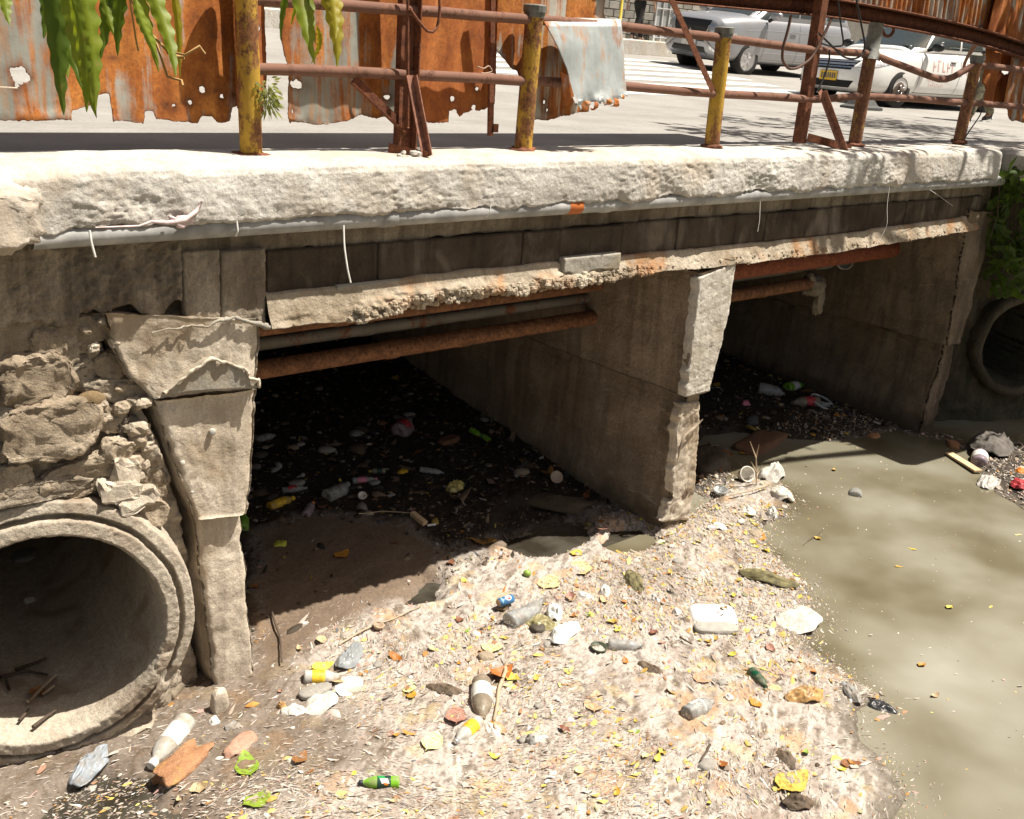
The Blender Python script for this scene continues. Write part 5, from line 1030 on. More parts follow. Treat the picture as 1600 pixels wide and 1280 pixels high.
side_glass(sc, bvc, [(1.46, 1.24), (2.42, 1.25), (2.42, 1.60), (1.90, 1.57)]); side_glass(sc, bvc, [(2.48, 1.25), (3.35, 1.26), (3.30, 1.58), (2.48, 1.58)]); side_glass(sc, bvc, [(3.42, 1.26), (4.12, 1.28), (4.0, 1.52), (3.40, 1.58)]); side_glass(sc, bvc, [(1.16, 1.11), (1.38, 1.12), (1.70, 1.40), (1.60, 1.40)], 'quarter_glass')
obj('door_gaps', join(seam(sc, bvb, [(1.38, 1.08), (1.36, .7), (1.28, .34)]), seam(sc, bvb, [(2.46, 1.10), (2.45, .7), (2.40, .34)]), seam(sc, bvb, [(3.40, 1.1), (3.38, .8), (3.2, .55)])), M_SEAM, sc, True, (0, 0, 0), True)
obj('body_crease', join(seam(sc, bvb, [(.75, .90), (1.4, .94), (3.9, .98)], 0.02), seam(sc, bvb, [(1.3, .50), (3.2, .52)], 0.02)), simple('shaded_silver', (0.42, 0.42, 0.43), 0.4, 0.3), sc, True, (0, 0, 0), True)
obj('sill_trim', seam(sc, bvb, [(1.30, .32), (3.22, .32)], 0.09), M_TRIM, sc, True, (0, 0, 0), True)
for hx in (2.25, 3.15):
    h = bvb.ray_cast(Vector((hx, -8, .95)), Vector((0, 1, 0)))[0]; obj('door_handle', box((hx, h.y - .025, .95), (0.2, 0.025, 0.035), None, 0.01), M_CHROME, sc, False, (0, 0, 0), True)
for s in (-1, 1):
    mr = obj('mirror', ball((0, 0, 0), (0.085, 0.13, 0.085), 16, 10, 0.8), M_SILVER, sc, True, (1.40, s * 1.0, 1.24), True); obj('mirror_arm', beam((0, -s * .08, -.06), (-.02, -s * .17, -.12), .06, .06), M_TRIM, mr, False, (0, 0, 0), True); obj('mirror_indicator', box((-.085, 0, .0), (.01, .18, .02)), M_CHROME, mr, False, (0, 0, 0), True)
obj('grille', decal(bvb, 'x', [(-.40, .60), (.40, .60), (.50, 1.02), (-.50, 1.02)], 14, 8, 0.006), M_TRIM, sc, True, (0, 0, 0), True)
obj('grille_bars', join(*[decal(bvb, 'x', [(-.42, z), (.42, z), (.42, z + .015), (-.42, z + .015)], 14, 2, 0.014) for z in (.70, .78, .86, .94)]), simple('smoked_chrome', (0.04, 0.04, 0.045), 0.4, 0.3), sc, True, (0, 0, 0), True)
em = [decal(bvb, 'x', [(0, .80 + .04), (.03, .80), (0, .80 - .04 + .04 - .04), (-.03, .80)], 4, 4, 0.03)] + [decal(bvb, 'x', [(s * .032, .80), (s * .062, .765), (s * .032, .73), (s * .002, .765)], 4, 4, 0.03) for s in (-1, 1)]
obj('emblem', join(*em), M_CHROME, sc, True, (0, 0, 0), True)
for s in (-1, 1):
    obj('chrome_wing', join(decal(bvb, 'x', [(s * .38, .62), (s * .42, .62), (s * .53, .93), (s * .48, .93)], 4, 8, 0.02), decal(bvb, 'x', [(s * .42, .60), (s * .66, .42), (s * .70, .46), (s * .46, .64)], 8, 4, 0.02)), M_CHROME, sc, True, (0, 0, 0), True)
    obj('headlight', decal(bvb, 'x', [(s * .50, .66), (s * .74, .68), (s * .76, .82), (s * .54, .84)], 8, 6, 0.010), M_LAMP, sc, True, (0, 0, 0), True)
    obj('running_light', decal(bvb, 'x', [(s * .52, .90), (s * .78, .88), (s * .78, .905), (s * .52, .93)], 8, 3, 0.012), M_CHROME, sc, True, (0, 0, 0), True)
obj('headlight', decal(bvb, 'y', [(.16, .70), (.42, .72), (.46, .82), (.24, .83)], 8, 5, 0.008), M_LAMP, sc, True, (0, 0, 0), True)
obj('bumper_intake', decal(bvb, 'x', [(-.48, .40), (.48, .40), (.42, .50), (-.42, .50)], 12, 4, 0.006), M_TRIM, sc, True, (0, 0, 0), True)
obj('skid_plate', decal(bvb, 'x', [(-.52, .355), (.52, .355), (.50, .395), (-.50, .395)], 12, 3, 0.016), M_CHROME, sc, True, (0, 0, 0), True)
obj('plate_frame', box((-.02, 0, .56), (.02, .40, .12), None, .004), M_ALLOY, sc, False, (0, 0, 0), True)
obj('underbody', box((2.2, 0, .32), (3.8, 1.45, .14)), M_UNDER, sc, False, (0, 0, 0), True)
for x in (.90, 3.675):
    for s in (-1, 1): wheel(sc, x, s * .765, .345, .21, 'alloy', s)
# rubber foot of a barrier seen between the rails
bf = at(1345, 172, 'y', 4.75); bf[2] = float(rz(4.75)) + .0
tag(obj('barrier_foot', join(xf(lathe([(.34, 0), (.34, .04), (.26, .07), (.15, .2), (.13, .22), (0.001, .22)], 4, 'z'), tuple(bf), (0, 0, .6))), simple('grey_rubber', (0.10, 0.10, 0.095), 0.9)), 'grey rubber barrier foot on the road before the white car', 'barrier foot')

# ------------------------------------------------------------------ people
def skin(name, joints, edges, m, parent=None, root=0, sub=2):
    me = bpy.data.meshes.new(name); J = np.array([j[:3] for j in joints], float); base = origin_of(parent) if parent is not None else J[root] * [1, 1, 0] + [0, 0, J[:, 2].min()]
    me.from_pydata((J - base).tolist(), edges, []); o = bpy.data.objects.new(name, me); COL.objects.link(o)
    if parent is not None: o.parent = parent
    else: o.location = base.tolist()
    md = o.modifiers.new('skin', 'SKIN'); md.use_smooth_shade = True; sv = me.skin_vertices[0].data
    for i, j in enumerate(joints): sv[i].radius = (j[3], j[4] if len(j) > 4 else j[3]); sv[i].use_root = i == root
    o.modifiers.new('sub', 'SUBSURF').render_levels = sub; o.modifiers['sub'].levels = sub
    me.materials.append(m); return o
M_SKIN = simple('brown_skin', (0.30, 0.15, 0.085), 0.55); M_SKIN2 = simple('light_brown_skin', (0.42, 0.26, 0.18), 0.55)
t = NT('camouflage_cloth'); cf = t.ramp(t.noise(11, 2, 0.5), [(0.42, (0.055, 0.050, 0.032)), (0.43, (0.13, 0.115, 0.07)), (0.55, (0.13, 0.115, 0.07)), (0.56, (0.20, 0.175, 0.115))]); cf.node.color_ramp.interpolation = 'CONSTANT'; M_CAMO = t.out(cf, 0.95, t.bump(t.noise(14, 4), 0.5, 0.02))
M_BLACKC = simple('black_cloth', (0.018, 0.017, 0.018), 0.95, bump=0.2, scale=12); M_SHOE = simple('black_shoe', (0.02, 0.02, 0.02), 0.5); M_SOLE = simple('white_sole', (0.6, 0.6, 0.58), 0.6); M_SHIRT = simple('white_shirt', (0.7, 0.7, 0.68), 0.9, bump=0.2, scale=12); M_HAIR = simple('black_hair', (0.015, 0.012, 0.01), 0.6)
def person(o, fwd, stride, arm, label, skinm, topm, legm, handout=0.0, belt=None):
    """o: ground point under the hips; fwd: walking direction; stride: half the distance between the feet"""
    f = np.array([fwd[0], fwd[1], 0.0]); f /= np.linalg.norm(f); l = np.array([-f[1], f[0], 0]); U = np.array([0, 0, 1.0]); o = np.asarray(o, float)
    p = lambda a, b, c: o + f * a + l * b + U * c
    J = []; E = []
    def add(q, r, par=None, r2=None):
        J.append((*q, r, r2 if r2 else r)); 
        if par is not None: E.append((par, len(J) - 1))
        return len(J) - 1
    pel = add(p(0, 0, .95), .13, None, .10); wa = add(p(.0, 0, 1.10), .13, pel, .10); ch = add(p(.02, 0, 1.30), .16, wa, .11); nk = add(p(.03, 0, 1.46), .055, ch); hd0 = add(p(.045, 0, 1.54), .07, nk); hd1 = add(p(.06, 0, 1.63), .095, hd0); hd2 = add(p(.05, 0, 1.72), .07, hd1)
    add(p(.15, 0, 1.60), .018, hd1)
    legs = {}
    for s in (-1, 1):
        fr = stride * s; hp = add(p(0, .09 * s, .88), .085, pel); kx = fr * .5 + (.06 if s > 0 else .02); kn = add(p(kx, .09 * s, .49), .058, hp); lift = .03 if s < 0 else 0.0
        ak = add(p(fr - .02, .09 * s, .10 + lift), .04, kn); hl = add(p(fr - .06, .09 * s, .05 + lift * 1.6), .035, ak); to = add(p(fr + .15, .10 * s, .035), .035, ak); legs[s] = (hp, kn, ak, hl, to)
        sh = add(p(.02, .17 * s, 1.40), .06, ch); el = add(p(.0 - arm * s * .4, (.24 + handout) * s, 1.14), .042, sh); wr = add(p(.04 - arm * s, (.25 + handout * 1.4) * s, .92), .028, el); pm_ = add(p(.05 - arm * s * 1.1, (.25 + handout * 1.4) * s, .85), .034, wr, .02)
        for k, (dx, ln) in enumerate(((-.030, .075), (-.010, .088), (.010, .085), (.028, .068))):
            q = add(p(.05 - arm * s * 1.1 + dx, (.25 + handout * 1.4) * s, .81), .0105, pm_); add(p(.06 - arm * s * 1.1 + dx, (.245 + handout * 1.4) * s, .81 - ln), .008, q)
        q = add(p(.09 - arm * s * 1.1, (.24 + handout * 1.4) * s, .85), .012, pm_); add(p(.105 - arm * s * 1.1, (.235 + handout * 1.4) * s, .80), .009, q)
    b = skin('person', J, E, skinm, None, 0); tag(b, label, 'person')
    ear = join(*[ball(p(.045, .09 * s, 1.62), (.02, .015, .03), 8, 6) for s in (-1, 1)]); obj('ears', ear, skinm, b, True)
    obj('eyes', join(*[ball(p(.145, .033 * s, 1.645), (.012, .012, .008), 8, 6) for s in (-1, 1)]), M_SHOE, b, True); obj('mouth', ball(p(.148, 0, 1.565), (.008, .025, .006), 8, 6), simple('lips', (0.28, 0.10, 0.08), 0.6), b, True)
    v, q = ball((0, 0, 0), (.115, .105, .10), 16, 10); v = rough(v, .012, 20, 2, 3) + p(.03, 0, 1.69); obj('hair', (v, q), M_HAIR, b, True)
    K = lambda i, r: (*J[i][:3], r)
    T = [K(pel, .145), K(wa, .15), K(ch, .178), (*p(.025, 0, 1.425), .10)] + [K(i, .08) for i in range(len(J)) if abs(J[i][3] - .06) < 1e-6]
    ee = [(0, 1), (1, 2), (2, 3), (2, 4), (2, 5)]; 
    for s, k in ((-1, 4), (1, 5)): T.append((*p(.0 - arm * s * .25, (.225 + handout * .6) * s, 1.24), .06)); ee.append((k, len(T) - 1))
    skin('shirt', T, ee, topm, b, 0)
    T = [K(pel, .152), (*p(0, 0, 1.03), .15)]; ee = [(0, 1)]
    for s in (-1, 1):
        hp, kn, ak, hl, to = legs[s]; n = len(T); T += [K(hp, .105), K(kn, .08), ((J[kn][0] * .35 + J[ak][0] * .65), (J[kn][1] * .35 + J[ak][1] * .65), (J[kn][2] * .35 + J[ak][2] * .65), .074), (*(np.array(J[ak][:3]) + [0, 0, -.01]), .068)]; ee += [(0, n), (n, n + 1), (n + 1, n + 2), (n + 2, n + 3)]
    skin('trousers', T, ee, legm, b, 0)
    for s in (-1, 1):
        hp, kn, ak, hl, to = legs[s]; A = np.array(J[hl][:3]); B = np.array(J[to][:3]); m_ = (A + B) / 2
        sh = skin('shoe', [(*(A + [0, 0, .0]), .047), (*m_, .05), (*(B - f * .0), .044), (*(A + f * .03 + [0, 0, .06]), .048)], [(0, 1), (1, 2), (0, 3)], M_SHOE, b, 0, 2)
        obj('sole', beam(A - f * .045 - [0, 0, .038], B + f * .05 - [0, 0, .034], .085, .022), M_SOLE, sh)
    if belt: obj('belt', xf(lathe([(.155, -.02), (.16, 0), (.155, .02)], 20, 'z', False), p(0, 0, 1.03)), M_SHOE, b, True)
    return b
pp = (at(1500, 190, 'z', -0.03) + at(1560, 193, 'z', -0.04)) / 2
g1 = np.array([13.75, 3.05]); person((14.12, 3.06, -0.035), (-1, 0.05), .48, .16, 'person in camouflage trousers and black shoes walking behind the last yellow post', M_SKIN, M_SHIRT, M_CAMO, 0.03, True)
q = at(1000, 50, 'y', 14.6); person((q[0] - .1, 14.6, zk + .32), (1, 0.1), .30, .20, 'person all in black walking along the far pavement by the block wall', M_SKIN2, M_BLACKC, M_BLACKC, 0.02)
# post and gate on the far pavement
q = at(968, 40, 'y', 13.9); yp = thing('yellow_pole', 'thin yellow pole standing on the far pavement', 'pole', (q[0], 13.9, zk + .32)); obj('pole_shaft', tube([(q[0], 13.9, zk + .32), (q[0], 13.9, zk + 3.0)], .035, 10), simple('yellow_paint_pole', (0.62, 0.47, 0.06), 0.6), yp, True)
obj('pole_foot', xf(lathe([(.09, 0), (.09, .03), (.05, .05), (.036, .12)], 12), (q[0], 13.9, zk + .32)), M_CAP, yp, True)
q = at(1022, 40, 'y', 15.5); gt = thing('steel_gate', 'grey steel gate standing behind the nose of the silver car', 'gate', (q[0], 15.5, zk + .32))
for i in range(4): obj('gate_bar', tube([(q[0] + .02 + i * .28, 15.5, zk + .32), (q[0] + .02 + i * .28, 15.5, zk + 2.4)], .035 if i == 0 else .022, 8), M_PVC, gt, True)
for z in (.45, 1.2, 2.3): obj('gate_rail', tube([(q[0], 15.5, zk + .32 + z - .3), (q[0] + .9, 15.5, zk + .32 + z - .3)], .02, 8), M_PVC, gt, True)
obj('gate_plate', box((q[0] + .45, 15.54, zk + 1.3), (.85, .02, 1.7)), M_FACE and simple('gate_grey', (0.30, 0.31, 0.31), 0.6), gt)
# ------------------------------------------------------------------ litter: what nobody could count
def flow(X, Y):
    p = np.stack([X, Y, X * 0], -1); return 0.45 + 1.5 * fbm(p, 0.7, 2, 50) + 0.5 * fbm(p, 2.0, 2, 55)
PAL = np.array([[.50, .44, .38], [.42, .36, .30], [.58, .54, .49], [.34, .26, .19], [.20, .14, .09], [.10, .075, .05], [.06, .05, .04], [.46, .33, .22], [.36, .19, .10], [.55, .40, .10], [.62, .50, .16], [.50, .24, .06], [.64, .63, .61], [.30, .28, .16], [.48, .30, .26], [.16, .16, .17]])
PWL = np.array([24, 20, 17, 10, 6, 4, 2.5, 6, 3, 2.6, 1.8, 1.6, 3.0, 2, 5, 1.5]); PAL_SHADE = PAL * 0.55  # second palette darkened to put the culvert's shade into the litter
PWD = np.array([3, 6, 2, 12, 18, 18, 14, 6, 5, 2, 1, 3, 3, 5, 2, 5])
def sample_ground(n, box_, cond):
    out = []
    while sum(len(o) for o in out) < n:
        x = RNG.uniform(box_[0], box_[1], 60000); y = RNG.uniform(box_[2], box_[3], 60000); z = gh(x, y, False)
        px, py, dp = proj(np.stack([x, y, z], -1)); k = (px > -90) & (px < 1690) & (py > 300) & (py < 1350) & (dp > 1); k &= cond(x, y, z)
        out.append(np.stack([x, y, z], -1)[k])
    return np.concatenate(out)[:n]
def flakes(name, pts, wts, size, label=None, elong=(1, 5), lift=0.004, curl=0.35, dark=None, thick=True):
    n = len(pts); a = flow(pts[:, 0], pts[:, 1]) + RNG.normal(0, 0.45, n); L = size[0] * np.exp(RNG.normal(0, size[1], n)); el = RNG.uniform(elong[0], elong[1], n); W = np.maximum(L / el, 0.0022)
    d = np.stack([np.cos(a), np.sin(a), RNG.normal(0, .22, n)], -1); d /= np.linalg.norm(d, axis=1, keepdims=True); s = np.stack([-np.sin(a), np.cos(a), RNG.normal(0, .28, n)], -1)
    c = pts + np.stack([0 * a, 0 * a, lift * .5 + np.abs(RNG.normal(0, .002, n))], -1); up = np.array([0, 0, 1.0]); cu = (RNG.normal(0, curl, n) * L)[:, None]
    H = RNG.uniform(.06, .28, n)[:, None] * W[:, None] if thick else 0.001
    j = lambda: 1 + RNG.normal(0, .22, (n, 1))
    A = d * (L / 2)[:, None]; B = s * (W / 2)[:, None]
    V = np.stack([c - A * j() - B * 0.5 * j() + up * cu * .5, c - A * j() + B * 0.6 * j() + up * cu * .5, c - B * j(), c + B * j() , c + A * j() - B * 0.4 * j() + up * cu * .5, c + A * j() + B * 0.5 * j() + up * cu * .3, c + up * H], 1)
    f = np.array([[0, 2, 6], [2, 4, 6], [4, 5, 6], [5, 3, 6], [3, 1, 6], [1, 0, 6]]); F = (f[None] + (np.arange(n) * 7)[:, None, None]).reshape(-1, 3)
    ci = RNG.choice(len(PAL), n, p=wts / wts.sum()); col = (PAL_SHADE[ci] if wts is PWD else np.where((ci < 8)[:, None], PAL[ci] * .55 + np.array([.46, .40, .345]) * .45, PAL[ci])) * np.exp(RNG.normal(0, .16, (n, 1))); 
    if dark is not None: col = col * dark[:, None]
    o = obj(name, (V.reshape(-1, 3), F), M_FLK, None, False, loc=(0, 0, 0)); vcol(o, np.repeat(np.clip(col, .01, .85), 7, 0)); return tag(o, None, None, None, 'stuff')
M_FLK = attr_mat('litter_scraps', 0.75, 0.0, 90, 0.3, 0.3)
inmat = lambda x, y, z: (z > WATER_Z + 0.006) & (y < 0.35) & (RNG.random(len(x)) > 0.93 * g_masks(x, y)[3]) & (RNG.random(len(x)) < 0.12 + 0.88 * sstep(-0.25, 0.35, fbm(np.stack([x, y, 0 * x], -1), 1.7, 3, 44)))
pts = sample_ground(15000, (-2.4, 5.2, -3.7, 0.35), inmat); tag(flakes('litter', pts, PWL, (0.0105, 0.65), None, (1.2, 7), .002, .2), 'pale and brown scraps of leaf and straw matted on the mud', 'litter')
pts = sample_ground(44000, (-2.4, 5.2, -3.7, 0.35), inmat); tag(flakes('straw_litter', pts, PWL * [1.2, 1.2, 1.2, 1.5, 1.3, 1, .6, 1.3, .8, .4, .3, .3, .6, 1, .8, .3], (0.024, 0.5), None, (5, 14), .002, .08), 'thin straw and twig bits lying along the flow of the mat', 'litter')
PWY = np.array([0, 0, 0, .5, .5, .3, 0, 1, 2.5, 5, 6, 4, 0, .6, 1, 0])
pts = sample_ground(1500, (-1.8, 5.2, -3.7, 0.3), lambda x, y, z: inmat(x, y, z) & (RNG.random(len(x)) < .3 + .7 * sstep(0.5, 2.6, x - 0.35 * y))); tag(flakes('leaf_litter', pts, PWY, (0.026, 0.4), None, (1.3, 3), .005, .12), 'small broken yellow and orange leaves in the mat', 'litter')
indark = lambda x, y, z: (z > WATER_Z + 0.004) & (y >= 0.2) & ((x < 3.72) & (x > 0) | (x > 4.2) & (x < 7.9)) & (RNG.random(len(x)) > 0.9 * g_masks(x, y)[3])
pts = sample_ground(19000, (0, 8, 0.2, 6), indark); tag(flakes('culvert_litter', pts, PWD, (0.027, 0.6)), 'leaf litter heaped under the deck, shade put into its colour', 'litter')
incl = lambda x, y, z: (z > WATER_Z + 0.004) & (x > 3.9) & (y < 0.9) & (sdist(x, y, POLY_MAT) < 0.02)
pts = sample_ground(5000, (3.9, 10, -2.2, 0.9), incl); tag(flakes('waterside_litter', pts, PWD + PWL * .12, (0.022, 0.55)), 'brown litter drifted against the far pier', 'litter')
near_ = lambda x, y, z: (z < WATER_Z) & ((x > 3.9) | (y < -.35)) & (x > -2) & (y < 0.6) & (RNG.random(len(x)) < np.exp(-np.maximum(-g_masks(x, y)[0], 0) / 0.07))
pts = sample_ground(3000, (-2.0, 5.6, -3.7, 0.6), near_); pts[:, 2] = WATER_Z - 0.001; tag(flakes('edge_scum', pts, PWL + PWD * 2.0, (0.016, 0.5), None, (1.5, 7), .003, .05), 'scum and scraps floating along the edge of the mat', 'litter')
fl_ = lambda x, y, z: (z < WATER_Z - 0.05) & (x > 1.5) & (y < 0.4)
pts = sample_ground(260, (1.5, 8, -3.7, 0.4), fl_); pts[:, 2] = WATER_Z - 0.001; tag(flakes('floating_specks', pts, PWL * [1, 1, 2, 1, 2, 2, 2, 1, 1, 2, 2, 1, 3, 1, 1, 1], (0.012, 0.45), None, (1, 3), .002, .05), 'small specks floating on the murky water', 'litter')
# shreds in relief along the water's edge: soaked lumps
def lumps(name, n, cond, r, wts, box_, label):
    p = sample_ground(n, box_, cond); a0 = RNG.uniform(0, 6.3, n); R = r * np.exp(RNG.normal(0, .45, n)); th = np.array([0, 1, 2, 3, 4, 5]) * math.pi / 3
    lo = np.stack([np.cos(th), np.sin(th), 0 * th - .3], -1); mi = np.stack([np.cos(th + .5) * .75, np.sin(th + .5) * .75, 0 * th + .45], -1); T = np.concatenate([lo, mi, [[0, 0, .75]]])
    ca, sa = np.cos(a0), np.sin(a0); S = R[:, None] * np.stack([RNG.uniform(.8, 1.9, n), RNG.uniform(.6, 1.1, n), RNG.uniform(.35, .8, n)], -1)
    V = T[None] * S[:, None] * (1 + RNG.normal(0, .16, (n, 13, 3))); V = np.stack([V[..., 0] * ca[:, None] - V[..., 1] * sa[:, None], V[..., 0] * sa[:, None] + V[..., 1] * ca[:, None], V[..., 2]], -1) + p[:, None]
    f = [(i, (i + 1) % 6, 6 + i) for i in range(6)] + [((i + 1) % 6, 6 + (i + 1) % 6, 6 + i) for i in range(6)] + [(6 + i, 6 + (i + 1) % 6, 12) for i in range(6)]
    F = (np.array(f)[None] + (np.arange(n) * 13)[:, None, None]).reshape(-1, 3); ci = RNG.choice(len(PAL), n, p=wts / wts.sum())
    o = obj(name, (V.reshape(-1, 3), F), M_FLK, None, False, loc=(0, 0, 0)); vcol(o, np.repeat(np.clip((PAL_SHADE if wts is PWD else PAL)[ci] * np.exp(RNG.normal(0, .15, (n, 1))), .01, .85), 13, 0)); return tag(o, label, 'litter', None, 'stuff')
lumps('gravel', 900, inmat, 0.010, PWL * [1.5, 1.3, 1.5, 1, 1, .8, .4, 1, .3, .1, .1, .1, 1.5, .3, 1, .6], (-2.4, 5.2, -3.7, .35), 'pebbles and foam crumbs in the mat')
lumps('dark_crumbs', 1300, indark, 0.022, PWD, (0, 8, .2, 5), 'crumbs and pebbles under the deck, shade put into their colour')

# ------------------------------------------------------------------ leaves
def leaf_mesh(name, m, L=1.0, W=0.5, fold=0.2, curl=0.3, pt=0.6, n=7, lobes=0.0, seed=0):
    r = np.random.default_rng(seed); u = np.linspace(0, 1, n); w = np.sin(math.pi * u ** pt) ** 0.8 * W / 2 * (1 + lobes * np.sin(u * 15 + seed)); w[0] = 0.02 * W; w[-1] = 0.01 * W
    x = (u - .5) * L; z0 = curl * L * ((u - .5) ** 2) * 2 + 0.03 * L * np.sin(u * 6 + seed); G = np.zeros((n, 5, 3)); s = np.array([-1, -.5, 0, .5, 1])
    G[..., 0] = x[:, None]; G[..., 1] = w[:, None] * s + 0.04 * L * np.sin(u * 3 + seed)[:, None]; G[..., 2] = z0[:, None] + fold * w[:, None] * np.abs(s) ** 1.3 * (1 + .5 * r.normal(0, .4, (n, 1))) + .02 * L * r.normal(0, .5, (n, 5)) * (np.abs(s) > .9)
    g = grid(G); st = tube([(-.5 * L, G[0, 2, 1], G[0, 2, 2]), (-.62 * L, G[0, 2, 1] + .02 * L, G[0, 2, 2] + .02 * L)], .012 * L, 4)
    me = mesh_np(name, join(g, st), True); me.materials.append(m); return me
def leafmat(name, col, var=0.35, tr=True):
    t = NT(name); oi = t.n('ObjectInfo'); c = t.ramp(t.noise(3.5, 5, .65), [(.3, tuple(x * (1 - var) for x in col)), (.7, tuple(min(1, x * (1 + var * .5)) for x in col))])
    h = t.n('HueSaturation'); t.link(t.math('ADD', t.math('MULTIPLY', oi.outputs['Random'], .05), .475), h.inputs['Hue']); t.link(t.math('ADD', t.math('MULTIPLY', oi.outputs['Random'], .5), .75), h.inputs['Value']); t.link(c, h.inputs['Color'])
    c = t.mix(t.math('MULTIPLY', t.ramp(t.noise(9, 4, .6), [(.50, 0.0), (.66, 1.0)]), .7), h.outputs[0], (.12, .06, .025))
    return t.out(c, .55, None, spec=.35)
LM = {'yellow': leafmat('yellow_leaf', (.62, .47, .085)), 'orange': leafmat('orange_leaf', (.52, .235, .035)), 'brown': leafmat('brown_leaf', (.26, .115, .04)), 'tan': leafmat('tan_leaf', (.62, .49, .27)), 'green': leafmat('green_leaf', (.22, .30, .03)), 'pink': leafmat('pinkish_leaf', (.52, .31, .20))}
LMS = {k: [leaf_mesh('leaf', m, 1, .42 + .12 * i, .10 + .25 * (i % 3), .15 + .3 * (i % 2), .55 + .25 * (i % 3), seed=i) for i in range(4)] for k, m in LM.items()}
BIG = {k: [leaf_mesh('leaf', LM[k], 1,   .62 + .1 * i, .06 + .05 * i, .08, .7 + .2 * i, 11, .05, seed=20 + i) for i in range(2)] for k in LM}
LEAFN = {}
def put_leaf(kind, q, size, yaw, big=False, tilt=.25, label=None, group=None, flat=False):
    me = random.choice((BIG if big else LMS)[kind]); o = bpy.data.objects.new('leaf', me); COL.objects.link(o)
    o.location = (q[0], q[1], q[2] + (.002 if flat else .005)); o.scale = (size,) * 3; t_ = 0.03 if flat else tilt
    o.rotation_euler = (random.gauss(0, t_), random.gauss(0, t_), yaw); return tag(o, label, 'leaf', group)
KL = {'yellow': 'small yellow leaf lying on the pale trash mat', 'orange': 'small orange leaf lying on the pale trash mat', 'brown': 'small dry brown leaf lying on the pale trash mat', 'green': 'small fresh green leaf lying on the pale trash mat', 'tan': 'small tan leaf lying on the pale trash mat', 'pink': 'small pinkish brown leaf lying on the pale trash mat'}
def scatter(kind, n, bx, cond, sz, label, group):
    for q in sample_ground(n, bx, cond): put_leaf(kind, q, sz * math.exp(random.gauss(0, .35)), random.uniform(0, 6.3), False, .15, label, group)
dense = lambda x, y, z: inmat(x, y, z) & (RNG.random(len(x)) < .25 + .75 * sstep(0.5, 2.6, x - 0.35 * y))
B_ = (-1.8, 5.0, -3.6, .3)
for k, n, s in (('yellow', 84, .052), ('orange', 30, .050), ('brown', 20, .052), ('tan', 30, .065), ('green', 8, .05), ('pink', 14, .075)): scatter(k, n, B_, dense if k in ('yellow', 'orange') else inmat, s, KL[k], k + ' leaves on the trash mat')
b2 = (4.2, 7.9, .0, 3.6); c2 = lambda x, y, z: indark(x, y, z) & (x > 4.2)
scatter('yellow', 22, b2, c2, .07, 'small yellow leaf on the dark litter of the far culvert opening', 'yellow leaves in the far opening'); scatter('orange', 16, b2, c2, .075, 'small orange leaf on the dark litter of the far culvert opening', 'orange leaves in the far opening')
scatter('brown', 16, (0.1, 3.7, .3, 3.4), indark, .075, 'brown leaf on the dark litter of the near culvert opening', 'brown leaves in the near opening'); scatter('yellow', 8, (0.1, 3.7, .3, 3.4), indark, .055, 'small yellow leaf on the dark litter of the near culvert opening', 'yellow leaves in the near opening')
scatter('orange', 10, (3.9, 9.8, -2, .8), incl, .07, 'small orange leaf in the litter drifted against the far pier', 'orange leaves by the far pier')
for (a, b) in ((1425, 858), (1405, 886), (1483, 950), (1440, 1040), (1460, 1088), (1277, 842), (1185, 672), (1590, 836), (1543, 690), (1303, 735)): put_leaf(random.choice(['yellow', 'tan', 'orange']), ghit(a, b), .07, random.uniform(0, 6), False, .05, 'small leaf afloat on the murky green water', 'leaves afloat on the water', True)
def bigleaf(kind, a, b, size, yaw, label, tilt=.06): put_leaf(kind, ghit(a, b), size, yaw, True, tilt, label)
bigleaf('tan', 857, 912, .22, .6, 'broad pale tan leaf just in the sun left of a narrower one'); bigleaf('tan', 906, 890, .24, 1.2, 'narrow pale tan leaf right of the broad tan one'); bigleaf('tan', 770, 1008, .22, .9, 'large tan leaf below the blue can'); bigleaf('yellow', 1240, 1222, .25, .1, 'big smooth yellow oval leaf near the lower edge of the mat', .06)
bigleaf('orange', 535, 867, .15, .5, 'curled orange leaf alone on the dark mud'); bigleaf('brown', 755, 846, .21, -.6, 'big split brown leaf in shade at the edge of the pool'); bigleaf('pink', 1100, 1058, .18, .3, 'pinkish leaf flattened below the foam tray'); bigleaf('pink', 930, 1098, .20, .8, 'wide orange pink leaf in the middle of the mat'); bigleaf('orange', 500, 1185 + 20, .001, 0, 'x') if False else None
bigleaf('orange', 1265, 1085, .18, -.4, 'sodden orange brown leaf at the water edge'); bigleaf('pink', 712, 1125 - 5, .18, 1.0, 'long salmon leaf left of the brown bottle'); bigleaf('tan', 675, 1160, .16, .6, 'tan salmon leaf below the long salmon one'); bigleaf('pink', 940, 825, .17, .9, 'red brown leaf half in shade beside the small pool'); bigleaf('orange', 1180, 1140 - 40, .10, 1.4, 'orange leaf by the clear bottle with blue label')
bigleaf('green', 386, 1195, .20, 1.35, 'slim bright green blade of leaf near the near pier'); bigleaf('green', 402, 1251, .15, .1, 'slim green yellow leaf at the lower edge of the picture'); bigleaf('yellow', 505, 1042, .14, -.1, 'yellow leaf on the grey bag above the yellow label bottle'); bigleaf('orange', 1118, 597 + 5, .15, .2, 'yellow leaf deep in the far opening beside the middle pier'); bigleaf('orange', 1165, 708, .16, .3, 'orange leaf standing in the dark channel right of the middle pier')
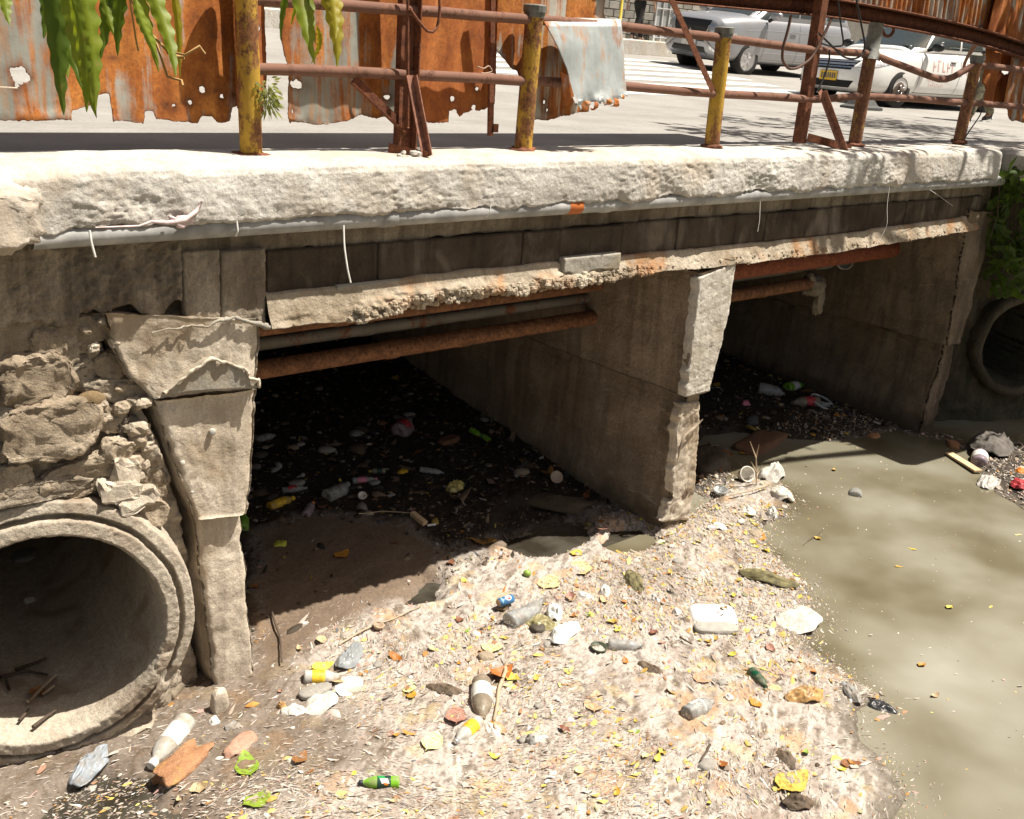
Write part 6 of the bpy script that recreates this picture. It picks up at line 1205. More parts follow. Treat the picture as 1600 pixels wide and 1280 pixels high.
bigleaf('yellow', 900, 745 + 120, .12, .4, 'yellow leaf just at the shadow line'); bigleaf('tan', 640, 1075, .13, 1.0, 'tan leaf right of the crumpled white lid'); bigleaf('orange', 643, 1085, .10, 1.2, 'orange leaf tucked under a tan one'); bigleaf('brown', 470, 1185, .12, .7, 'dark brown leaf left of the mat centre'); bigleaf('brown', 1330, 1195, .12, -.5, 'dark red brown leaf near the right tip of the mat'); bigleaf('orange', 1190, 840, .13, .6, 'orange leaf at the waterline below the middle pier'); bigleaf('yellow', 1310, 1195, .13, 1.1, 'pale yellow leaf near the right tip of the mat')

# ------------------------------------------------------------------ bottles, cans, cups and other rubbish
CLEAR = (.50, .52, .52)
def pmat(name, col, clear=0.0, rough=.2): return plastic(name, col, 1, rough, clear, .65)
PM = {'clear': pmat('clear_bottle', (.66, .68, .67), .55), 'green': pmat('lime_green_bottle', (.22, .52, .03), .15), 'dkgreen': pmat('dark_green_bottle', (.015, .10, .05), .2), 'white': pmat('milky_bottle', (.55, .53, .48), .1, .35), 'brown': pmat('brown_bottle', (.52, .44, .33), .5), 'yellow': pmat('yellow_bottle', (.58, .36, .03), 0, .35), 'pinkish': pmat('lilac_bottle', (.45, .36, .42), .35)}
LBL = {'yellow': simple('yellow_label', (.66, .42, .03), .5, var=.3, scale=30), 'blue': simple('blue_label', (.05, .16, .33), .45, var=.2, scale=30), 'red': simple('red_label', (.45, .05, .06), .5, var=.3, scale=30), 'white': simple('white_label', (.68, .67, .63), .5, var=.15, scale=30), 'dark': simple('dark_green_label', (.015, .05, .035), .45), 'pink': simple('pink_label', (.6, .2, .28), .5), 'green': simple('green_label', (.03, .30, .08), .5), 'black': simple('black_cap', (.02, .02, .03), .5), 'orange': simple('orange_cap', (.6, .2, .02), .5), 'silver': simple('silver_foil', (.6, .6, .6), .25, .7)}
def bottle(pb, pc, mat, label, lab=None, cap=None, name='bottle', fat=.30, cat='bottle', group=None, sink=.34, marks=None, dent=.0):
    a, b = ghit(*pb), ghit(*pc); L = np.linalg.norm((b - a)[:2]); L = min(max(L, .10), .36); r = L * fat / 2; yaw = math.atan2(b[1] - a[1], b[0] - a[0]); z = (a[2] + b[2]) / 2
    t = thing(name, label, cat, ((a[0] + b[0]) / 2, (a[1] + b[1]) / 2, z + r * (1 - sink * 2)), (0, -math.atan2(np.clip(b[2] - a[2], -.05, .05), L), yaw), group); s = L
    pr = [(0.001, -.47), (.55, -.5), (.92, -.485), (1, -.44), (.96, -.36), (1, -.30), (1, .0), (.95, .03), (1, .08), (.97, .16), (.78, .29), (.45, .38), (.36, .41), (.36, .5)]
    v, f = lathe([(q[0] * r, q[1] * s) for q in pr], 18, 'x'); v = np.asarray(v); v = v + dent * r * np.stack([0 * v[:, 0], fbm(v, 6 / s * .25, 2, int(pb[0])), fbm(v, 6 / s * .25, 2, int(pb[1]))], -1)
    obj('bottle_body', (v, f), PM[mat], t, True, (0, 0, 0), True)
    if lab: 
        lo = obj('label', lathe([(1.015 * r, -.28 * s), (1.025 * r, -.27 * s), (1.025 * r, .06 * s), (1.015 * r, .07 * s)], 18, 'x', False), LBL[lab], t, True, (0, 0, 0), True)
        for i, (mm, x0, x1, a0, a1) in enumerate(marks or []):
            G = np.zeros((5, 8, 3)); aa = np.linspace(a0, a1, 8); xx = np.linspace(x0, x1, 5) * s; G[..., 0] = xx[:, None] + .03 * s * np.linspace(-1, 1, 8); G[..., 1] = 1.04 * r * np.cos(aa); G[..., 2] = 1.04 * r * np.sin(aa); obj('label_mark', grid(G), LBL[mm], lo, True, (0, 0, 0), True)
    if cap: obj('cap', lathe([(.40 * r, .43 * s), (.44 * r, .435 * s), (.44 * r, .53 * s), (.40 * r, .54 * s), (0.001, .54 * s)], 14, 'x'), LBL[cap], t, True, (0, 0, 0), True)
    return t
H = math.pi
bottle((624, 1225), (563, 1226), 'green', 'lime green bottle with dark green label and black cap lying in the sun', 'dark', 'black', marks=[('white', -.22, -.02, .5, 1.3), ('green', -.12, .05, 1.2, 2.0), ('orange', -.2, -.1, .25, .6)], fat=.33)
bottle((292, 1130), (238, 1200), 'white', 'milky white plastic bottle lying by the big drain pipe', 'white', 'white', fat=.34)
bottle((474, 1062), (532, 1063), 'white', 'cloudy bottle with a bright yellow label near the near pier', 'yellow', None, fat=.42, marks=[('orange', -.2, .0, .3, .9)])
bottle((784, 985), (858, 940), 'clear', 'crushed clear bottle lying against the blue can', None, None, fat=.33, dent=.35, sink=.3)
bottle((1173, 1051), (1197, 1076), 'dkgreen', 'small dark green bottle near the water edge', None, None, fat=.36)
bottle((1070, 1120), (1114, 1100), 'clear', 'clear bottle with a pale blue band half sunk in the mat', 'white', None, fat=.42, dent=.2)
bottle((950, 1010), (1004, 1013), 'clear', 'flattened clear white bottle above the orange pink leaf', None, None, fat=.34, dent=.3, sink=.35)
bottle((752, 1068), (753, 1128), 'brown', 'brown see through bottle standing out in the middle of the mat', 'white', None, fat=.34)
bottle((748, 1130), (712, 1162), 'white', 'cloudy bottle with a lemon yellow label below the brown bottle', 'yellow', 'silver', fat=.36)
bottle((262, 1092), (292, 1058), 'brown', 'murky bottle with yellow cap wedged behind the drain pipe rim', None, 'yellow', fat=.36)
bottle((420, 796), (458, 781), 'yellow', 'yellow bottle in deep shade near the near pier', 'yellow', 'yellow', fat=.36)
bottle((477, 808), (489, 788), 'pinkish', 'dull lilac bottle with orange cap in the shade', None, 'orange', fat=.40)
bottle((440, 769), (480, 764), 'clear', 'clear bottle with red label in deep shade', 'red', None, fat=.3, dent=.2)
bottle((550, 753), (588, 750), 'clear', 'clear bottle with bright pink label in deep shade', 'pink', 'pink', fat=.27)
bottle((508, 779), (545, 762), 'clear', 'scuffed clear bottle lying among dark litter', None, None, fat=.42, dent=.3)
bottle((655, 736), (694, 741), 'clear', 'shiny clear bottle near the yellow wrapper in shade', None, None, fat=.28)
bottle((602, 737), (577, 738), 'brown', 'dark bottle with a yellow end in the shade', 'dark', 'yellow', fat=.36)
bottle((735, 673), (752, 683), 'green', 'small lime green bottle in the depth of the near opening', None, 'green', fat=.45)
bottle((764, 690), (752, 681), 'green', 'second small lime green bottle touching the first in the near opening', None, 'green', fat=.5)
bottle((379, 830), (380, 808), 'green', 'lime green bottle end peeping out behind the near pier', None, 'green', fat=.5)
bottle((1226, 609), (1256, 604), 'green', 'green bottle with a white label in the far opening', 'white', 'green', fat=.34)
bottle((1184, 611), (1226, 620), 'clear', 'grey clear bottle beside the green one in the far opening', None, None, fat=.5, dent=.25)
bottle((1278, 630), (1238, 632), 'brown', 'dark bottle with red label left of the round plastic ring', 'red', None, fat=.36)
bottle((1262, 632), (1296, 636), 'clear', 'clear bottle under the round plastic ring', None, None, fat=.36)
bottle((1314, 633), (1344, 627), 'green', 'green bottle at the foot of the far pier wall', None, 'green', fat=.36)
bottle((1529, 730), (1531, 708), 'pinkish', 'lilac clear bottle standing in the drift beyond the far pier', 'white', None, fat=.45)
bottle((1336, 776), (1337, 766), 'clear', 'dark bottle neck bobbing in the murky water', None, 'black', fat=.8, sink=.6)
bottle((400, 690), (430, 682), 'clear', 'dim clear bottle far back by the near pier', None, None, fat=.4); bottle((700, 626), (735, 620), 'clear', 'faint clear bottle deepest in the near opening', None, None, fat=.34)
bottle((620, 680), (640, 664), 'pinkish', 'bottle in a torn red wrapper deep in the near opening', 'red', None, fat=.6, dent=.4)
# can
a, b = ghit(772, 957), ghit(806, 941); yaw = math.atan2(b[1] - a[1], b[0] - a[0]); c = (a + b) / 2; L = .125; r = .031
can = thing('drink_can', 'blue drink can with a white and red oval lying on a crushed clear bottle', 'can', c + [0, 0, r + .02], (.3, 0, yaw))
obj('can_body', lathe([(.001, -.5 * L), (.7 * r, -.5 * L), (.8 * r, -.49 * L), (r, -.42 * L), (r, .42 * L), (.8 * r, .49 * L), (.7 * r, .5 * L)], 20, 'x', False), LBL['blue'], can, True, (0, 0, 0), True); obj('can_end', lathe([(.001, -.505 * L), (.72 * r, -.505 * L), (.76 * r, -.52 * L), (.8 * r, -.49 * L)], 20, 'x', False), simple('rusted_can_end', (.42, .27, .17), .6), can, True, (0, 0, 0), True)
def can_patch(x0, x1, a0, a1, m, k=1.012):
    G = np.zeros((9, 12, 3)); u = np.linspace(-1, 1, 9); w = np.linspace(-1, 1, 12)
    xx = (x0 + x1) / 2 + (x1 - x0) / 2 * u[:, None] * np.sqrt(np.clip(1 - (w * .95) ** 2, .02, 1)); aa = (a0 + a1) / 2 + (a1 - a0) / 2 * w; G[..., 0] = xx * L; G[..., 1] = k * r * np.cos(aa); G[..., 2] = k * r * np.sin(aa); obj('can_print', grid(G), m, can, True, (0, 0, 0), True)
can_patch(-.1, .28, 2.0 + H - .6, 2.0 + H + .9, LBL['white']); can_patch(-.02, .20, 5.2, 5.7, LBL['red'], 1.02); can_patch(-.1, .28, .9, 2.4, LBL['white']); can_patch(.0, .22, 1.7, 2.2, LBL['red'], 1.02); can_patch(-.38, -.28, .3, 2.6, simple('pale_blue_print', (.25, .45, .55), .5)); can_patch(-.38, -.28, 3.6, 5.6, LBL['white'])
# foam tray
a, b, d = ghit(1076, 948), ghit(1146, 950), ghit(1080, 975); yaw = math.atan2(b[1] - a[1], b[0] - a[0]); W, D, hh = .33, .22, .028; c = (b + d) / 2
def tray_geo(W, D, hh):
    n = 28; a_ = np.arange(n) * 2 * H / n; sq = lambda k: np.stack([np.sign(np.cos(a_)) * np.abs(np.cos(a_)) ** .35 * W / 2 * k, np.sign(np.sin(a_)) * np.abs(np.sin(a_)) ** .35 * D / 2 * k], -1)
    G = np.stack([np.concatenate([sq(k), np.full((n, 1), z)], 1) for k, z in ((.02, 0), (.84, 0), (.90, .006), (.99, hh), (1.0, hh + .004), (.97, hh + .002), (.87, .012), (.82, .008), (.02, .008))], 0); G[..., 2] += .004 * fbm(G, 9, 2, 3); return grid(G, False, True)
tag(obj('foam_tray', xf(tray_geo(W, D, hh), tuple(c + [0, 0, .03]), (H + .06, -.04, yaw)), simple('white_foam', (.80, .79, .76), .7, var=.04), None, True), 'white foam tray lying upside down with brown bits on it', 'tray')
for i, (x, y) in enumerate(((1130, 958), (1124, 968))): put_leaf('brown', ghit(x, y) + [0, 0, .032], .06, i * 1.5, False, .1, 'scrap of brown leaf lying on the white foam tray', 'scraps on the foam tray')
v, f = rock((.15, .06, .025), 3, 12, .12, .6); tag(obj('slipper_sole', xf((v, f), tuple(ghit(1118, 986) + [0, 0, .02]), (0, 0, yaw + .1)), simple('grey_rubber_sole', (.36, .34, .30), .8, bump=.3)), 'grey worn sole lying just below the foam tray', 'sole')
def rim_cup(px, label, r, h, m, tilt=(0, 0, 0), cat='cup', name='cup', dz=.0, taper=.8):
    t = thing(name, label, cat, ghit(*px) + [0, 0, dz], tilt); obj('cup_wall', lathe([(.001, .004), (r * taper - .002, .004), (r - .003, h), (r, h), (r + .003, h - .003), (r * taper, 0), (.001, 0)], 24), m, t, True, (0, 0, 0), True); obj('cup_rim', xf(lathe([(r - .004, 0), (r, .005), (r + .006, .003), (r + .006, -.003), (r, -.005)], 24, 'z', False), (0, 0, h)), m, t, True, (0, 0, 0), True); return t
M_CUPC = pmat('clear_cup', (.62, .66, .66), .5); M_CUPW = simple('white_cup', (.72, .68, .60), .4)
rim_cup((1125, 772), 'clear round plastic tub standing by the foot of the middle pier', .062, .045, M_CUPC, (.05, -.1, 0)); rim_cup((1160, 748), 'white oval cup lying open toward the viewer on the dark clump', .07, .09, M_CUPW, (1.0, .1, -.5), dz=.03); rim_cup((868, 750), 'small tan cup lying in shade before the middle pier', .05, .03, simple('tan_cup', (.58, .45, .34), .5), (.9, .2, -.6), dz=.02)
rim_cup((590, 982), 'small brown cup ring on the mud beside the shadow', .032, .03, simple('brown_cup', (.40, .29, .20), .6), (.2, .1, 0)); rim_cup((566, 778), 'small white bottle top in deep shade', .03, .02, M_CUPW, (.6, 0, -.6), 'lid', 'lid', .01); rim_cup((935, 1014), 'dark green round tin sunk in the mat', .05, .03, simple('dark_tin', (.07, .08, .05), .5), (.1, 0, 0), 'tin', 'tin', -.012)
rg = thing('plastic_ring', 'round clear plastic lid ring in the far opening', 'lid', ghit(1284, 632) + [0, 0, .03], (.35, .1, 0)); aa = np.arange(40) * 2 * H / 40; obj('ring_band', tube(np.stack([.14 * np.cos(aa), .14 * np.sin(aa), 0 * aa], -1), .012, 8, False, True), pmat('clear_ring', (.7, .72, .72), .2), rg, True, (0, 0, 0), True); obj('ring_bar', tube([(-.13, .02, 0), (.12, -.05, 0)], .008, 6), pmat('clear_bar', (.7, .72, .72), .2), rg, True, (0, 0, 0), True)
# rags, bags and crumpled sheets
def crumple(px, label, rx, ry, hz, m, s=0, yaw=0.0, cat='bag', name='plastic_bag', amp=1.0, dz=0):
    n = 34; a_ = np.linspace(-1, 1, n); A, B = np.meshgrid(a_, a_, indexing='ij'); G = np.zeros((n, n, 3)); k = np.sqrt(np.clip(1 - .5 * B ** 2, 0, 1)); k2 = np.sqrt(np.clip(1 - .5 * A ** 2, 0, 1)); G[..., 0] = A * k * rx; G[..., 1] = B * k2 * ry
    G[..., 2] = hz * np.clip(1 - A ** 2 * .8 - B ** 2 * .8, -.1, 1) + hz * amp * fbm(np.stack([A, B, A * 0 + s], -1), 1.9, 4, s, ridge=True) * np.clip(1.3 - A ** 2 - B ** 2, .1, 1); G = rough(G, .25 * min(rx, ry), 1.2 / max(rx, ry), 2, s); g = xf(grid(G), tuple(ghit(*px) + [0, 0, dz]), (0, 0, yaw))
    o = obj(name, g, m, None, True); md = o.modifiers.new('thickness', 'SOLIDIFY'); md.thickness = .002; return tag(o, label, cat)
M_GREYB = pmat('grey_film', (.34, .34, .33), .1); M_DKCL = simple('sodden_leaf', (.10, .07, .045), .7, var=.4, bump=.4); M_AMBER = simple('amber_plastic', (.42, .25, .10), .4, var=.4); M_BLACKB = simple('black_plastic', (.03, .03, .032), .35); M_OLIVE = simple('olive_weed', (.15, .13, .06), .8, var=.5, bump=.5)
M_BAGW = simple('white_bag', (.74, .73, .70), .45, var=.08); M_BAGG = simple('grey_bag', (.26, .275, .28), .3); M_BAGO = simple('olive_bag', (.24, .21, .10), .4); M_BAGB = pmat('pale_blue_film', (.42, .47, .52), .25)
crumple((545, 1073), 'crumpled bright white lid right of the yellow label bottle', .10, .085, .03, simple('bright_white', (.82, .82, .80), .35, var=.03), 3, .3, 'lid', 'crumpled_lid', .5); crumple((547, 1028), 'grey torn plastic bag above the crumpled white lid', .14, .07, .03, M_BAGG, 5, .6); crumple((882, 990), 'white plastic bag spread out right of the blue can', .17, .07, .03, M_BAGW, 7, .3); crumple((866, 962), 'small crumpled white bag above the spread one', .07, .06, .05, M_BAGW, 8, .9); crumple((843, 975), 'olive wet plastic sheet left of the spread white bag', .09, .14, .03, M_BAGO, 9, .5)
crumple((140, 1198), 'crushed pale blue bottle of thin plastic in the pool by the drain pipe', .15, .07, .045, M_BAGB, 11, .6, 'bottle', 'crushed_bottle', .7); crumple((710, 762), 'yellow and white food wrapper in deep shade', .12, .07, .03, simple('food_wrapper', (.55, .47, .16), .35, var=.6, scale=14), 12, .3, 'wrapper', 'wrapper'); crumple((626, 671), 'torn red and white wrapper deep in the near opening', .11, .08, .06, simple('red_wrapper', (.42, .12, .12), .4, var=.7, scale=14), 13, .6, 'wrapper', 'wrapper'); crumple((630, 757 - 20), 'small yellow wrapper beside the shiny clear bottle', .06, .035, .01, LBL['yellow'], 14, .2, 'wrapper', 'wrapper')
crumple((437, 850), 'small lemon yellow carton on the dark mud', .055, .05, .012, simple('lemon_carton', (.55, .56, .08), .5, var=.4, scale=18), 15, .2, 'carton', 'carton', .2); crumple((1205, 745), 'pale crusted foam lump on the clump right of the middle pier', .22, .12, .09, M_SLAB, 16, .3, 'lump', 'foam_lump', .6); crumple((1220, 775), 'sunlit whitish lump at the water edge by the middle pier', .13, .11, .07, M_PALE, 17, 1.0, 'lump', 'foam_lump', .5); crumple((1550, 700), 'grey sodden heap of cloth beyond the far pier', .34, .22, .12, simple('sodden_cloth', (.14, .125, .11), .9, bump=.4), 18, .3, 'cloth', 'cloth_heap', .7); crumple((1545, 755), 'pale torn bag in the drift at the right edge of the water', .2, .12, .05, simple('dirty_white_bag', (.44, .42, .38), .5), 19, .2); crumple((1595, 760), 'dark red torn plastic at the right edge of the picture', .14, .1, .05, LBL['red'], 20, .5)
crumple((195, 1095 - 40), 'x', .1, .1, .1, M_BAGW) if False else None
crumple((200, 665 + 470), 'flattened beige scum sheet under the drain pipe', .18, .10, .02, M_MORTAR, 22, .2, 'sheet', 'scum_sheet') ; crumple((500, 1100), 'pale crumbled foam patch below the yellow label bottle', .12, .08, .02, M_SLAB, 23, .4, 'lump', 'foam_lump', .8); crumple((1245, 968), 'whitish froth at the tip of the mat', .20, .16, .03, M_SLAB, 24, .2, 'lump', 'foam_lump', .8); crumple((1165, 632), 'pink wrapper among yellow leaves in the far opening', .06, .05, .03, LBL['pink'], 25, .2, 'wrapper', 'wrapper'); crumple((1595, 738), 'orange scrap of plastic at the far right drift', .08, .05, .03, LBL['orange'], 26, .2, 'wrapper', 'wrapper')
M_SCRAPW = simple('soiled_white_plastic', (.66, .63, .58), .5, var=.25, scale=14)
for px, lab, rx, ry, hz, m_, nm in (((945, 926), 'small white crumpled cup piece above the flattened bottle', .045, .04, .035, M_SCRAPW, 'plastic_scrap'), ((912, 932), 'long white crumpled film left of the small cup piece', .08, .03, .02, M_SCRAPW, 'plastic_scrap'), ((1022, 938), 'small upright white scrap left of the foam tray', .03, .05, .03, M_SCRAPW, 'plastic_scrap'),
    ((1139, 1090), 'small white disc scrap by the clear bottle', .03, .03, .015, M_SCRAPW, 'plastic_scrap'), ((1204, 988), 'tiny white tube scrap right of the grey sole', .05, .025, .02, M_SCRAPW, 'plastic_scrap'), ((829, 1158), 'grey shell like scrap right of the lemon label bottle', .035, .03, .03, M_GREYB, 'plastic_scrap'), ((770, 1142), 'white torn piece below the brown bottle', .07, .04, .02, M_SCRAPW, 'plastic_scrap'),
    ((1018, 1048), 'dark sodden leaf clump below the dark green tin', .10, .06, .02, M_DKCL, 'leaf_clump'), ((695, 1078), 'long dark sodden leaf left of the brown bottle', .05, .12, .02, M_DKCL, 'leaf_clump'), ((1256, 1090), 'folded amber plastic sheet at the water edge', .14, .07, .05, M_AMBER, 'plastic_scrap'), ((1330, 1083), 'grey limp bag at the tip of the mat edge', .12, .05, .03, M_GREYB, 'plastic_scrap'), ((1372, 1102), 'black plastic corner dipping into the water', .12, .06, .02, M_BLACKB, 'plastic_scrap'),
    ((1246, 1256), 'brown sodden chunk below the big yellow oval leaf', .08, .07, .03, M_DKCL, 'leaf_clump'), ((1228, 1184), 'dark wet hollow clump above the big yellow oval leaf', .05, .09, .015, M_DKCL, 'leaf_clump'), ((1057, 957), 'small foam bit left of the foam tray', .05, .03, .02, M_SCRAPW, 'plastic_scrap'), ((990, 908), 'olive weed clump right of the narrow tan leaf', .16, .07, .03, M_OLIVE, 'weed_clump'), ((1200, 905), 'dark weed drift along the upper water edge', .22, .08, .03, M_OLIVE, 'weed_clump'),
    ((460, 1112), 'pale torn film beside the near pier foot', .07, .05, .03, M_SCRAPW, 'plastic_scrap'), ((365, 1135), 'clear round lid below the near pier', .05, .045, .015, M_GREYB, 'plastic_scrap'), ((335, 1128), 'small white scrap by the foot chip of the near pier', .035, .03, .02, M_SCRAPW, 'plastic_scrap'), ((440, 1105), 'tan nut like lump below the near pier', .03, .025, .025, M_AMBER, 'plastic_scrap'), ((1205, 805), 'rounded white foam ball by the upper water edge', .05, .05, .05, M_SCRAPW, 'plastic_scrap'), ((1120, 825), 'pale rag under the middle pier foot', .09, .05, .03, M_SCRAPW, 'plastic_scrap'), ((1170, 800), 'pale flat scrap right of the middle pier foot', .08, .06, .03, M_SCRAPW, 'plastic_scrap')):
    crumple(px, lab, rx, ry, hz, m_, int(px[0]), px[1] * .7, 'scrap', nm, .8)
# stones, brick, boards, sticks
def stone_at(px, label, r, s, m, yaw=0, dz=0.0, cat='stone', name='loose_stone', pw=.7, amp=.2):
    v, f = rock(r, s, 12, amp, pw); v, f = xf((v, f), (0, 0, 0), (0, 0, yaw)); v = rough(v, min(r) * .2, 10, 3, s); return tag(obj(name, (v + ghit(*px) + [0, 0, dz], f), m, None, True), label, cat)
M_BRICK = concrete('orange_brick', (.30, .14, .065), (.54, .30, .17), 6, .9, stain=(.52, .33, .08)); M_PINKB = concrete('pink_brick', (.40, .22, .15), (.56, .36, .27), 4, .4); M_GREYST = concrete('grey_stone', (.27, .25, .22), (.38, .36, .32), 4, .4); M_WETST = concrete('wet_dark_stone', (.05, .04, .03), (.12, .10, .075), 4, .5, rough=.5)
stone_at((285, 1193), 'worn orange brick with yellow moss beside the milky bottle', (.17, .075, .028), 1, M_BRICK, .5, .0, 'brick', 'worn_brick', .5, .5); stone_at((374, 1166), 'small pinkish brick below the near pier', (.11, .05, .026), 2, M_PINKB, .4, .0, 'brick', 'worn_brick', .5, .5); stone_at((492, 1082), 'smooth flat grey stone under the yellow label bottle', (.10, .045, .02), 3, M_GREYST, 0, .01)
stone_at((872, 785), 'grey concrete chunk in shade before the middle pier', (.28, .12, .05), 4, M_PIERF, -.9, -.01, 'rubble', 'concrete_chunk', .4, .5); stone_at((1105, 722), 'dark wet boulder beside the foot of the middle pier', (.22, .20, .13), 5, M_WETST, 0, -.02); stone_at((823, 899), 'green lime fruit lying at the sunlit edge', (.028, .028, .026), 6, simple('green_fruit', (.24, .36, .06), .4), 0, .015, 'fruit', 'fruit', 1.0, .03); stone_at((760, 1027), 'round tan pebble by the large tan leaf', (.05, .045, .03), 7, M_STONE); stone_at((840, 1003 - 20), 'dark mossy lump by the olive sheet', (.05, .05, .03), 8, M_WETST)
stone_at((1190, 690), 'brown slab of board rising from the dark water in the far opening', (.42, .16, .05), 9, concrete('brown_slab', (.13, .07, .045), (.22, .13, .08), 3, .3), .25, .0, 'board', 'sunken_board', .45); stone_at((343, 1108), 'pale chip of concrete against the foot of the near pier', (.045, .03, .10), 10, M_PIER, 0, .03, 'rubble', 'concrete_chip', .6); stone_at((700, 688), 'brown flat block in the depth of the near opening', (.12, .06, .03), 11, concrete('brown_block', (.16, .08, .05), (.25, .13, .08), 3, .3), .2, .0, 'brick', 'worn_brick', .5); stone_at((1365, 700 - 18), 'orange stone in the drift by the far pier', (.07, .05, .03), 12, M_BRICK); stone_at((1490, 697), 'rounded orange block in the drift beyond the far pier', (.10, .06, .04), 13, M_BRICK, .5); stone_at((585, 735 + 20), 'pale flat stone in deep shade', (.05, .035, .02), 14, M_GREYST); stone_at((1180, 835), 'tan wet stone at the waterline below the middle pier', (.06, .05, .03), 15, M_STONE)
for i in range(20):
    q = sample_ground(1, B_, inmat)[0]; r = random.uniform(.018, .04); v, f = rock((r * 1.4, r, r * .6), i, 6, .35, .75); tag(obj('loose_stone', (v + q, f), [M_GREYST, M_PIER, M_STONE, M_GREYST, M_SLAB][i % 5], None, True), 'small loose pebble bedded in the pale trash mat', 'stone', 'pebbles on the mat')
for i in range(16):
    q = sample_ground(1, (0.2, 3.6, .4, 2.6), indark)[0]; r = random.uniform(.025, .05); v, f = rock((r * 1.4, r, r * .6), i + 50, 6, .35, .75); tag(obj('loose_stone', (v + q, f), [M_GREYST, M_WETST, M_STONE][i % 3], None, True), 'small loose stone in the dark litter of the near opening', 'stone', 'stones in the near opening')
def stick(p, label, r, m, lift=.02, cat='stick'):
    q = np.array([ghit(*a) + [0, 0, lift] for a in p]); t_ = np.linspace(0, len(q) - 1, 12); q = np.stack([np.interp(t_, range(len(q)), q[:, k]) for k in range(3)], -1); q = rough(q, .02, 4, 3, int(p[0][0])); return tag(obj('stick', tube(q, r * np.linspace(1, .6, 12), 6), m, None, True), label, cat)
M_TWIG = simple('dark_twig', (.09, .065, .045), .9); M_TWIGP = simple('pale_twig', (.44, .34, .23), .85); M_WOOD = simple('pale_wood', (.62, .46, .27), .7, var=.25, scale=9)
stick([(1256, 853), (1272, 840), (1284, 828)], 'dark forked twig afloat near the middle pier', .008, M_TWIG, .004); stick([(425, 960), (437, 1000), (441, 1042)], 'dark thin stick across the mud by the near pier', .008, M_TWIG); stick([(790, 1040), (778, 1080), (772, 1130)], 'long pale lath beside the brown bottle', .014, M_TWIGP); stick([(1110, 1165), (1095, 1195)], 'short brown stick in the lower mat', .008, M_TWIG); stick([(530, 1010), (600, 975), (660, 950)], 'long straight reed along the mud edge', .006, M_TWIGP); stick([(1060, 1000), (1080, 1012)], 'dark sliver of wood below the foam tray', .007, M_TWIG); stick([(560, 806), (600, 803), (640, 806)], 'pale reed in deep shade', .005, M_TWIGP); stick([(1200, 765), (1170, 775), (1140, 780)], 'pale twig beside the white cup', .009, M_TWIGP, .05)
stick([(20, 1062), (60, 1040), (100, 1020)], 'dark stick on the mud inside the drain pipe', .014, M_TWIG, .4) if False else None
a, b = ghit(1482, 711), ghit(1528, 741); tag(obj('board', beam(a + [0, 0, .02], b + [0, 0, .03], .09, .02), M_WOOD), 'pale pointed board floating at the drift beyond the far pier', 'board'); a, b = ghit(644, 806), ghit(664, 822); tag(obj('wood_block', beam(a + [0, 0, .02], b + [0, 0, .02], .045, .035), M_WOOD), 'light tan wooden peg in shade on the mud', 'peg'); a, b = ghit(668, 824), ghit(681, 822); tag(obj('cigarette', tube([a + [0, 0, .015], b + [0, 0, .015]], .009, 8), M_WHITE), 'white stub beside the tan wooden peg', 'stub')
# twig shrub on the clump
q = ghit(1182, 758); sh = thing('dead_twig', 'thin pale dead twig standing up beside the white cup', 'twig', q)
for p in ([(1182, 760), (1182, 735), (1181, 715), (1186, 695)], [(1182, 738), (1174, 722)], [(1182, 745), (1190, 726)], [(1181, 715), (1172, 690)]):
    y0 = q[1]; obj('twig', tube([P(a, b, y0) for a, b in p], [.007] * (len(p) - 1) + [.003], 5), M_TWIGP, sh, True)
# debris inside the drain pipe
def pipefloor(px, py): 
    r = ray(px, py); t_ = np.linspace(2, 8, 3000)[:, None]; Q = CAM + r / np.linalg.norm(r) * t_ ; D_ = Q - c0; ax_ = D_ @ nn_; rad = np.linalg.norm(D_ - ax_[:, None] * nn_, axis=1); k = np.argmax((rad > .545) & (ax_ > .0)); return Q[k]
for i, p in enumerate(([(0, 1062), (40, 1052), (75, 1058)], [(15, 1082), (8, 1060)], [(45, 1100), (70, 1075), (88, 1058)], [(52, 1140), (75, 1122), (90, 1112)], [(25, 1050), (60, 1038), (72, 1032)], [(68, 1088), (85, 1075)], [(30, 1130), (46, 1112)])):
    qq = [pipefloor(*a) + [0, 0, .015] for a in p]; tag(obj('stick', tube(qq, [.011, .008, .006][:len(qq)] if len(qq) == 3 else [.009, .006], 6), [M_TWIG, M_TWIG, M_TWIGP][i % 3], None, True), 'twig stranded on the floor of the big drain pipe', 'stick', 'twigs in the big drain pipe')
put_leaf('brown', pipefloor(58, 1085), .12, .5, False, .3, 'brown leaf on the floor of the big drain pipe'); v, f = rock((.03, .02, .02), 3, 6, .4); tag(obj('foam_scrap', (v + pipefloor(46, 938), f), M_PALE), 'white foam scrap on the wall of the big drain pipe', 'scrap')
v, f = rock((.09, .08, .02), 5, 8, .2); tag(obj('pipe_stone', (v + pipefloor(38, 868), f), M_GREYST), 'flat pale stone deep in the big drain pipe', 'stone')
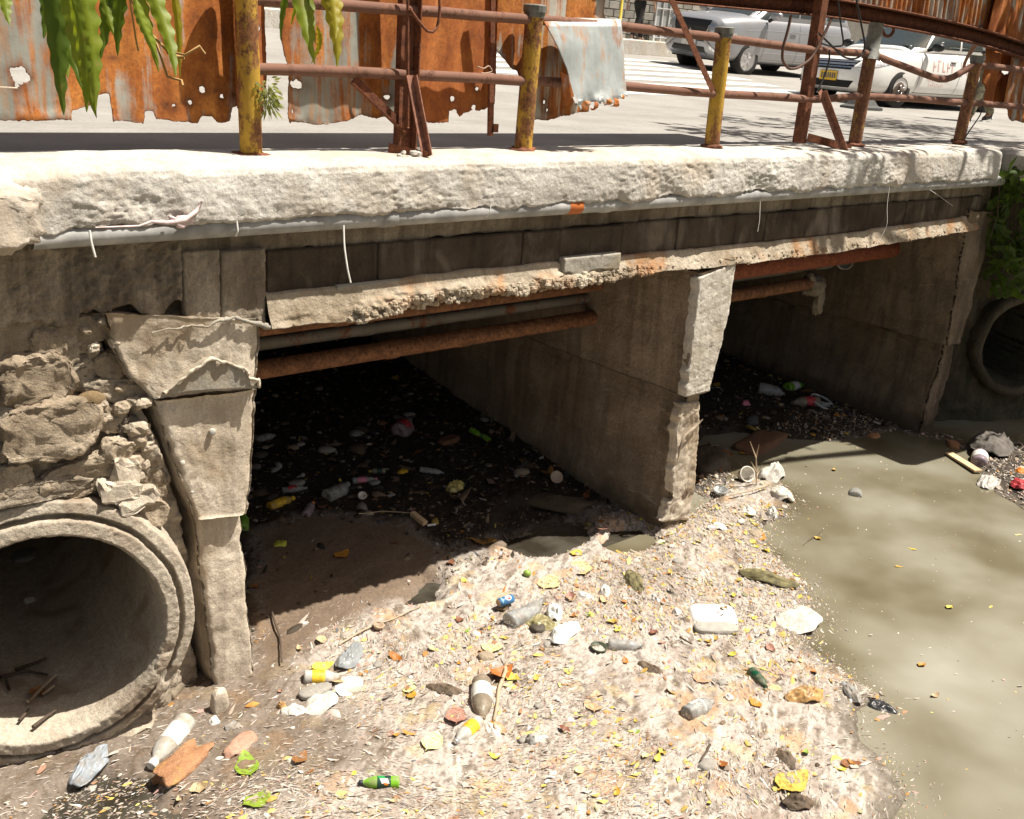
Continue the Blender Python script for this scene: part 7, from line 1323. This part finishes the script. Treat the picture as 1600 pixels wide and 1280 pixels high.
# ------------------------------------------------------------------ plants
def leaf_blade(px0, px1, depth, w, m, n=60, wave=.16, bow=.05, s=0, twist=.4):
    """a long wavy leaf hanging between two pixels at a distance from the camera"""
    d0 = ray(*px0); d1 = ray(*px1); a = CAM + d0 / FPX * depth; b = CAM + d1 / FPX * (depth + .04 * math.sin(s)); u = rgrid(n); side = ROT @ np.array([1.0, .12, .25 * math.sin(s * 2.1)]); fw = ROT @ np.array([0, 0, 1.0])
    wd = np.sin(math.pi * np.clip(u, .02, 1) ** .6) ** .8 * w / 2 + .0005; wd *= .84 * (1 + .16 * np.sin(u * 46 + s)) ; G = np.zeros((n, 7, 3)); k = np.linspace(-1, 1, 7)
    mid = a + (b - a) * u[:, None] + side * (bow * np.sin(u * 2.6 + s) * .3)[:, None]; tw = twist * (u - .3) * math.sin(s * 1.7)
    for j in range(7): G[:, j] = mid + side * (wd * k[j] * np.cos(tw))[:, None] + fw * (wd * k[j] * np.sin(tw) + np.abs(k[j]) * wd * .35 + wave * 0.7 * wd * np.abs(k[j]) ** 2 * np.sin(u * 46 + s + (k[j] > 0) * 1.3))[:, None]
    return grid(G)
def leaf_tr(name, col, col2):
    t = NT(name); c = t.ramp(t.noise(9, 5, .6), [(.3, col), (.7, col2)]); b2 = t.n('BsdfTranslucent'); t.link(t.mix(1.0, c, (1.6, 1.5, .55), 'MULTIPLY'), b2.inputs['Color']); t.out(t.mix(t.math('MULTIPLY', t.ramp(t.noise(30, 5, .65), [(.6, 0.0), (.68, 1.0)]), .6), c, (.30, .22, .06)), .5, t.bump(t.noise(45, 3), .3, .004), spec=.4); mx = t.n('MixShader'); mx.inputs[0].default_value = .45
    t.link(t.b.outputs[0], mx.inputs[1]); t.link(b2.outputs[0], mx.inputs[2]); o = t.t.nodes['Material Output']; t.link(mx.outputs[0], o.inputs['Surface']); return t.m
M_LF = leaf_tr('mast_leaf', (.14, .20, .016), (.26, .32, .03)); M_LFD = leaf_tr('dark_mast_leaf', (.06, .11, .012), (.13, .19, .02)); M_LFY = leaf_tr('yellowing_leaf', (.26, .25, .02), (.42, .34, .04)); M_DRY = simple('dry_leaf_edge', (.42, .25, .09), .7)
br = thing('hanging_branch', 'branch of long wavy green leaves hanging in front of the grey tin sheets', 'branch', CAM + ray(150, -160) / FPX * 1.75)
LV = [((50, -90), (66, 60), .04, 1, 1.9), ((58, -80), (112, 182), .050, 1, 1.72), ((105, -90), (160, 186), .055, 0, 1.70), ((88, -60), (125, 150), .035, 1, 1.78), ((120, -90), (136, 172), .05, 0, 1.66), ((150, -100), (157, 95), .038, 1, 1.8), ((178, -80), (196, 88), .032, 1, 1.75), ((168, -70), (186, 60), .03, 0, 1.82), ((215, -80), (238, 112), .032, 0, 1.7), ((222, -60), (262, 118), .034, 0, 1.68), ((245, -70), (285, 122), .016, 2, 1.72), ((135, 40), (168, 125), .012, 2, 1.66), ((20, -60), (18, 40), .035, 0, 2.0), ((225, 0), (236, 100), .020, 0, 1.66), ((70, -70), (95, 120), .04, 0, 1.84), ((100, 0), (142, 176), .03, 0, 1.62)]
for i, (a, b, w, k, dp) in enumerate(LV): obj('leaf', leaf_blade(a, b, dp, w, [M_LF, M_LFD, M_LFY][k], s=i * 1.3 + .4), [M_LF, M_LFD, M_LFY][k], br, True)
def cpath(pts, dp): return [CAM + ray(a, b) / FPX * (dp + .02 * math.sin(i)) for i, (a, b) in enumerate(pts)]
for p, r in (([(195, -60), (215, 20), (238, 55), (262, 80), (290, 86), (312, 72), (320, 84)], .0022), ([(205, 0), (230, 40), (245, 70), (262, 120), (284, 126), (286, 134)], .002), ([(200, -20), (212, 60), (216, 80)], .0016), ([(262, 82), (275, 88), (288, 90)], .003)): obj('dry_tendril', tube(cpath(p, 1.68), r, 5), M_DRY, br, True)
obj('twig', tube(cpath([(-60, -140), (60, -110), (160, -105), (260, -95), (330, -90)], 1.78), .006, 6), M_TWIG, br, True)
br2 = thing('hanging_branch', 'small cluster of yellow green leaves hanging right of the first yellow post', 'branch', CAM + ray(490, -120) / FPX * 2.0)
for i, (a, b, w, k) in enumerate([((442, -60), (450, 64), .018, 1), ((476, -80), (489, 100), .040, 0), ((505, -80), (516, 104), .046, 2), ((462, -60), (464, 40), .014, 0), ((490, -90), (498, 70), .03, 0), ((520, -50), (512, 60), .03, 2), ((486, 40), (490, 100), .012, 2)]): obj('leaf', leaf_blade(a, b, 2.0 - .03 * (i % 3), w, [M_LF, M_LFD, M_LFY][k], s=i * 1.9 + 2), [M_LF, M_LFD, M_LFY][k], br2, True)
obj('twig', tube(cpath([(430, -90), (490, -85), (540, -95)], 2.0), .005, 6), M_TWIG, br2, True)
# little weed on the first yellow post
M_WEED = leaf_tr('pale_weed', (.17, .21, .09), (.32, .36, .19)); wb = P(404, 150, .05); wd2 = thing('weed_tuft', 'pale green weed tuft growing on the first yellow post', 'plant', wb)
gs = []
for i in range(150):
    d = _unit(RNG.normal(0, 1, 3) + [.35, -.4, -.25]); a = wb + [.01, 0, 0] + d * RNG.uniform(0, .05) + [.03, -.02, .02 + RNG.uniform(-.06, .05)]; b = a + d * RNG.uniform(.03, .06) - [0, 0, .02]; s_ = np.cross(d, RNG.normal(0, 1, 3)); s_ = s_ / np.linalg.norm(s_) * .007; gs.append((np.array([a, (a + b) / 2 + s_, b, (a + b) / 2 - s_]), [(0, 1, 2, 3)]))
obj('foliage', join(*gs), M_WEED, wd2); obj('stem', tube([wb + [-.02, .03, .05], wb + [.03, 0, 0], wb + [.05, -.02, -.09]], .004, 5), M_TWIG, wd2, True)
# foliage of many small leaves
def leaf_cloud(n, c, r, size, up=.3, seed=0, droop=0.0, shell=.35):
    g = np.random.default_rng(seed); d = g.normal(0, 1, (n, 3)); d /= np.linalg.norm(d, axis=1, keepdims=True); rad = g.uniform(shell, 1, (n, 1)) ** .6; p = np.asarray(c) + d * rad * np.asarray(r); p = p[fbm(p, 1.6 / max(r), 2, seed) > -.28]; n = len(p)
    a = g.normal(0, 1, (n, 3)); a[:, 2] -= droop; a /= np.linalg.norm(a, axis=1, keepdims=True); b = np.cross(a, g.normal(0, 1, (n, 3)) * [1, 1, .4] + [0, 0, up]); b /= np.linalg.norm(b, axis=1, keepdims=True) + 1e-9; L = size * np.exp(g.normal(0, .25, (n, 1))); nn2 = np.cross(a, b)
    V = np.stack([p - a * L * .5, p - b * L * .22 - a * L * .08 + nn2 * L * .06, p + a * L * .55, p + b * L * .22 - a * L * .08 + nn2 * L * .06], 1); f = np.array([[0, 1, 2], [0, 2, 3]]); return V.reshape(-1, 3), (f[None] + (np.arange(n) * 4)[:, None, None]).reshape(-1, 3)
def jn(*gs):
    V, F, n = [], [], 0
    for v, f in gs: V.append(v); F.append(np.asarray(f) + n); n += len(v)
    return np.concatenate(V), np.concatenate(F)
M_VINE = leaf_tr('vine_leaf', (.05, .10, .02), (.13, .20, .04)); vc = P(1590, 360, -.3); vn = thing('vine', 'leafy green vine hanging over the wing wall at the right edge', 'vine', vc)
obj('foliage', jn(leaf_cloud(300, P(1603, 345, -.4), (.40, .40, .55), .17, .5, 1, .6), leaf_cloud(110, P(1585, 425, -.3), (.28, .3, .32), .15, .5, 2, .7), leaf_cloud(90, P(1592, 290, -.35), (.25, .3, .25), .15, .5, 3, .5)), M_VINE, vn)
for i in range(9):
    a = P(1562 + 7 * i, 285 + 4 * (i % 3), -.2); b = a + [random.uniform(-.15, .15), random.uniform(-.1, .05), -random.uniform(.4, .9)]; obj('stem', tube([a, (a + b) / 2 + [random.uniform(-.06, .06), -.05, 0], b], .006, 5), M_TWIG, vn, True)
# the tree whose crown shades the far end of the deck; it stands on the bank, above and outside the picture
tr = thing('tree', 'broad leafy tree on the far bank whose crown overhangs the deck end', 'tree', (11.8, -3.2, -.4)); M_BARK = simple('tree_bark', (.16, .12, .085), .9, bump=.6, scale=10); M_CROWN = leaf_tr('crown_leaf', (.04, .075, .014), (.09, .14, .025))
q = np.array([(11.8, -3.2, -.5), (11.7, -3.1, 1.5), (11.4, -2.8, 3.2), (11.0, -2.4, 4.8)]); obj('trunk', tube(rough(q, .1, 1, 2, 2), [.32, .26, .2, .12], 12), M_BARK, tr, True)
CL = [((8.6, -.9, 4.2), (1.1, .8, .5)), ((10.2, -.6, 4.6), (1.3, 1.0, .6)), ((7.0, -1.25, 4.3), (.9, .5, .35)), ((11.6, -1.4, 5.6), (1.6, 1.4, .8)), ((12.0, -2.25, 4.2), (1.5, .9, .5)), ((7.9, .3, 4.6), (.9, .9, .4)), ((12.8, 1.0, 5.4), (1.8, 1.6, .8)), ((10.0, 1.2, 5.0), (1.0, .9, .5))]
for c, r in CL: obj('limb', tube(rough([(11.1, -2.5, 4.2), ((11.1 + c[0]) / 2, (-2.5 + c[1]) / 2, (4.4 + c[2]) / 2 + .2), c], .15, 1, 2, int(c[0] * 9)), [.10, .06, .02], 7), M_BARK, tr, True)
obj('crown', jn(*[leaf_cloud(int((1100 if c[0] == 12.0 else 260) * r[0] * r[1]), c, r, .22, .6, 30 + i, .3, .1) for i, (c, r) in enumerate(CL)]), M_CROWN, tr)
